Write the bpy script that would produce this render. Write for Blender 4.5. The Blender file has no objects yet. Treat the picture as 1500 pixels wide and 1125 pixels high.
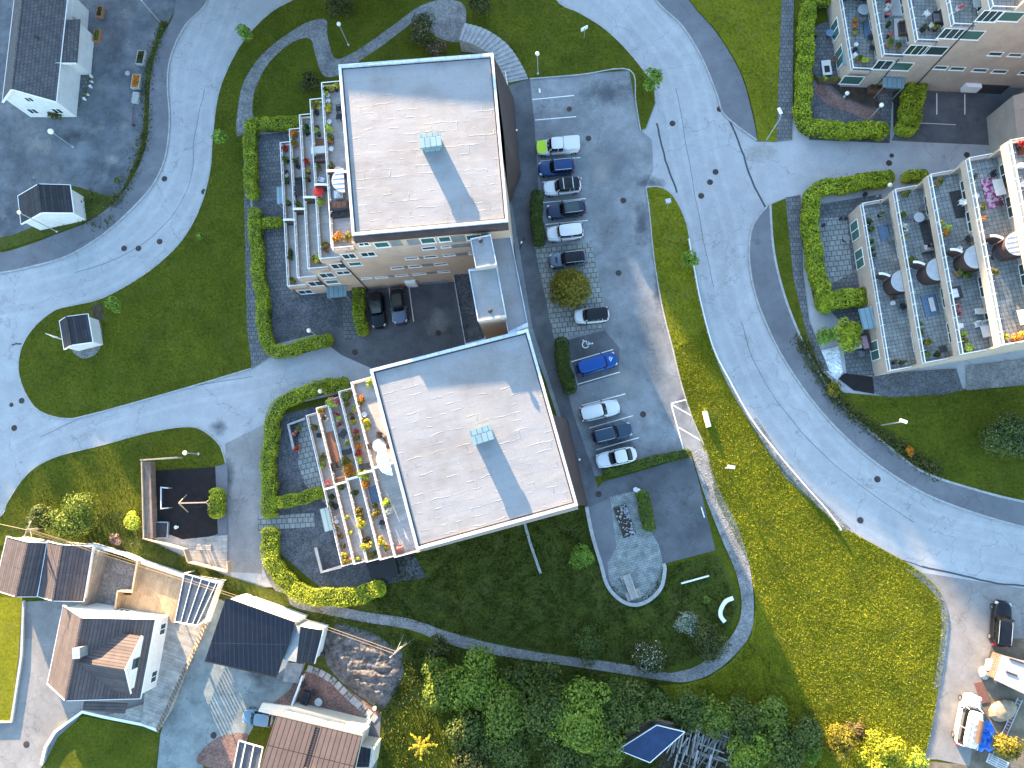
import bpy, math, random
import numpy as np
from mathutils import Vector, Matrix
from mathutils.geometry import tessellate_polygon
R = math.radians
rnd = random.Random(7)
SC = bpy.context.scene
COL = SC.collection
# ---------------------------------------------------------------- camera model
F_PX, CAM_H, NADX, NADY = 1059.0, 84.0, 805.0, 700.0
_n = Vector((NADX-750, -(NADY-562.5), F_PX)).normalized()
_ex = Vector((1, 0, 0)); _ex = (_ex-_n*_ex.dot(_n)).normalized()
_ey = Vector((0, 1, 0)); _ey = _ey-_n*_ey.dot(_n); _ey = (_ey-_ex*_ey.dot(_ex)).normalized()
_ez = -_n
def P(px, py, z=0.0):
    """point of the place at height z that the photograph shows at pixel px,py"""
    q = Vector((px-750, -(py-562.5), F_PX))
    t = (z-CAM_H)/q.dot(_ez)
    return (q.dot(_ex)*t, q.dot(_ey)*t)
def P3(px, py, z=0.0):
    a = P(px, py, z); return (a[0], a[1], z)
cam_d = bpy.data.cameras.new('camera'); cam = bpy.data.objects.new('camera', cam_d); COL.objects.link(cam)
SC.camera = cam
cam_d.sensor_fit = 'HORIZONTAL'; cam_d.sensor_width = 36; cam_d.lens = 36*F_PX/1500
cam_d.clip_end = 5000; cam_d.clip_start = .5
m = Matrix(((_ex.x, _ex.y, -_ex.z), (_ey.x, _ey.y, -_ey.z), (_ez.x, _ez.y, -_ez.z)))
cam.matrix_world = Matrix.Translation((0, 0, CAM_H)) @ m.to_4x4()
# ---------------------------------------------------------------- tagging
def tag(o, label=None, cat=None, group=None, kind=None):
    if label: o['label'] = label
    if cat: o['category'] = cat
    if group: o['group'] = group
    if kind: o['kind'] = kind
    return o
WB = {}
def thing(name, label, cat, loc=(0, 0, 0), rz=0, group=None, world=False):
    o = bpy.data.objects.new(name, None); COL.objects.link(o)
    o.empty_display_size = .3
    o.location = (loc[0], loc[1], loc[2] if len(loc) > 2 else 0); o.rotation_euler = (0, 0, rz)
    tag(o, label, cat, group)
    WB[o.name] = Vector(o.location) if world else Vector((0, 0, 0))
    return o
def copy_tree(o, loc, rz, label=None, group=None):
    c = o.copy(); COL.objects.link(c); c.location = loc; c.rotation_euler = (0, 0, rz)
    if label: c['label'] = label
    if group: c['group'] = group
    for ch in o.children:
        d = ch.copy(); COL.objects.link(d); d.parent = c
        for g in ch.children:
            e = g.copy(); COL.objects.link(e); e.parent = d
    return c
# ---------------------------------------------------------------- mesh builder
class MB:
    def __init__(s): s.v = []; s.f = []
    def quad(s, a, b, c, d):
        i = len(s.v); s.v += [tuple(a), tuple(b), tuple(c), tuple(d)]; s.f.append((i, i+1, i+2, i+3)); return s
    def face(s, pts):
        i = len(s.v); s.v += [tuple(p) for p in pts]; s.f.append(tuple(range(i, i+len(pts)))); return s
    def box(s, x0, x1, y0, y1, z0, z1):
        return s.prism([(x0, y0), (x1, y0), (x1, y1), (x0, y1)], z0, z1)
    def prism(s, pts, z0, z1, top=True, bot=True):
        """pts: 2d outline; z0,z1 heights"""
        pts = [(p[0], p[1]) for p in pts]
        a = sum(pts[i][0]*pts[(i+1) % len(pts)][1]-pts[(i+1) % len(pts)][0]*pts[i][1] for i in range(len(pts)))
        if a < 0: pts = pts[::-1]
        n = len(pts); i = len(s.v)
        s.v += [(p[0], p[1], z0) for p in pts]+[(p[0], p[1], z1) for p in pts]
        for k in range(n):
            k2 = (k+1) % n; s.f.append((i+k, i+k2, i+n+k2, i+n+k))
        if n <= 4:
            if top: s.f.append(tuple(range(i+n, i+2*n)))
            if bot: s.f.append(tuple(range(i+n-1, i-1, -1)))
        else:
            tri = tessellate_polygon([[Vector((p[0], p[1], 0)) for p in pts]])
            for t in tri:
                A, B, C = [pts[q] for q in t]
                if (B[0]-A[0])*(C[1]-A[1])-(B[1]-A[1])*(C[0]-A[0]) < 0: t = (t[0], t[2], t[1])
                if top: s.f.append(tuple(i+n+q for q in t))
                if bot: s.f.append(tuple(i+q for q in (t[0], t[2], t[1])))
        return s
    def obox(s, c, ang, lx, ly, z0, z1):
        ca, sa = math.cos(ang), math.sin(ang)
        pts = [(c[0]+x*ca-y*sa, c[1]+x*sa+y*ca) for x, y in ((-lx/2, -ly/2), (lx/2, -ly/2), (lx/2, ly/2), (-lx/2, ly/2))]
        return s.prism(pts, z0, z1)
    def bar(s, a, b, w, h=None, up=(0, 0, 1)):
        """square bar between two 3d points"""
        h = h or w
        a, b = Vector(a), Vector(b); d = (b-a)
        if d.length < 1e-6: return s
        d.normalize(); u = Vector(up)
        if abs(d.dot(u)) > .98: u = Vector((1, 0, 0))
        x = d.cross(u).normalized()*w/2; y = x.cross(d).normalized()*h/2
        i = len(s.v)
        for p in (a, b):
            for q in (-x-y, x-y, x+y, -x+y): s.v.append(tuple(p+q))
        s.f += [(i, i+1, i+5, i+4), (i+1, i+2, i+6, i+5), (i+2, i+3, i+7, i+6), (i+3, i, i+4, i+7), (i+3, i+2, i+1, i), (i+4, i+5, i+6, i+7)]
        return s
    def tube(s, pts, r, n=8, r2=None, cap=True):
        pts = [Vector(p) for p in pts]; r2 = r if r2 is None else r2
        i = len(s.v); m_ = len(pts)
        for k, p in enumerate(pts):
            d = (pts[min(k+1, m_-1)]-pts[max(k-1, 0)]).normalized()
            u = Vector((0, 0, 1)) if abs(d.z) < .95 else Vector((1, 0, 0))
            x = d.cross(u).normalized(); y = x.cross(d).normalized()
            rr = r+(r2-r)*k/max(1, m_-1)
            for j in range(n):
                t = 2*math.pi*j/n; s.v.append(tuple(p+x*rr*math.cos(t)+y*rr*math.sin(t)))
        for k in range(m_-1):
            for j in range(n):
                j2 = (j+1) % n; a = i+k*n
                s.f.append((a+j, a+n+j, a+n+j2, a+j2))
        if cap:
            s.f.append(tuple(i+j for j in range(n))); s.f.append(tuple(i+(m_-1)*n+j for j in range(n-1, -1, -1)))
        return s
    def lathe(s, prof, c=(0, 0, 0), n=12, sx=1, sy=1):
        """prof: (r,z) from bottom to top"""
        i = len(s.v); m_ = len(prof)
        for r, z in prof:
            for j in range(n):
                t = 2*math.pi*j/n; s.v.append((c[0]+r*sx*math.cos(t), c[1]+r*sy*math.sin(t), c[2]+z))
        for k in range(m_-1):
            for j in range(n):
                j2 = (j+1) % n; a = i+k*n; s.f.append((a+j, a+j2, a+n+j2, a+n+j))
        s.f.append(tuple(i+j for j in range(n-1, -1, -1))); s.f.append(tuple(i+(m_-1)*n+j for j in range(n)))
        return s
    def ball(s, c, r, n=10, sz=1):
        pr = [(r*max(.02, math.sin(math.pi*k/8)), -r*sz*math.cos(math.pi*k/8)) for k in range(9)]
        return s.lathe(pr, c, n)
    def loft(s, rings, cap0=True, cap1=True):
        i = len(s.v); n = len(rings[0])
        for r in rings: s.v += [tuple(p) for p in r]
        for k in range(len(rings)-1):
            for j in range(n):
                j2 = (j+1) % n; a = i+k*n; s.f.append((a+j, a+j2, a+n+j2, a+n+j))
        if cap0: s.f.append(tuple(i+j for j in range(n-1, -1, -1)))
        if cap1: s.f.append(tuple(i+(len(rings)-1)*n+j for j in range(n)))
        return s
    def build(s, name, mat, parent=None, smooth=False, rot=0.0):
        me = bpy.data.meshes.new(name)
        off = Vector((0, 0, 0))
        if parent is not None:
            q = parent
            while q is not None: off += WB.get(q.name, Vector((0, 0, 0))); q = q.parent
        V = np.array(s.v, dtype=np.float64)-np.array(off)
        me.from_pydata(V.tolist(), [], s.f)
        uv_fill(me, rot)
        if smooth: me.polygons.foreach_set('use_smooth', [True]*len(me.polygons))
        me.materials.append(mat)
        o = bpy.data.objects.new(name, me); COL.objects.link(o)
        if parent is not None: o.parent = parent
        return o
def uv_fill(me, rot=0.0):
    """metre-scaled planar UV: u along the eave, v up the slope"""
    nl = len(me.loops)
    if nl == 0: return
    co = np.empty(len(me.vertices)*3); me.vertices.foreach_get('co', co); co = co.reshape(-1, 3)
    vi = np.empty(nl, dtype=np.int32); me.loops.foreach_get('vertex_index', vi)
    npol = len(me.polygons); tot = np.empty(npol, dtype=np.int32); me.polygons.foreach_get('loop_total', tot)
    nor = np.empty(npol*3); me.polygons.foreach_get('normal', nor); nor = nor.reshape(-1, 3)
    flat = np.abs(nor[:, 2]) > .985
    U = np.stack([-nor[:, 1], nor[:, 0], np.zeros(npol)], 1); ln = np.linalg.norm(U, axis=1); ln[ln < 1e-9] = 1; U /= ln[:, None]
    U[flat] = (math.cos(rot), math.sin(rot), 0)
    Vv = np.cross(nor, U); Vv[flat] = (-math.sin(rot), math.cos(rot), 0)
    li = np.repeat(np.arange(npol), tot); c = co[vi]
    uv = np.stack([(c*U[li]).sum(1), (c*Vv[li]).sum(1)], 1)
    l = me.uv_layers.new(name='UVMap'); l.data.foreach_set('uv', uv.astype(np.float32).ravel())
def np_mesh(name, V, F4, mat, parent=None):
    """fast mesh of equal-size faces from arrays"""
    V = np.asarray(V, dtype=np.float32); F4 = np.asarray(F4, dtype=np.int32); k = F4.shape[1]
    if parent is not None:
        off = Vector((0, 0, 0)); q = parent
        while q is not None: off += WB.get(q.name, Vector((0, 0, 0))); q = q.parent
        V = V-np.array(off, dtype=np.float32)
    me = bpy.data.meshes.new(name)
    me.vertices.add(len(V)); me.vertices.foreach_set('co', V.ravel())
    me.loops.add(F4.size); me.loops.foreach_set('vertex_index', F4.ravel())
    me.polygons.add(len(F4)); me.polygons.foreach_set('loop_start', np.arange(0, F4.size, k, dtype=np.int32))
    me.polygons.foreach_set('loop_total', np.full(len(F4), k, dtype=np.int32))
    me.update(calc_edges=True); me.materials.append(mat)
    o = bpy.data.objects.new(name, me); COL.objects.link(o)
    if parent is not None: o.parent = parent
    return o
# ---------------------------------------------------------------- curves
def catmull(pts, closed=False, k=6):
    n = len(pts); out = []
    rng = range(n) if closed else range(n-1)
    for i in rng:
        p0 = pts[(i-1) % n] if closed or i > 0 else pts[0]
        p1 = pts[i]; p2 = pts[(i+1) % n]
        p3 = pts[(i+2) % n] if closed or i+2 < n else pts[-1]
        for j in range(k):
            t = j/k
            out.append(tuple(.5*((2*b)+(-a+c)*t+(2*a-5*b+4*c-d)*t*t+(-a+3*b-3*c+d)*t**3) for a, b, c, d in zip(p0, p1, p2, p3)))
    if not closed: out.append(tuple(pts[-1]))
    return out
def W(pts, z=0.0): return [P(x, y, z) for x, y in pts]
def offset_line(pts, d):
    out = []
    for i, p in enumerate(pts):
        a = pts[max(0, i-1)]; b = pts[min(len(pts)-1, i+1)]
        dx, dy = b[0]-a[0], b[1]-a[1]; l = math.hypot(dx, dy) or 1
        out.append((p[0]-dy/l*d, p[1]+dx/l*d))
    return out
# ---------------------------------------------------------------- materials
def new_mat(name):
    mt = bpy.data.materials.new(name); mt.use_nodes = True
    nt = mt.node_tree; b = nt.nodes['Principled BSDF']; return mt, nt, b
def nd(nt, t, **kw):
    x = nt.nodes.new(t)
    for k, v in kw.items():
        if k.startswith('i_'):
            x.inputs[k[2:].replace('_', ' ')].default_value = v
        else: setattr(x, k, v)
    return x
def c4(c): return (c[0], c[1], c[2], 1)
def pos(nt): return nd(nt, 'ShaderNodeNewGeometry').outputs['Position']
def noise(nt, scale, detail=4, rough=.6, vec=None):
    x = nd(nt, 'ShaderNodeTexNoise', i_Scale=scale, i_Detail=detail, i_Roughness=rough)
    nt.links.new(vec if vec is not None else pos(nt), x.inputs['Vector']); return x.outputs['Fac']
def ramp(nt, fac, a, b, lo=.35, hi=.65):
    r = nd(nt, 'ShaderNodeValToRGB'); e = r.color_ramp.elements
    e[0].position = lo; e[0].color = c4(a); e[1].position = hi; e[1].color = c4(b)
    nt.links.new(fac, r.inputs['Fac']); return r.outputs['Color']
def mix(nt, fac, a, b, mode='MIX'):
    x = nd(nt, 'ShaderNodeMix', data_type='RGBA', blend_type=mode)
    for s_, v in ((x.inputs[0], fac), (x.inputs[6], a), (x.inputs[7], b)):
        if isinstance(v, (int, float)): s_.default_value = v
        elif isinstance(v, tuple): s_.default_value = c4(v)
        else: nt.links.new(v, s_)
    return x.outputs[2]
def bump(nt, b, h, strength=.3, dist=.05):
    x = nd(nt, 'ShaderNodeBump'); x.inputs['Strength'].default_value = strength; x.inputs['Distance'].default_value = dist
    nt.links.new(h, x.inputs['Height']); nt.links.new(x.outputs['Normal'], b.inputs['Normal'])
def mtl(name, c, c2=None, scale=2.0, rough=.8, metal=0, bmp=0, bs=20, fine=0, fs=25, spec=.4, lo=.35, hi=.65, alpha=1):
    """plain surface: two colours mottled by noise, a fine grain and a bump"""
    mt, nt, b = new_mat(name)
    b.inputs['Roughness'].default_value = rough; b.inputs['Metallic'].default_value = metal
    b.inputs['Specular IOR Level'].default_value = spec
    col = None
    if c2: col = ramp(nt, noise(nt, scale), c, c2, lo, hi)
    if fine:
        g = ramp(nt, noise(nt, fs, 3, .7), (1-fine,)*3, (1+fine,)*3, .3, .7)
        col = mix(nt, 1.0, col if col is not None else tuple(c), g, 'MULTIPLY')
    if col is None: b.inputs['Base Color'].default_value = c4(c)
    else: nt.links.new(col, b.inputs['Base Color'])
    if bmp: bump(nt, b, noise(nt, bs, 4, .7), bmp)
    if alpha < 1: b.inputs['Alpha'].default_value = alpha
    return mt
def leafm(name, c1, c2, rough=.6, trans=.25, patch=None):
    """foliage: every leaf its own shade between c1 and c2, broad patches over the plant"""
    mt, nt, b = new_mat(name)
    g = nd(nt, 'ShaderNodeNewGeometry')
    r = ramp(nt, g.outputs['Random Per Island'], c1, c2, .1, .9)
    n_ = ramp(nt, noise(nt, .9 if patch is None else patch, 3), (.6, .65, .6), (1.25, 1.2, 1.1), .3, .7)
    nt.links.new(mix(nt, 1.0, r, n_, 'MULTIPLY'), b.inputs['Base Color'])
    b.inputs['Roughness'].default_value = rough; b.inputs['Specular IOR Level'].default_value = .25
    if trans:
        t = nd(nt, 'ShaderNodeBsdfTranslucent'); nt.links.new(mix(nt, 1.0, r, n_, 'MULTIPLY'), t.inputs['Color'])
        mx = nd(nt, 'ShaderNodeMixShader'); mx.inputs[0].default_value = trans
        out = nt.nodes['Material Output']
        nt.links.new(b.outputs[0], mx.inputs[1]); nt.links.new(t.outputs[0], mx.inputs[2]); nt.links.new(mx.outputs[0], out.inputs['Surface'])
    return mt
def brickm(name, c1, c2, mortar, bw, bh, ms=.01, rough=.8, bmp=.3, offset=.5, wear=.25, ws=1.2, spec=.3, metal=0, fine=.12):
    """courses laid in the surface's own metres (tiles, slabs, planks, bricks)"""
    mt, nt, b = new_mat(name)
    uv = nd(nt, 'ShaderNodeUVMap'); br = nd(nt, 'ShaderNodeTexBrick')
    br.inputs['Scale'].default_value = 1; br.inputs['Brick Width'].default_value = bw; br.inputs['Row Height'].default_value = bh
    br.inputs['Mortar Size'].default_value = ms; br.inputs['Mortar Smooth'].default_value = .15; br.offset = offset
    br.inputs['Color1'].default_value = c4(c1); br.inputs['Color2'].default_value = c4(c2); br.inputs['Mortar'].default_value = c4(mortar)
    nt.links.new(uv.outputs[0], br.inputs['Vector'])
    w = ramp(nt, noise(nt, ws, 5, .65), (1-wear,)*3, (1+wear,)*3, .3, .7)
    col = mix(nt, 1.0, br.outputs['Color'], w, 'MULTIPLY')
    if fine: col = mix(nt, 1.0, col, ramp(nt, noise(nt, 22, 3, .7), (1-fine,)*3, (1+fine,)*3, .3, .7), 'MULTIPLY')
    nt.links.new(col, b.inputs['Base Color'])
    b.inputs['Roughness'].default_value = rough; b.inputs['Specular IOR Level'].default_value = spec; b.inputs['Metallic'].default_value = metal
    if bmp:
        inv = nd(nt, 'ShaderNodeMath', operation='SUBTRACT'); inv.inputs[0].default_value = 1; nt.links.new(br.outputs['Fac'], inv.inputs[1])
        bump(nt, b, inv.outputs[0], bmp, .04)
    return mt
def glassm(name, c, rough=.06, alpha=1):
    mt, nt, b = new_mat(name); b.inputs['Base Color'].default_value = c4(c); b.inputs['Roughness'].default_value = rough
    b.inputs['Specular IOR Level'].default_value = .9; b.inputs['Alpha'].default_value = alpha; return mt
# ================================================================ light
_a = Vector(P(1063, 685)); _b = Vector(P(1248, 1035)); SD = (_b-_a).normalized()   # the way shadows fall on the ground
SUN_EL = R(8.4)
sl = bpy.data.lights.new('sun', 'SUN'); so = bpy.data.objects.new('sun', sl); COL.objects.link(so)
sl.energy = 4.8; sl.angle = R(.45); sl.color = (1.0, .71, .43)
ld = Vector((SD.x*math.cos(SUN_EL), SD.y*math.cos(SUN_EL), -math.sin(SUN_EL)))
so.rotation_euler = ld.to_track_quat('-Z', 'Y').to_euler(); so.location = (-60, 100, 60)
w = bpy.data.worlds.new('World'); SC.world = w; w.use_nodes = True
nt = w.node_tree; sky = nt.nodes.new('ShaderNodeTexSky'); sky.sky_type = 'NISHITA'; sky.sun_disc = False
sky.sun_elevation = SUN_EL; sky.sun_rotation = math.atan2(-SD.x, -SD.y); sky.air_density = 1.0; sky.dust_density = .6; sky.ozone_density = 1.7
nt.links.new(sky.outputs[0], nt.nodes['Background'].inputs[0]); nt.nodes['Background'].inputs[1].default_value = .15
SC.view_settings.view_transform = 'Standard'; SC.view_settings.look = 'None'; SC.view_settings.exposure = 3.03; SC.view_settings.gamma = 1
# ================================================================ materials
def grass_mat(name, c1, c2, dry, dry_amt):
    mt, nt, b = new_mat(name)
    p = pos(nt)
    big = ramp(nt, noise(nt, .24, 6, .7, p), c1, c2, .3, .7)
    mp = nd(nt, 'ShaderNodeMapping'); nt.links.new(p, mp.inputs['Vector']); mp.inputs['Scale'].default_value = (1, 1, .3)
    fine = ramp(nt, noise(nt, 3.2, 6, .75, mp.outputs[0]), (.45, .5, .45), (1.5, 1.45, 1.4), .28, .72)
    col = mix(nt, 1.0, big, fine, 'MULTIPLY')
    pat = nd(nt, 'ShaderNodeMath', operation='MULTIPLY'); pat.inputs[1].default_value = dry_amt
    rr = ramp(nt, noise(nt, .45, 6, .7, p), (0, 0, 0), (1, 1, 1), .5, .72); nt.links.new(rr, pat.inputs[0])
    col = mix(nt, pat.outputs[0], col, dry)
    nt.links.new(col, b.inputs['Base Color']); b.inputs['Roughness'].default_value = .9; b.inputs['Specular IOR Level'].default_value = .1
    bump(nt, b, noise(nt, 9, 5, .8, p), .5, .15)
    return mt
M = {}
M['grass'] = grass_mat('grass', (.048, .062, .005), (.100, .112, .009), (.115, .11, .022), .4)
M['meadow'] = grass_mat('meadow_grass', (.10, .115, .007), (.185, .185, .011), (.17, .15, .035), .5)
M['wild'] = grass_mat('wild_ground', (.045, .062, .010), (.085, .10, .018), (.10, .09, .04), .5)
def asphalt(name, c1, c2, big=.12, patch=None, pamt=0, stain=.2):
    mt, nt, b = new_mat(name); p = pos(nt)
    col = ramp(nt, noise(nt, big, 5, .6, p), c1, c2, .32, .68)
    st = ramp(nt, noise(nt, .5, 6, .7, p), (1-stain,)*3, (1+stain*.7,)*3, .3, .7)
    col = mix(nt, 1.0, col, st, 'MULTIPLY')
    gr = ramp(nt, noise(nt, 14, 3, .8, p), (.82,)*3, (1.18,)*3, .3, .7)
    col = mix(nt, 1.0, col, gr, 'MULTIPLY')
    if patch:
        f = ramp(nt, noise(nt, .35, 4, .6, p), (0, 0, 0), (pamt,)*3, .55, .7); col = mix(nt, f, col, patch)
    # hairline cracks
    vo = nd(nt, 'ShaderNodeTexVoronoi', feature='DISTANCE_TO_EDGE'); vo.inputs['Scale'].default_value = .13
    ds = nd(nt, 'ShaderNodeVectorMath', operation='ADD'); nz = nd(nt, 'ShaderNodeTexNoise', i_Scale=.5, i_Detail=5.0)
    nt.links.new(p, nz.inputs['Vector']); sc_ = nd(nt, 'ShaderNodeVectorMath', operation='SCALE'); sc_.inputs['Scale'].default_value = 4
    nt.links.new(nz.outputs['Color'], sc_.inputs[0]); nt.links.new(p, ds.inputs[0]); nt.links.new(sc_.outputs[0], ds.inputs[1]); nt.links.new(ds.outputs[0], vo.inputs['Vector'])
    cr = ramp(nt, vo.outputs['Distance'], (.72,)*3, (1,)*3, .002, .008); col = mix(nt, 1.0, col, cr, 'MULTIPLY')
    nt.links.new(col, b.inputs['Base Color']); b.inputs['Roughness'].default_value = .85; b.inputs['Specular IOR Level'].default_value = .3
    bump(nt, b, noise(nt, 30, 3, .8, p), .25, .02)
    return mt
M['road'] = asphalt('road_asphalt', (.31, .318, .325), (.37, .378, .385), stain=.13)
M['lot'] = asphalt('parking_asphalt', (.13, .145, .16), (.28, .295, .305), big=.1, stain=.28)
M['dark_asphalt'] = asphalt('dark_asphalt', (.075, .08, .088), (.125, .13, .14), big=.2, stain=.25)
M['walkway'] = asphalt('footway_asphalt', (.12, .125, .14), (.165, .17, .185), big=.2, stain=.15)
M['drive'] = asphalt('drive_concrete', (.17, .21, .22), (.25, .28, .27), big=.25, stain=.3)
M['drive2'] = asphalt('driveway_asphalt', (.19, .185, .18), (.27, .26, .25), big=.2, stain=.2)
M['yard'] = asphalt('yard_gravel', (.075, .085, .10), (.16, .175, .19), big=.14, patch=(.24, .235, .22), pamt=.5, stain=.4)
def gravelm(name, c1, c2, sc=9, big=.5):
    mt, nt, b = new_mat(name); p = pos(nt)
    vo = nd(nt, 'ShaderNodeTexVoronoi'); vo.inputs['Scale'].default_value = sc; nt.links.new(p, vo.inputs['Vector'])
    sp = nd(nt, 'ShaderNodeSeparateColor'); nt.links.new(vo.outputs['Color'], sp.inputs[0])
    col = ramp(nt, sp.outputs[0], c1, c2, .1, .9)
    col = mix(nt, 1.0, col, ramp(nt, noise(nt, big, 5, .7, p), (.6,)*3, (1.35,)*3, .3, .7), 'MULTIPLY')
    nt.links.new(col, b.inputs['Base Color']); b.inputs['Roughness'].default_value = .9
    bump(nt, b, vo.outputs['Distance'], .8, .05); return mt
M['gravel'] = gravelm('path_gravel', (.14, .14, .14), (.24, .24, .235), 7)
M['pale_gravel'] = gravelm('pale_gravel', (.40, .42, .44), (.75, .76, .76), 7)
M['dark_gravel'] = gravelm('dark_gravel', (.05, .055, .062), (.12, .125, .135), 8)
M['red_gravel'] = gravelm('red_gravel', (.13, .075, .062), (.24, .15, .125), 9)
M['soil'] = mtl('soil', (.035, .026, .02), (.07, .05, .035), 1.5, .95, bmp=.6)
M['rubber'] = mtl('rubber_mat', (.006, .004, .005), (.014, .010, .010), 1.2, .9, fine=.3, bmp=.2)
M['kerb'] = mtl('kerb_granite', (.27, .27, .265), (.38, .38, .37), 2, .8, fine=.15)
M['white_paint'] = mtl('road_paint', (.62, .62, .60), (.82, .82, .80), 3, .7, fine=.1, lo=.3, hi=.5)
M['paver'] = brickm('concrete_paver', (.21, .225, .215), (.27, .28, .265), (.08, .085, .08), .62, .62, .045, offset=.5)
M['paver_dark'] = brickm('dark_paver', (.10, .108, .112), (.14, .145, .15), (.04, .042, .045), .5, .5, .03, offset=.5)
M['paver_court'] = brickm('court_paver', (.20, .225, .22), (.27, .29, .28), (.10, .115, .115), .40, .26, .02, wear=.35)
M['stone_step'] = mtl('granite_step', (.24, .24, .25), (.36, .36, .36), 1.5, .8, fine=.2)
M['plank_grey'] = brickm('weathered_plank', (.29, .275, .25), (.40, .38, .345), (.09, .085, .08), 4.0, .145, .012, wear=.3)
M['plank_warm'] = brickm('decking_plank', (.33, .24, .15), (.42, .32, .21), (.14, .10, .06), 4.0, .145, .012, wear=.2)
M['timber'] = mtl('raw_timber', (.32, .25, .18), (.42, .34, .25), 2.5, .8, fine=.15)
M['wire'] = mtl('cable', (.30, .22, .12), rough=.5)
M['galv'] = mtl('galvanised_steel', (.50, .52, .54), (.60, .62, .63), 3, .4, .6)
M['white'] = mtl('white_lacquer', (.78, .78, .77), (.84, .84, .83), 1.5, .5, fine=.04)
M['black'] = mtl('black_plastic', (.012, .012, .013), rough=.5)
M['dark'] = mtl('charcoal_fabric', (.03, .031, .035), (.05, .05, .055), 4, .9)
M['iron'] = mtl('cast_iron', (.035, .028, .026), (.075, .055, .05), 6, .7, .3, bmp=.4)
M['rust'] = mtl('rusty_iron', (.13, .06, .045), (.20, .09, .07), 6, .8)
M['concrete'] = mtl('concrete', (.30, .30, .29), (.42, .42, .40), 1.5, .85, fine=.12, bmp=.15)
M['lamp_globe'] = mtl('opal_globe', (.82, .80, .72), rough=.3)
# ================================================================ ground sheets
_sk = [0]
def sheet(name, pts, z, mat, smooth=False, k=5, kind='structure', rot=0.0, world=False, z0=None, parent=None):
    _sk[0] += 1; z += .00035*(_sk[0] % 9)
    p = pts if world else W(pts)
    if smooth: p = catmull(p, True, k)
    mb = MB()
    if z0 is None:
        mb.prism(p, z-.001, z, top=True, bot=False)
        n = len(p); mb.f = mb.f[n:]
    else: mb.prism(p, z0, z, bot=False)
    o = mb.build(name, mat, parent, rot=rot)
    if kind: o['kind'] = kind
    return o
g = MB(); g.face([(-900, -900, 0), (900, -900, 0), (900, 900, 0), (-900, 900, 0)]); tag(g.build('ground', M['grass']), kind='structure')
# ridge added out of view, its skyline and dips shaped to shade the ground
US = [(-420, 700), (-300, 735), (-225, 735), (-178, 731), (-173, 655), (-142, 655), (-137, 750), (-111, 850), (-29, 1000), (150, 1080), (256, 1140), (560, 1440), (600, 1180), (622, 930), (645, 850), (665, 790), (690, 900), (715, 1060),
      (740, 1190), (790, 1310), (835, 1380), (866, 1340), (890, 1450), (920, 1560), (940, 1640), (969, 1900), (998, 2060), (1040, 2150), (1300, 2300)]
te = math.tan(SUN_EL); SP = Vector((-SD.y, SD.x)); S0 = -175.0
prof = []
for u_, s_ in US:
    x_, y_ = .899*u_+.438*s_, -.438*u_+.899*s_
    q = Vector(P(x_, y_)); prof.append((-q.dot(SP), q.dot(SD)))
prof.sort()
us = np.arange(-220, 221, .5); sg = np.interp(us, [a for a, b in prof], [b for a, b in prof])
hh = te*(sg-S0); hr = np.random.RandomState(3); hh = hh+np.convolve(hr.normal(0, .5, len(us)), np.ones(3)/3, 'same')
V = []; Fq = []
for i, (u_, h_) in enumerate(zip(us, hh)):
    for ds, hk in ((-160, .0), (-60, .8), (-8, .96), (0, 1.0), (3, .72), (14, .45), (45, 0.)):
        q = SD*(S0+ds)-SP*u_; V.append((q.x, q.y, h_*hk-.2))
for i in range(len(us)-1):
    for j in range(6):
        a = i*7+j; Fq.append((a, a+7, a+8, a+1))
M['ridge_green'] = mtl('shade_ridge_green', (.02, .035, .012), (.04, .06, .02), .3, .95, bmp=.8, fine=.4, fs=1.5)
tag(np_mesh('shade_ridge', V, Fq, M['ridge_green']), kind='structure')
# --- asphalt
WL = [(300, -60), (305, 0), (272, 38), (252, 80), (246, 120), (249, 170), (247, 205), (240, 240), (222, 275), (190, 310), (150, 345), (100, 375), (50, 390), (0, 400), (-60, 405)]
WO = [(250, -60), (257, 14), (235, 60), (222, 110), (219, 160), (217, 200), (208, 235), (190, 270), (165, 300), (130, 325), (80, 345), (40, 360), (0, 371), (-60, 378)]
def sm(l, k=5): return catmull(l, False, k)
sheet('road', sm(WL)+[(-60, 760), (0, 757), (345, 862), (400, 860), (400, 600), (730, 520), (760, 300), (720, -60)], .02, M['road'])
EO = [(985, -60), (1008, 0), (1050, 50), (1085, 110), (1102, 170), (1107, 205)]
EK = [(930, -60), (960, 0), (1000, 40), (1030, 90), (1050, 140), (1062, 170), (1108, 206)]
sheet('road', [(740, -60)]+sm(EO)+[(1200, 150), (1600, 150), (1600, 900), (1520, 900), (1500, 860), (1440, 1000), (1420, 1115), (1330, 1110), (1000, 640), (860, 690), (780, 400), (760, 110)], .022, M['road'])
sheet('parking_lot', [(745, 120), (775, 113), (922, 103), (930, 150), (938, 190), (955, 205), (957, 250), (946, 272), (950, 300), (957, 380), (970, 450), (985, 510), (1000, 570), (1015, 615), (1033, 655), (880, 697), (845, 700), (800, 560), (770, 480), (745, 300)], .03, M['lot'])
sheet('footway', [(738, 112), (776, 113), (783, 180), (790, 300), (800, 400), (815, 500), (838, 600), (872, 700), (884, 750), (858, 745), (820, 605), (780, 480), (750, 300), (730, 200)], .036, M['dark_asphalt'])
sheet('parking_lot', [(860, 735), (882, 706), (1012, 668), (1022, 700), (1048, 806), (972, 826), (930, 800), (880, 800)], .0415, M['dark_asphalt'])
# --- courts
sheet('garage_court', [(395, 440), (536, 400), (670, 395), (735, 480), (740, 500), (545, 540), (500, 520)], .034, M['dark_asphalt'])
sheet('garage_court', [(1338, 125), (1560, 110), (1560, 214), (1500, 215), (1340, 208), (1306, 206)], .034, M['dark_asphalt'])
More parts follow.
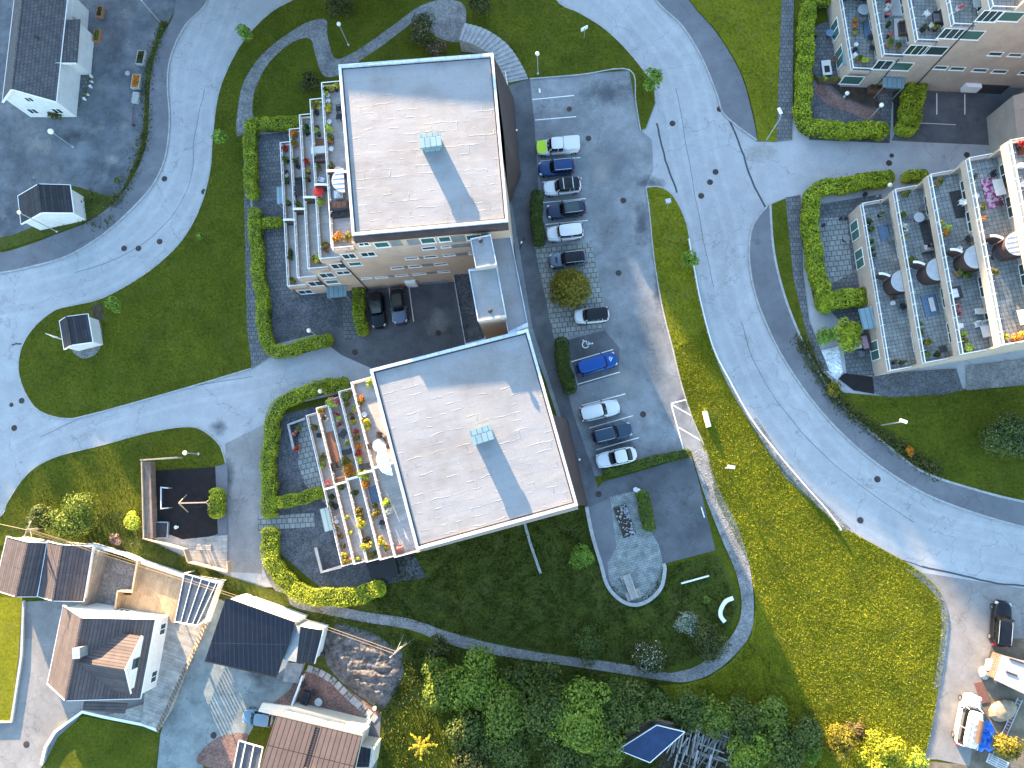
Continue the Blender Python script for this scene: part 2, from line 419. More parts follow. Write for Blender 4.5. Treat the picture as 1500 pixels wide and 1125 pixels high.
# --- lawns (raised islands)
LW = [(430, 0), (395, 20), (357, 60), (330, 110), (318, 150), (312, 200), (308, 250), (295, 300), (272, 345), (240, 380), (200, 410), (150, 437), (110, 447), (80, 455), (50, 480), (32, 510), (28, 545), (40, 580), (60, 603), (95, 613), (130, 608), (250, 575), (368, 540)]
LN = [(960, 150), (957, 125), (940, 100), (915, 70), (885, 42), (850, 20), (815, 0), (795, -60)]
sheet('lawn', [(455, -60)]+sm(LW)+[(370, 480), (360, 300), (356, 185), (420, 185), (500, 200), (560, 215), (736, 215), (745, 125), (775, 115), (922, 103), (930, 150), (937, 192), (946, 188)]+sm(LN), .10, M['grass'], z0=0)
LE_R = [(946, 275), (965, 274), (985, 286), (1003, 320), (1012, 360), (1020, 410), (1035, 480), (1060, 550), (1100, 620), (1150, 690), (1200, 742), (1235, 772), (1290, 803), (1340, 832), (1375, 865), (1386, 900), (1383, 940), (1375, 1000), (1365, 1060), (1352, 1118)]
LE_L = [(1100, 1120), (1010, 1060), (965, 1003), (1000, 1002), (1036, 993), (1072, 968), (1100, 932), (1107, 890), (1100, 832), (1075, 800), (1045, 730), (1030, 657), (1015, 615), (1000, 570), (985, 510), (970, 450), (957, 380), (950, 300)]
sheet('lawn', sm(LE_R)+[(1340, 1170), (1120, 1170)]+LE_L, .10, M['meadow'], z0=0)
SW = [(-60, 780), (0, 757), (12, 735), (40, 695), (80, 670), (150, 652), (220, 633), (275, 625), (300, 632), (322, 652), (331, 678)]
sheet('lawn', sm(SW)+[(318, 684), (318, 700), (215, 790), (60, 792), (0, 800), (-60, 800)], .10, M['grass'], z0=0)
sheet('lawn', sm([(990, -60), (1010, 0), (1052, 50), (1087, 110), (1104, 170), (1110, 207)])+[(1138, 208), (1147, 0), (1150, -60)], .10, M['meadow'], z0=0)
SWI = [(1124, 302), (1103, 330), (1097, 370), (1103, 420), (1120, 470), (1150, 530), (1200, 600), (1260, 660), (1330, 710), (1400, 742), (1500, 772), (1580, 785)]
SWO = [(1128, 300), (1132, 360), (1142, 410), (1160, 465), (1190, 530), (1230, 590), (1290, 645), (1350, 690), (1420, 715), (1500, 735), (1580, 745)]
sheet('lawn', [(1126, 301), (1150, 291), (1158, 340), (1168, 410), (1182, 488), (1200, 540), (1235, 575), (1310, 582), (1500, 560), (1600, 545), (1600, 745)]+sm(SWO)[::-1], .10, M['grass'], z0=0)
# --- footways with kerbs
def strip(a, b, name, z, mat, k=5):
    sheet(name, sm(a, k)+sm(b, k)[::-1], z, mat, z0=0)
def kerb(pts, wd=.18, z=.16, name='kerb', mat=None):
    p = catmull(W(pts), False, 5); l = offset_line(p, wd/2); r = offset_line(p, -wd/2); mb = MB()
    rings = [[(a[0], a[1], 0), (a[0], a[1], z), (b[0], b[1], z), (b[0], b[1], 0)] for a, b in zip(l, r)]
    mb.loft(rings); tag(mb.build(name, mat or M['kerb']), kind='structure')
strip(WL, WO, 'pavement', .13, M['walkway']); kerb(WL)
strip(EK[:-1]+[(1108, 207)], EO[:-1]+[(1109, 206)], 'pavement', .13, M['walkway']); kerb(EK)
strip(SWI, SWO, 'pavement', .13, M['walkway']); kerb(SWI); kerb(SWO, .25, .15)
kerb(LW, .14, .13); kerb(LN, .14, .13); kerb(LE_R[:12], .14, .12); kerb(SW, .12, .12)
kerb([(938, 192), (931, 150), (922, 103), (850, 110), (776, 116)], .14, .14); kerb([(946, 275), (951, 310), (958, 380), (970, 450), (985, 510), (1000, 570), (1015, 615), (1031, 652)], .14, .14)
# --- gravel verge beside the meadow and the footpath round the garden
sheet('footpath', sm([(1345, 838), (1376, 868), (1388, 905), (1385, 950), (1376, 1005)])+sm([(1366, 1010), (1376, 945), (1378, 900), (1366, 868), (1325, 832)]), .115, M['gravel'])
fp_o = [(1035, 660), (1052, 715), (1080, 770), (1098, 830), (1104, 890), (1098, 930), (1070, 965), (1035, 990), (1000, 999), (970, 996), (900, 985), (800, 970), (720, 958), (660, 944), (600, 922), (540, 912), (480, 900), (430, 888), (400, 860), (385, 830)]
fp_i = [(1012, 660), (1030, 720), (1055, 785), (1078, 840), (1086, 885), (1078, 920), (1052, 953), (1020, 975), (990, 984), (970, 984), (900, 970), (800, 957), (720, 942), (660, 926), (600, 906), (540, 897), (480, 884), (440, 870), (412, 845), (395, 820)]
sheet('footpath', sm(fp_o)+sm(fp_i)[::-1], .118, M['gravel'])
# --- north garden gravel path
gp = [(348, 200), (349, 160), (358, 120), (385, 80), (425, 48), (455, 32), (478, 30), (480, 52), (490, 85), (510, 82), (545, 60), (580, 35), (615, 10), (650, 0), (680, 8), (682, 40), (675, 62), (640, 55), (615, 30), (590, 45), (560, 68), (530, 88), (505, 108), (475, 112), (462, 80), (455, 58), (430, 62), (395, 92), (375, 130), (370, 160), (372, 180)]
sheet('garden_path', gp, .116, M['gravel'], smooth=True)
# --- paved walks beside hedges
sheet('paved_walk', [(356, 185), (365, 180), (366, 300), (372, 310), (385, 500), (400, 520), (370, 540), (362, 480)], .114, M['paver_dark'])
sheet('paved_walk', [(1147, -60), (1163, -60), (1160, 205), (1137, 207)], .114, M['paver_dark'])
sheet('paved_walk', [(1150, 290), (1172, 286), (1176, 400), (1185, 470), (1215, 545), (1200, 540), (1180, 485), (1162, 410)], .114, M['paver_dark'])
sheet('verge', [(1098, 620), (1107, 612), (1160, 690), (1246, 775), (1236, 778), (1148, 698)], .112, M['gravel'])
# --- parking surfaces and marks
sheet('paved_bay', [(783, 362), (866, 356), (876, 400), (890, 470), (884, 482), (812, 498)], .038, M['paver'], rot=.1)
def line(a, b, wd=.11, z=.042): 
    A, B = Vector(P(*a)), Vector(P(*b)); d = (B-A).normalized(); n_ = Vector((-d.y, d.x))*wd/2
    mb = MB(); mb.face([(*(A-n_), z), (*(B-n_), z), (*(B+n_), z), (*(A+n_), z)]); tag(mb.build('bay_line', M['white_paint']), kind='structure')
for a, b in (((780, 146), (841, 140)), ((784, 176), (844, 171)), ((791, 236), (850, 231)), ((794, 267), (852, 261)), ((795, 297), (858, 291)), ((799, 329), (861, 323)),
             ((837, 530), (898, 512)), ((846, 563), (908, 545)), ((852, 594), (916, 577)), ((863, 627), (927, 609)), ((873, 659), (936, 641)),
             ((570, 420), (576, 472)), ((599, 419), (606, 471)), ((1372, 137), (1372, 168)), ((1413, 138), (1413, 168))): line(a, b)
for a, b in (((983, 591), (1015, 583)), ((983, 592), (1001, 658)), ((983, 592), (1025, 616)), ((994, 626), (1033, 649))): line(a, b, .13)
M['tar'] = mtl('tar_seal', (.05, .055, .065), rough=.6)
def crack(pts, wd=.16):
    p = catmull(W(pts), False, 4); p = [(a+rnd.uniform(-.06, .06), b+rnd.uniform(-.06, .06)) for a, b in p]
    l = offset_line(p, wd/2); r = offset_line(p, -wd/2); mb = MB()
    for i in range(len(p)-1): mb.face([(*l[i], .031), (*r[i], .031), (*r[i+1], .031), (*l[i+1], .031)])
    tag(mb.build('tar_seam', M['tar']), kind='structure')
crack([(962, 180), (968, 205), (978, 245), (992, 282)], .22); crack([(1066, 170), (1086, 218), (1100, 262), (1122, 306)], .22); crack([(1350, 830), (1410, 843), (1460, 855), (1505, 858)], .2)
crack([(1250, 780), (1300, 812), (1350, 830)], .1)
crack([(925, 405), (935, 440), (955, 500), (972, 570), (983, 592)], .06); crack([(18, 505), (32, 503)], .2)
# wheelchair sign painted on the bay and on the van is built from strokes
def stroke(mb, pts, wd, z):
    p = [Vector(q) for q in pts]; l = offset_line([tuple(q) for q in p], wd/2); r = offset_line([tuple(q) for q in p], -wd/2)
    for i in range(len(p)-1): mb.face([(*l[i], z), (*r[i], z), (*r[i+1], z), (*l[i+1], z)])
def wheelchair(mb, tr, s, z):
    """side-on seated figure: head dot, back, thigh and leg, wheel arc"""
    T = lambda x, y: tr(x*s, y*s)
    mb.face([(*T(.02+.1*math.cos(t), 1.02+.1*math.sin(t)), z) for t in np.linspace(0, 2*math.pi, 12, endpoint=False)])
    stroke(mb, [T(.02, .88), T(.05, .45), T(.4, .45), T(.55, .08), T(.68, .12)], .11*s, z)
    stroke(mb, [T(.04, .68), T(.32, .68)], .09*s, z)
    stroke(mb, [T(.08+.36*math.cos(t), .28+.36*math.sin(t)) for t in np.linspace(2.2, 5.9, 16)], .1*s, z)
c0 = Vector(P(852, 508)); mb = MB()
wheelchair(mb, lambda x, y: (c0.x+.2+1.0*y*.98-.2*x, c0.y+.1+.25*y+1.0*x), 1.05, .043); tag(mb.build('wheelchair_mark', M['white_paint']), kind='structure')
sheet('asphalt_patch', [(815, 502), (886, 484), (908, 510), (906, 548), (848, 566), (838, 530)], .0335, M['dark_asphalt'])
def stain_mat(name, c, amt):
    mt, nt, b = new_mat(name); tc = nd(nt, 'ShaderNodeTexCoord'); mp = nd(nt, 'ShaderNodeMapping'); nt.links.new(tc.outputs['Generated'], mp.inputs['Vector']); mp.inputs['Location'].default_value = (-1, -1, 0); mp.inputs['Scale'].default_value = (2, 2, 0)
    ln = nd(nt, 'ShaderNodeVectorMath', operation='LENGTH'); nt.links.new(mp.outputs[0], ln.inputs[0]); ad = nd(nt, 'ShaderNodeMath', operation='MULTIPLY_ADD'); ad.inputs[1].default_value = 1.1; nt.links.new(noise(nt, .55, 6, .7), ad.inputs[0]); nt.links.new(ln.outputs['Value'], ad.inputs[2])
    r = ramp(nt, ad.outputs[0], (amt,)*3, (0, 0, 0), .55, 1.5); nt.links.new(r, b.inputs['Alpha']); b.inputs['Base Color'].default_value = c4(c); b.inputs['Roughness'].default_value = .8; return mt
M['stain'] = stain_mat('damp_stain', (.085, .095, .11), .62); M['stain2'] = stain_mat('pale_dust', (.36, .35, .33), .6)
for px, py, a_, b_, m_ in ((888, 135, 7, 4.5, 'stain'), (940, 330, 2.2, 7.5, 'stain'), (955, 268, 4, 2, 'stain'), (965, 420, 2.0, 7, 'stain'), (905, 650, 5, 2.5, 'stain'), (1000, 590, 1.5, 3, 'stain'), (335, 700, 2.2, 6, 'stain'), (320, 625, 3.5, 2, 'stain'), (975, 745, 4, 4, 'stain'), (1010, 720, 3, 5, 'stain'), (880, 250, 4, 6, 'stain2'), (915, 560, 5, 5, 'stain2'), (60, 210, 6, 5, 'stain2'), (170, 60, 4, 7, 'stain'), (110, 200, 6, 2.5, 'stain'), (165, 232, 3, 2, 'stain2'), (185, 15, 2.5, 2, 'stain2'), (380, 990, 4, 4, 'stain'), (330, 1000, 3, 3, 'stain2'), (640, 470, 4, 4, 'stain2'), (1110, 225, 5, 3, 'stain2')):
    x, y = P(px, py); n_ = 20; q = MB(); q.face([(x+a_*math.cos(t), y+b_*math.sin(t), .0395) for t in np.linspace(0, 2*math.pi, n_, endpoint=False)]); tag(q.build('stain', M[m_]), kind='structure')
for s_ in ([(1085, 470), (1105, 530), (1140, 590), (1190, 650), (1260, 712), (1340, 765)], [(990, 130), (1003, 200), (1015, 270), (1030, 350), (1045, 420)], [(300, 130), (285, 200), (280, 260), (250, 320), (190, 370), (110, 400)], [(60, 640), (150, 600), (260, 570), (370, 552)]): crack(s_, .05)
M['worn_road'] = asphalt('worn_road_asphalt', (.335, .342, .348), (.39, .397, .404), stain=.13)
def track(pts, off, wd=.55):
    p = catmull(W(pts), False, 6); l, r = offset_line(p, off+wd/2), offset_line(p, off-wd/2); sheet('wheel_track', l+r[::-1], .0265, M['worn_road'], world=True)
for o_ in (-2.6, -1.1, 1.1, 2.6):
    track([(330, -20), (318, 20), (290, 90), (281, 150), (280, 205), (272, 250), (245, 305), (205, 355), (150, 395), (80, 420), (0, 435)], o_); track([(890, -30), (930, 20), (985, 90), (1005, 150), (1020, 240), (1045, 330), (1058, 400), (1080, 480), (1120, 570), (1170, 640), (1230, 705), (1300, 755), (1380, 792), (1500, 815)], o_)
for o_ in (-.8, .8): track([(20, 660), (80, 632), (180, 605), (280, 580), (380, 562), (470, 538)], o_)
# faded bay lines and odd marks
line((1340, 180), (1400, 183), .06); line((790, 130), (791, 136), .2)
# --- top-left yard
sheet('gravel_yard', [(-60, -60), (250, -60)]+sm([(257, 14), (234, 60), (221, 110), (217, 160), (214, 200), (200, 240), (178, 280), (150, 290), (110, 275), (100, 330), (20, 345), (-60, 355)]), .025, M['yard'])
sheet('paved_walk', [(118, 70), (138, 72), (136, 115), (112, 168), (98, 165), (112, 110)], .05, M['paver_dark'])
sheet('verge', [(236, 30), (246, 34), (226, 100), (220, 180), (212, 215), (180, 285), (170, 300), (182, 272), (204, 225), (211, 180), (214, 100)], .045, M['wild'])
sheet('verge', [(0, 352), (55, 330), (105, 272), (148, 284), (176, 290), (150, 315), (80, 344), (0, 368)], .047, M['wild'])
# --- lower left drives
sheet('driveway', [(28, 882), (95, 878), (150, 860), (330, 868), (330, 880), (250, 1080), (235, 1060), (120, 1045), (60, 1125), (55, 1180), (-60, 1180), (-60, 1062), (16, 1058)], .03, M['drive2'])
sheet('driveway', [(305, 865), (440, 925), (440, 1010), (385, 1040), (360, 1085), (300, 1110), (288, 1180), (225, 1180), (235, 1075)], .034, M['drive'])
sheet('driveway', [(330, 650), (390, 620), (388, 700), (382, 770), (384, 840), (335, 838), (333, 760)], .028, M['drive2'])
# --- patios of the two middle blocks
sheet('patio', [(365, 200), (440, 190), (470, 215), (560, 215), (560, 430), (540, 470), (400, 505), (385, 400), (370, 300)], .05, M['dark_gravel'])
sheet('patio', [(366, 205), (412, 205), (420, 300), (366, 290)], .055, M['paver_dark'], rot=.08)
sheet('patio', [(390, 330), (420, 330), (440, 437), (395, 432)], .055, M['paver_dark'], rot=.08)
sheet('paved_walk', [(500, 432), (535, 424), (538, 490), (505, 500)], .055, M['paver_dark'])
sheet('patio', [(405, 610), (520, 580), (600, 800), (625, 845), (480, 870), (410, 810), (400, 700)], .05, M['dark_gravel'])
sheet('patio', [(437, 620), (460, 612), (505, 790), (478, 740), (446, 708), (437, 680)], .056, M['paver'], rot=.25)
sheet('paved_walk', [(378, 757), (460, 751), (462, 771), (378, 778)], .12, M['paver'], rot=.05)
# --- playground
sheet('playground', [(219, 690), (316, 684), (320, 782), (276, 795), (222, 786)], .112, M['rubber'])
sheet('paved_walk', [(316, 683), (334, 680), (334, 790), (320, 785)], .112, M['walkway'])
# --- picnic court and its stone ring
ring = [(893, 728), (933, 718), (942, 745), (950, 772), (965, 798), (972, 835), (966, 862), (946, 880), (925, 884), (905, 874), (893, 850), (890, 825), (903, 800)]
sheet('picnic_court', ring[:4]+catmull(ring[4:-1], False, 5)+ring[-1:], .05, M['paver_court'], rot=.25)
sheet('footway', [(858, 745), (892, 730), (905, 800), (892, 825), (893, 850), (905, 874), (888, 858), (878, 825), (868, 790)], .046, M['walkway'])
# --- right-hand patios
sheet('patio', [(1186, 40), (1290, 10), (1320, 40), (1340, 120), (1330, 140), (1200, 118), (1186, 100)], .052, M['paver_dark'])
sheet('patio', [(1183, 118), (1250, 120), (1305, 128), (1303, 210), (1185, 205)], .05, M['dark_gravel'])
sheet('paved_walk', [(1288, 125), (1308, 125), (1303, 206), (1292, 206)], .056, M['paver_dark'])
sheet('bark_path', sm([(1190, 122), (1197, 140), (1215, 155), (1245, 165), (1272, 178)])+sm([(1290, 165), (1262, 155), (1235, 145), (1215, 130), (1208, 118)]), .058, M['red_gravel'])
sheet('flower_bed', [(1212, 120), (1280, 128), (1290, 160), (1262, 153), (1236, 143)], .056, M['soil'])
sheet('flower_bed', [(1308, 135), (1320, 130), (1320, 195), (1308, 190)], .056, M['soil'])
sheet('patio', [(1196, 300), (1290, 285), (1320, 400), (1300, 550), (1240, 550), (1230, 470), (1200, 440)], .05, M['paver_dark'], rot=.1)
sheet('patio', [(1198, 320), (1240, 318), (1248, 400), (1210, 420)], .054, M['paver'], rot=.1)
sheet('white_stone_bed', [(1196, 515), (1228, 507), (1234, 545), (1226, 558), (1205, 540)], .11, M['pale_gravel'])
sheet('slate_bed', [(1228, 555), (1236, 547), (1278, 552), (1280, 577), (1250, 572)], .11, M['rubber'])
sheet('court', [(1278, 548), (1400, 540), (1410, 572), (1380, 578), (1300, 582), (1280, 576)], .112, M['dark_gravel'])
sheet('stone_court', [(1415, 536), (1600, 515), (1600, 555), (1415, 572)], .112, M['gravel'])
# --- right bottom yard
sheet('dirt_yard', [(1430, 960), (1460, 930), (1600, 920), (1600, 1180), (1340, 1180), (1355, 1115), (1420, 1120)], .026, mtl('dry_dirt', (.10, .085, .06), (.22, .18, .13), .6, .95, bmp=.8, fine=.2))
sheet('driveway', [(1345, 838), (1500, 862), (1560, 870), (1560, 935), (1455, 935), (1435, 1010), (1420, 1122), (1352, 1108), (1366, 1010), (1388, 905)], .027, M['drive2'])
# --- south-west house yards
sheet('lawn', [(-60, 875), (33, 876), (28, 960), (16, 1057), (-60, 1060)], .08, M['meadow'], z0=0)
sheet('lawn', [(120, 1048), (225, 1068), (235, 1075), (220, 1180), (60, 1180), (70, 1110), (85, 1080)], .08, M['grass'], z0=0)
sheet('red_patio', [(440, 985), (460, 975), (560, 1045), (550, 1060), (535, 1060), (400, 1030), (425, 1010)], .05, M['red_gravel'])
sheet('footway', [(535, 1045), (558, 1050), (556, 1090), (545, 1180), (520, 1180), (530, 1070)], .052, M['walkway'])
sheet('verge', [(400, 880), (470, 895), (560, 915), (600, 930), (590, 1040), (560, 1055), (470, 985), (440, 930)], .03, M['wild'])
sheet('verge', [(600, 935), (700, 955), (1000, 1005), (1100, 1000), (1200, 1040), (1200, 1180), (560, 1180), (560, 1060)], .03, M['wild'])
sheet('garden_lawn', [(580, 1045), (640, 1025), (690, 1050), (700, 1100), (690, 1160), (560, 1180), (565, 1100)], .05, M['grass'], smooth=True)
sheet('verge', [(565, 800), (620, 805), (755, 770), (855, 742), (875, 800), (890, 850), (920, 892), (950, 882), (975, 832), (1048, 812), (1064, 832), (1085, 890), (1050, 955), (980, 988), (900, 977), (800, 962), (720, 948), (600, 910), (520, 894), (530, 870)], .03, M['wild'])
sheet('verge', [(60, 745), (200, 750), (215, 790), (330, 842), (420, 870), (440, 925), (330, 880), (130, 800), (10, 780)], .12, M['wild'])
# ================================================================ vegetation
rs = np.random.RandomState(11)
L_ = {}
L_['hedge'] = leafm('hedge_leaf', (.18, .25, .014), (.46, .51, .04))
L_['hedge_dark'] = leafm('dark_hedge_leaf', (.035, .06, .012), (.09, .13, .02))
L_['core'] = mtl('hedge_core', (.03, .05, .01), (.07, .095, .014), 2, .95)
L_['mid'] = leafm('mid_leaf', (.075, .12, .016), (.19, .25, .035))
L_['leafy'] = leafm('leafy_green', (.09, .15, .016), (.24, .32, .04))
L_['deep'] = leafm('deep_leaf', (.045, .07, .014), (.12, .155, .03))
L_['fresh'] = leafm('fresh_leaf', (.10, .20, .02), (.24, .36, .05))
L_['olive'] = leafm('olive_leaf', (.045, .055, .015), (.11, .12, .03))
L_['grey'] = leafm('grey_leaf', (.10, .14, .10), (.30, .36, .27))
L_['brown'] = leafm('bronze_leaf', (.07, .055, .02), (.16, .12, .045))
L_['pink'] = leafm('pink_blossom', (.22, .16, .12), (.50, .38, .32))
L_['golden'] = leafm('golden_leaf', (.12, .11, .012), (.30, .25, .03))
L_['yellow'] = leafm('yellow_leaf', (.35, .30, .02), (.62, .55, .06))
L_['orange'] = leafm('orange_flower', (.40, .13, .015), (.75, .32, .03))
L_['red'] = leafm('red_flower', (.32, .02, .02), (.60, .06, .05))
L_['rose'] = leafm('rose_flower', (.40, .10, .14), (.70, .30, .32))
L_['lime'] = leafm('lime_leaf', (.28, .36, .03), (.55, .62, .08))
L_['white'] = leafm('white_flower', (.45, .45, .40), (.8, .8, .75))
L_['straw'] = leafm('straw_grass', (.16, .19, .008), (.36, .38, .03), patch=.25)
L_['blade'] = leafm('grass_blade', (.065, .08, .007), (.15, .155, .015), patch=.3)
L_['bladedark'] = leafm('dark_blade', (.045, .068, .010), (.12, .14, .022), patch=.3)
M['bark'] = mtl('bark', (.05, .04, .03), (.10, .085, .065), 6, .9, bmp=.6)
def leaves(C, Nn, size, flat=.0, jit=.35, asp=.62):
    """quads at points C facing roughly Nn"""
    n = len(C); Nn = Nn+rs.normal(0, jit, (n, 3)); Nn /= np.linalg.norm(Nn, axis=1)[:, None]+1e-9
    t = np.cross(Nn, rs.normal(0, 1, (n, 3))); t /= np.linalg.norm(t, axis=1)[:, None]+1e-9
    b = np.cross(Nn, t); s = size*(.6+.8*rs.rand(n))[:, None]
    V = np.stack([C-t*s, C-b*s*asp*.8+t*s*.1, C+t*s, C+b*s*asp+t*s*.1], 1).reshape(-1, 3)
    return V, np.arange(4*n).reshape(-1, 4)
def blob_points(n, lobes):
    """points on the shells of a set of ellipsoid lobes (cx,cy,cz,rx,ry,rz)"""
    w_ = np.array([l[3]*l[4]+l[3]*l[5] for l in lobes]); idx = rs.choice(len(lobes), n, p=w_/w_.sum())
    L = np.array(lobes)[idx]; d = rs.normal(0, 1, (n, 3)); d /= np.linalg.norm(d, axis=1)[:, None]
    low = d[:, 2] < -.3; d[low, 2] *= -1
    r = (.55+.45*rs.rand(n)**.5)+rs.normal(0, .05, n)
    C = L[:, :3]+d*L[:, 3:6]*r[:, None]
    return C, d
def crown_lobes(R_, h, base, n, flat=.8, spread=.6):
    ls = []
    for i in range(n):
        a = rs.rand()*6.28; q = spread*R_*math.sqrt(rs.rand()); zz = base+(h-base)*(.35+.5*rs.rand()*(1-q/R_*.6))
        r = R_*(.34+.28*rs.rand()); ls.append((q*math.cos(a), q*math.sin(a), zz, r, r, r*flat))
    ls.append((0, 0, base+(h-base)*.55, R_*.6, R_*.6, (h-base)*.42)); return ls
def bare(o):
    return o
def plant_thing(name, label, cat, x, y, R_, h, leaf, n=1200, size=.12, trunk=.06, base=None, lobes=8, group=None, z=0, leaf2=None, f2=.2, spread=.62, flat=.8, dome=False):
    """tree or shrub: tapered trunk with limbs, crown of separate leaves in clumps"""
    o = thing(name, label, cat, (x, y, z), 0, group)
    base = h*.25 if base is None else base
    ls = crown_lobes(R_, h, base, lobes, flat, spread)
    if dome:
        ls = [(0, 0, h*.45, R_*.8, R_*.8, h*.42)]
        for i in range(70):
            a = i*2.39996; q = math.sqrt((i+.5)/70); ls.append((R_*.9*q*math.cos(a), R_*.9*q*math.sin(a), base+(h-base)*(.92*math.sqrt(max(.03, 1-q*q))), R_*.17, R_*.17, R_*.15))
    mb = MB(); mb.tube([(0, 0, 0), (trunk*.3, 0, base*.6+.05), (0, trunk*.4, h*.55)], trunk, 7, trunk*.4)
    for l in ls[:6]:
        mb.tube([(0, 0, base*.7+.05), (l[0]*.5, l[1]*.5, (base+l[2])*.5), (l[0], l[1], l[2])], trunk*.5, 5, trunk*.12)
    mb.build('trunk' if trunk > .04 else 'stem', M['bark'], o)
    C, d = blob_points(n, ls); V, Fq = leaves(C, d, size); np_mesh('crown' if trunk > .04 else 'foliage', V, Fq, leaf, o)
    if leaf2:
        C, d = blob_points(int(n*f2), [(l[0], l[1], l[2]+.02, l[3]*1.04, l[4]*1.04, l[5]*1.06) for l in ls]); V, Fq = leaves(C, d, size*.7); np_mesh('blossom', V, Fq, leaf2, o)
    return o
def hedge(label, pts, wd, h, leaf=None, dens=170, group=None, size=.085, smooth=True, z0=.03, cat='hedge', name='hedge'):
    p = W(pts); p = catmull(p, False, 5) if smooth else p
    # resample
    q = [Vector(p[0])]; step = .25
    for a, b in zip(p[:-1], p[1:]):
        a, b = Vector(a), Vector(b); n = max(1, int((b-a).length/step))
        for k in range(1, n+1): q.append(a+(b-a)*k/n)
    o = thing(name, label, cat, (q[0].x, q[0].y, 0), 0, group, world=True)
    l = offset_line([tuple(v) for v in q], wd/2*.86); r = offset_line([tuple(v) for v in q], -wd/2*.86); mb = MB()
    rings = []
    for i, (a, b) in enumerate(zip(l, r)):
        e = .75 if i in (0, len(l)-1) else 1
        c = ((a[0]+b[0])/2, (a[1]+b[1])/2); f = lambda u, s_: (c[0]+(u[0]-c[0])*s_*e, c[1]+(u[1]-c[1])*s_*e)
        hz = h*(.9+.06*math.sin(i*.31+len(q))+.05*math.sin(i*.83))
        rings.append([(*f(a, 1), z0), (*f(a, 1), hz*.8), (*f(a, .8), hz*.95), (*f(b, .8), hz*.95), (*f(b, 1), hz*.8), (*f(b, 1), z0)])
    mb.loft(rings); mb.build('core', L_['core'], o, smooth=True)
    Q = np.array([(v.x, v.y) for v in q]); n = int(len(Q)*step*dens*(wd+1.3*h))
    i = rs.randint(0, len(Q)-1, n); t = rs.rand(n)[:, None]; c = Q[i]*(1-t)+Q[i+1]*t
    dv = Q[np.minimum(i+1, len(Q)-1)]-Q[np.maximum(i-1, 0)]; dv /= np.linalg.norm(dv, axis=1)[:, None]+1e-9
    nv = np.stack([-dv[:, 1], dv[:, 0]], 1)
    per = wd+2*h*.75; s = rs.rand(n)*per; side = np.zeros(n); hz = np.zeros(n); Nn = np.zeros((n, 3))
    top = s < wd; side[top] = (s[top]/wd-.5); hz[top] = h*(1+.08*np.sin(i[top]*.31+len(Q))+.06*np.sin(i[top]*.83)+rs.normal(0, .05, top.sum())); Nn[top] = (0, 0, 1)
    lf = (~top) & (s < wd+h*.75); rt = (~top) & (~lf)
    side[lf] = .5; side[rt] = -.5; hz[lf] = h*(.25+.75*rs.rand(lf.sum())); hz[rt] = h*(.25+.75*rs.rand(rt.sum()))
    Nn[lf, :2] = nv[lf]; Nn[rt, :2] = -nv[rt]
    rnd_edge = np.where(np.abs(side) > .42, 0.06, 0); hz = hz-rnd_edge*top
    lump = 1+.13*np.sin(i*.35+side*3)+.08*np.sin(i*.9+side*5)
    C = np.zeros((n, 3)); C[:, :2] = c+nv*(side*wd*lump)[:, None]+rs.normal(0, .04, (n, 2)); C[:, 2] = hz
    # rounded ends
    for end, e in ((0, -1), (len(Q)-1, 1)):
        k = int(dens*wd*h*1.2); a = rs.rand(k)*math.pi-math.pi/2; d0 = Q[-1]-Q[-3] if e > 0 else Q[0]-Q[2]; d0 = d0/np.linalg.norm(d0)
        n0 = np.array([-d0[1], d0[0]]); rr = wd/2*(.9+.1*rs.rand(k))*np.where(rs.rand(k) < .5, 1, rs.rand(k)**.5)
        zz = np.where(rr < wd*.43, h*(1+rs.normal(0, .03, k)), h*(.2+.8*rs.rand(k)))
        E2 = Q[end]+d0*(rr*np.cos(a)*.7)[:, None]+n0*(rr*np.sin(a))[:, None]
        C = np.vstack([C, np.column_stack([E2, zz])]); Nn = np.vstack([Nn, np.column_stack([d0*np.ones((k, 1)), np.ones(k)])])
    V, Fq = leaves(C, Nn, size, jit=.55); np_mesh('foliage', V, Fq, leaf or L_['hedge'], o)
    return o
GH = 'clipped hedges'
hedge('upper clipped yellow-green hedge beside the paved walk west of the northern block', [(437, 184), (400, 187), (374, 187), (372, 195), (371, 240), (374, 290)], 1.45, 1.3, group=GH)
hedge('long clipped yellow-green hedge with a hook at the bottom beside the garage court road', [(377, 314), (379, 340), (383, 400), (390, 450), (392, 490), (400, 512), (420, 516), (455, 507), (484, 499)], 1.45, 1.3, group=GH)
hedge('short stub of clipped hedge joining the long hedge to the terraces of the northern block', [(412, 328), (388, 331)], 1.1, 1.2, group=GH)
hedge('narrow clipped green hedge beside the black car in the garage court', [(527, 428), (529, 455), (534, 488)], 1.35, 1.3, group=GH)
hedge('clipped green hedge curving round the north-west corner of the southern block', [(507, 563), (480, 568), (445, 578), (420, 590), (406, 612), (400, 650), (398, 700), (400, 752)], 1.6, 1.3, group=GH)
hedge('short clipped hedge branch running from the curved hedge to the terraces of the southern block', [(408, 738), (440, 730), (472, 722)], 1.35, 1.25, group=GH)
hedge('wide clipped green hedge wrapping the south-west corner of the southern block', [(399, 779), (403, 815), (420, 848), (455, 870), (500, 874), (540, 866), (558, 860)], 1.9, 1.3, group=GH)
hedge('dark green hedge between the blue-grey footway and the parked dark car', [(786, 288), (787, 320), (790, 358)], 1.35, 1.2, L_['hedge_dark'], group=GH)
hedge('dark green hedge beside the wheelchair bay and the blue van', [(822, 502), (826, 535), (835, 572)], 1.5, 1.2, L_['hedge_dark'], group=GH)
hedge('low kerbed green hedge below the parked white saloon car', [(886, 694), (920, 685), (960, 674), (1006, 664)], .95, .8, leafm('bed_leaf', (.06, .10, .015), (.16, .20, .03)), group=GH)
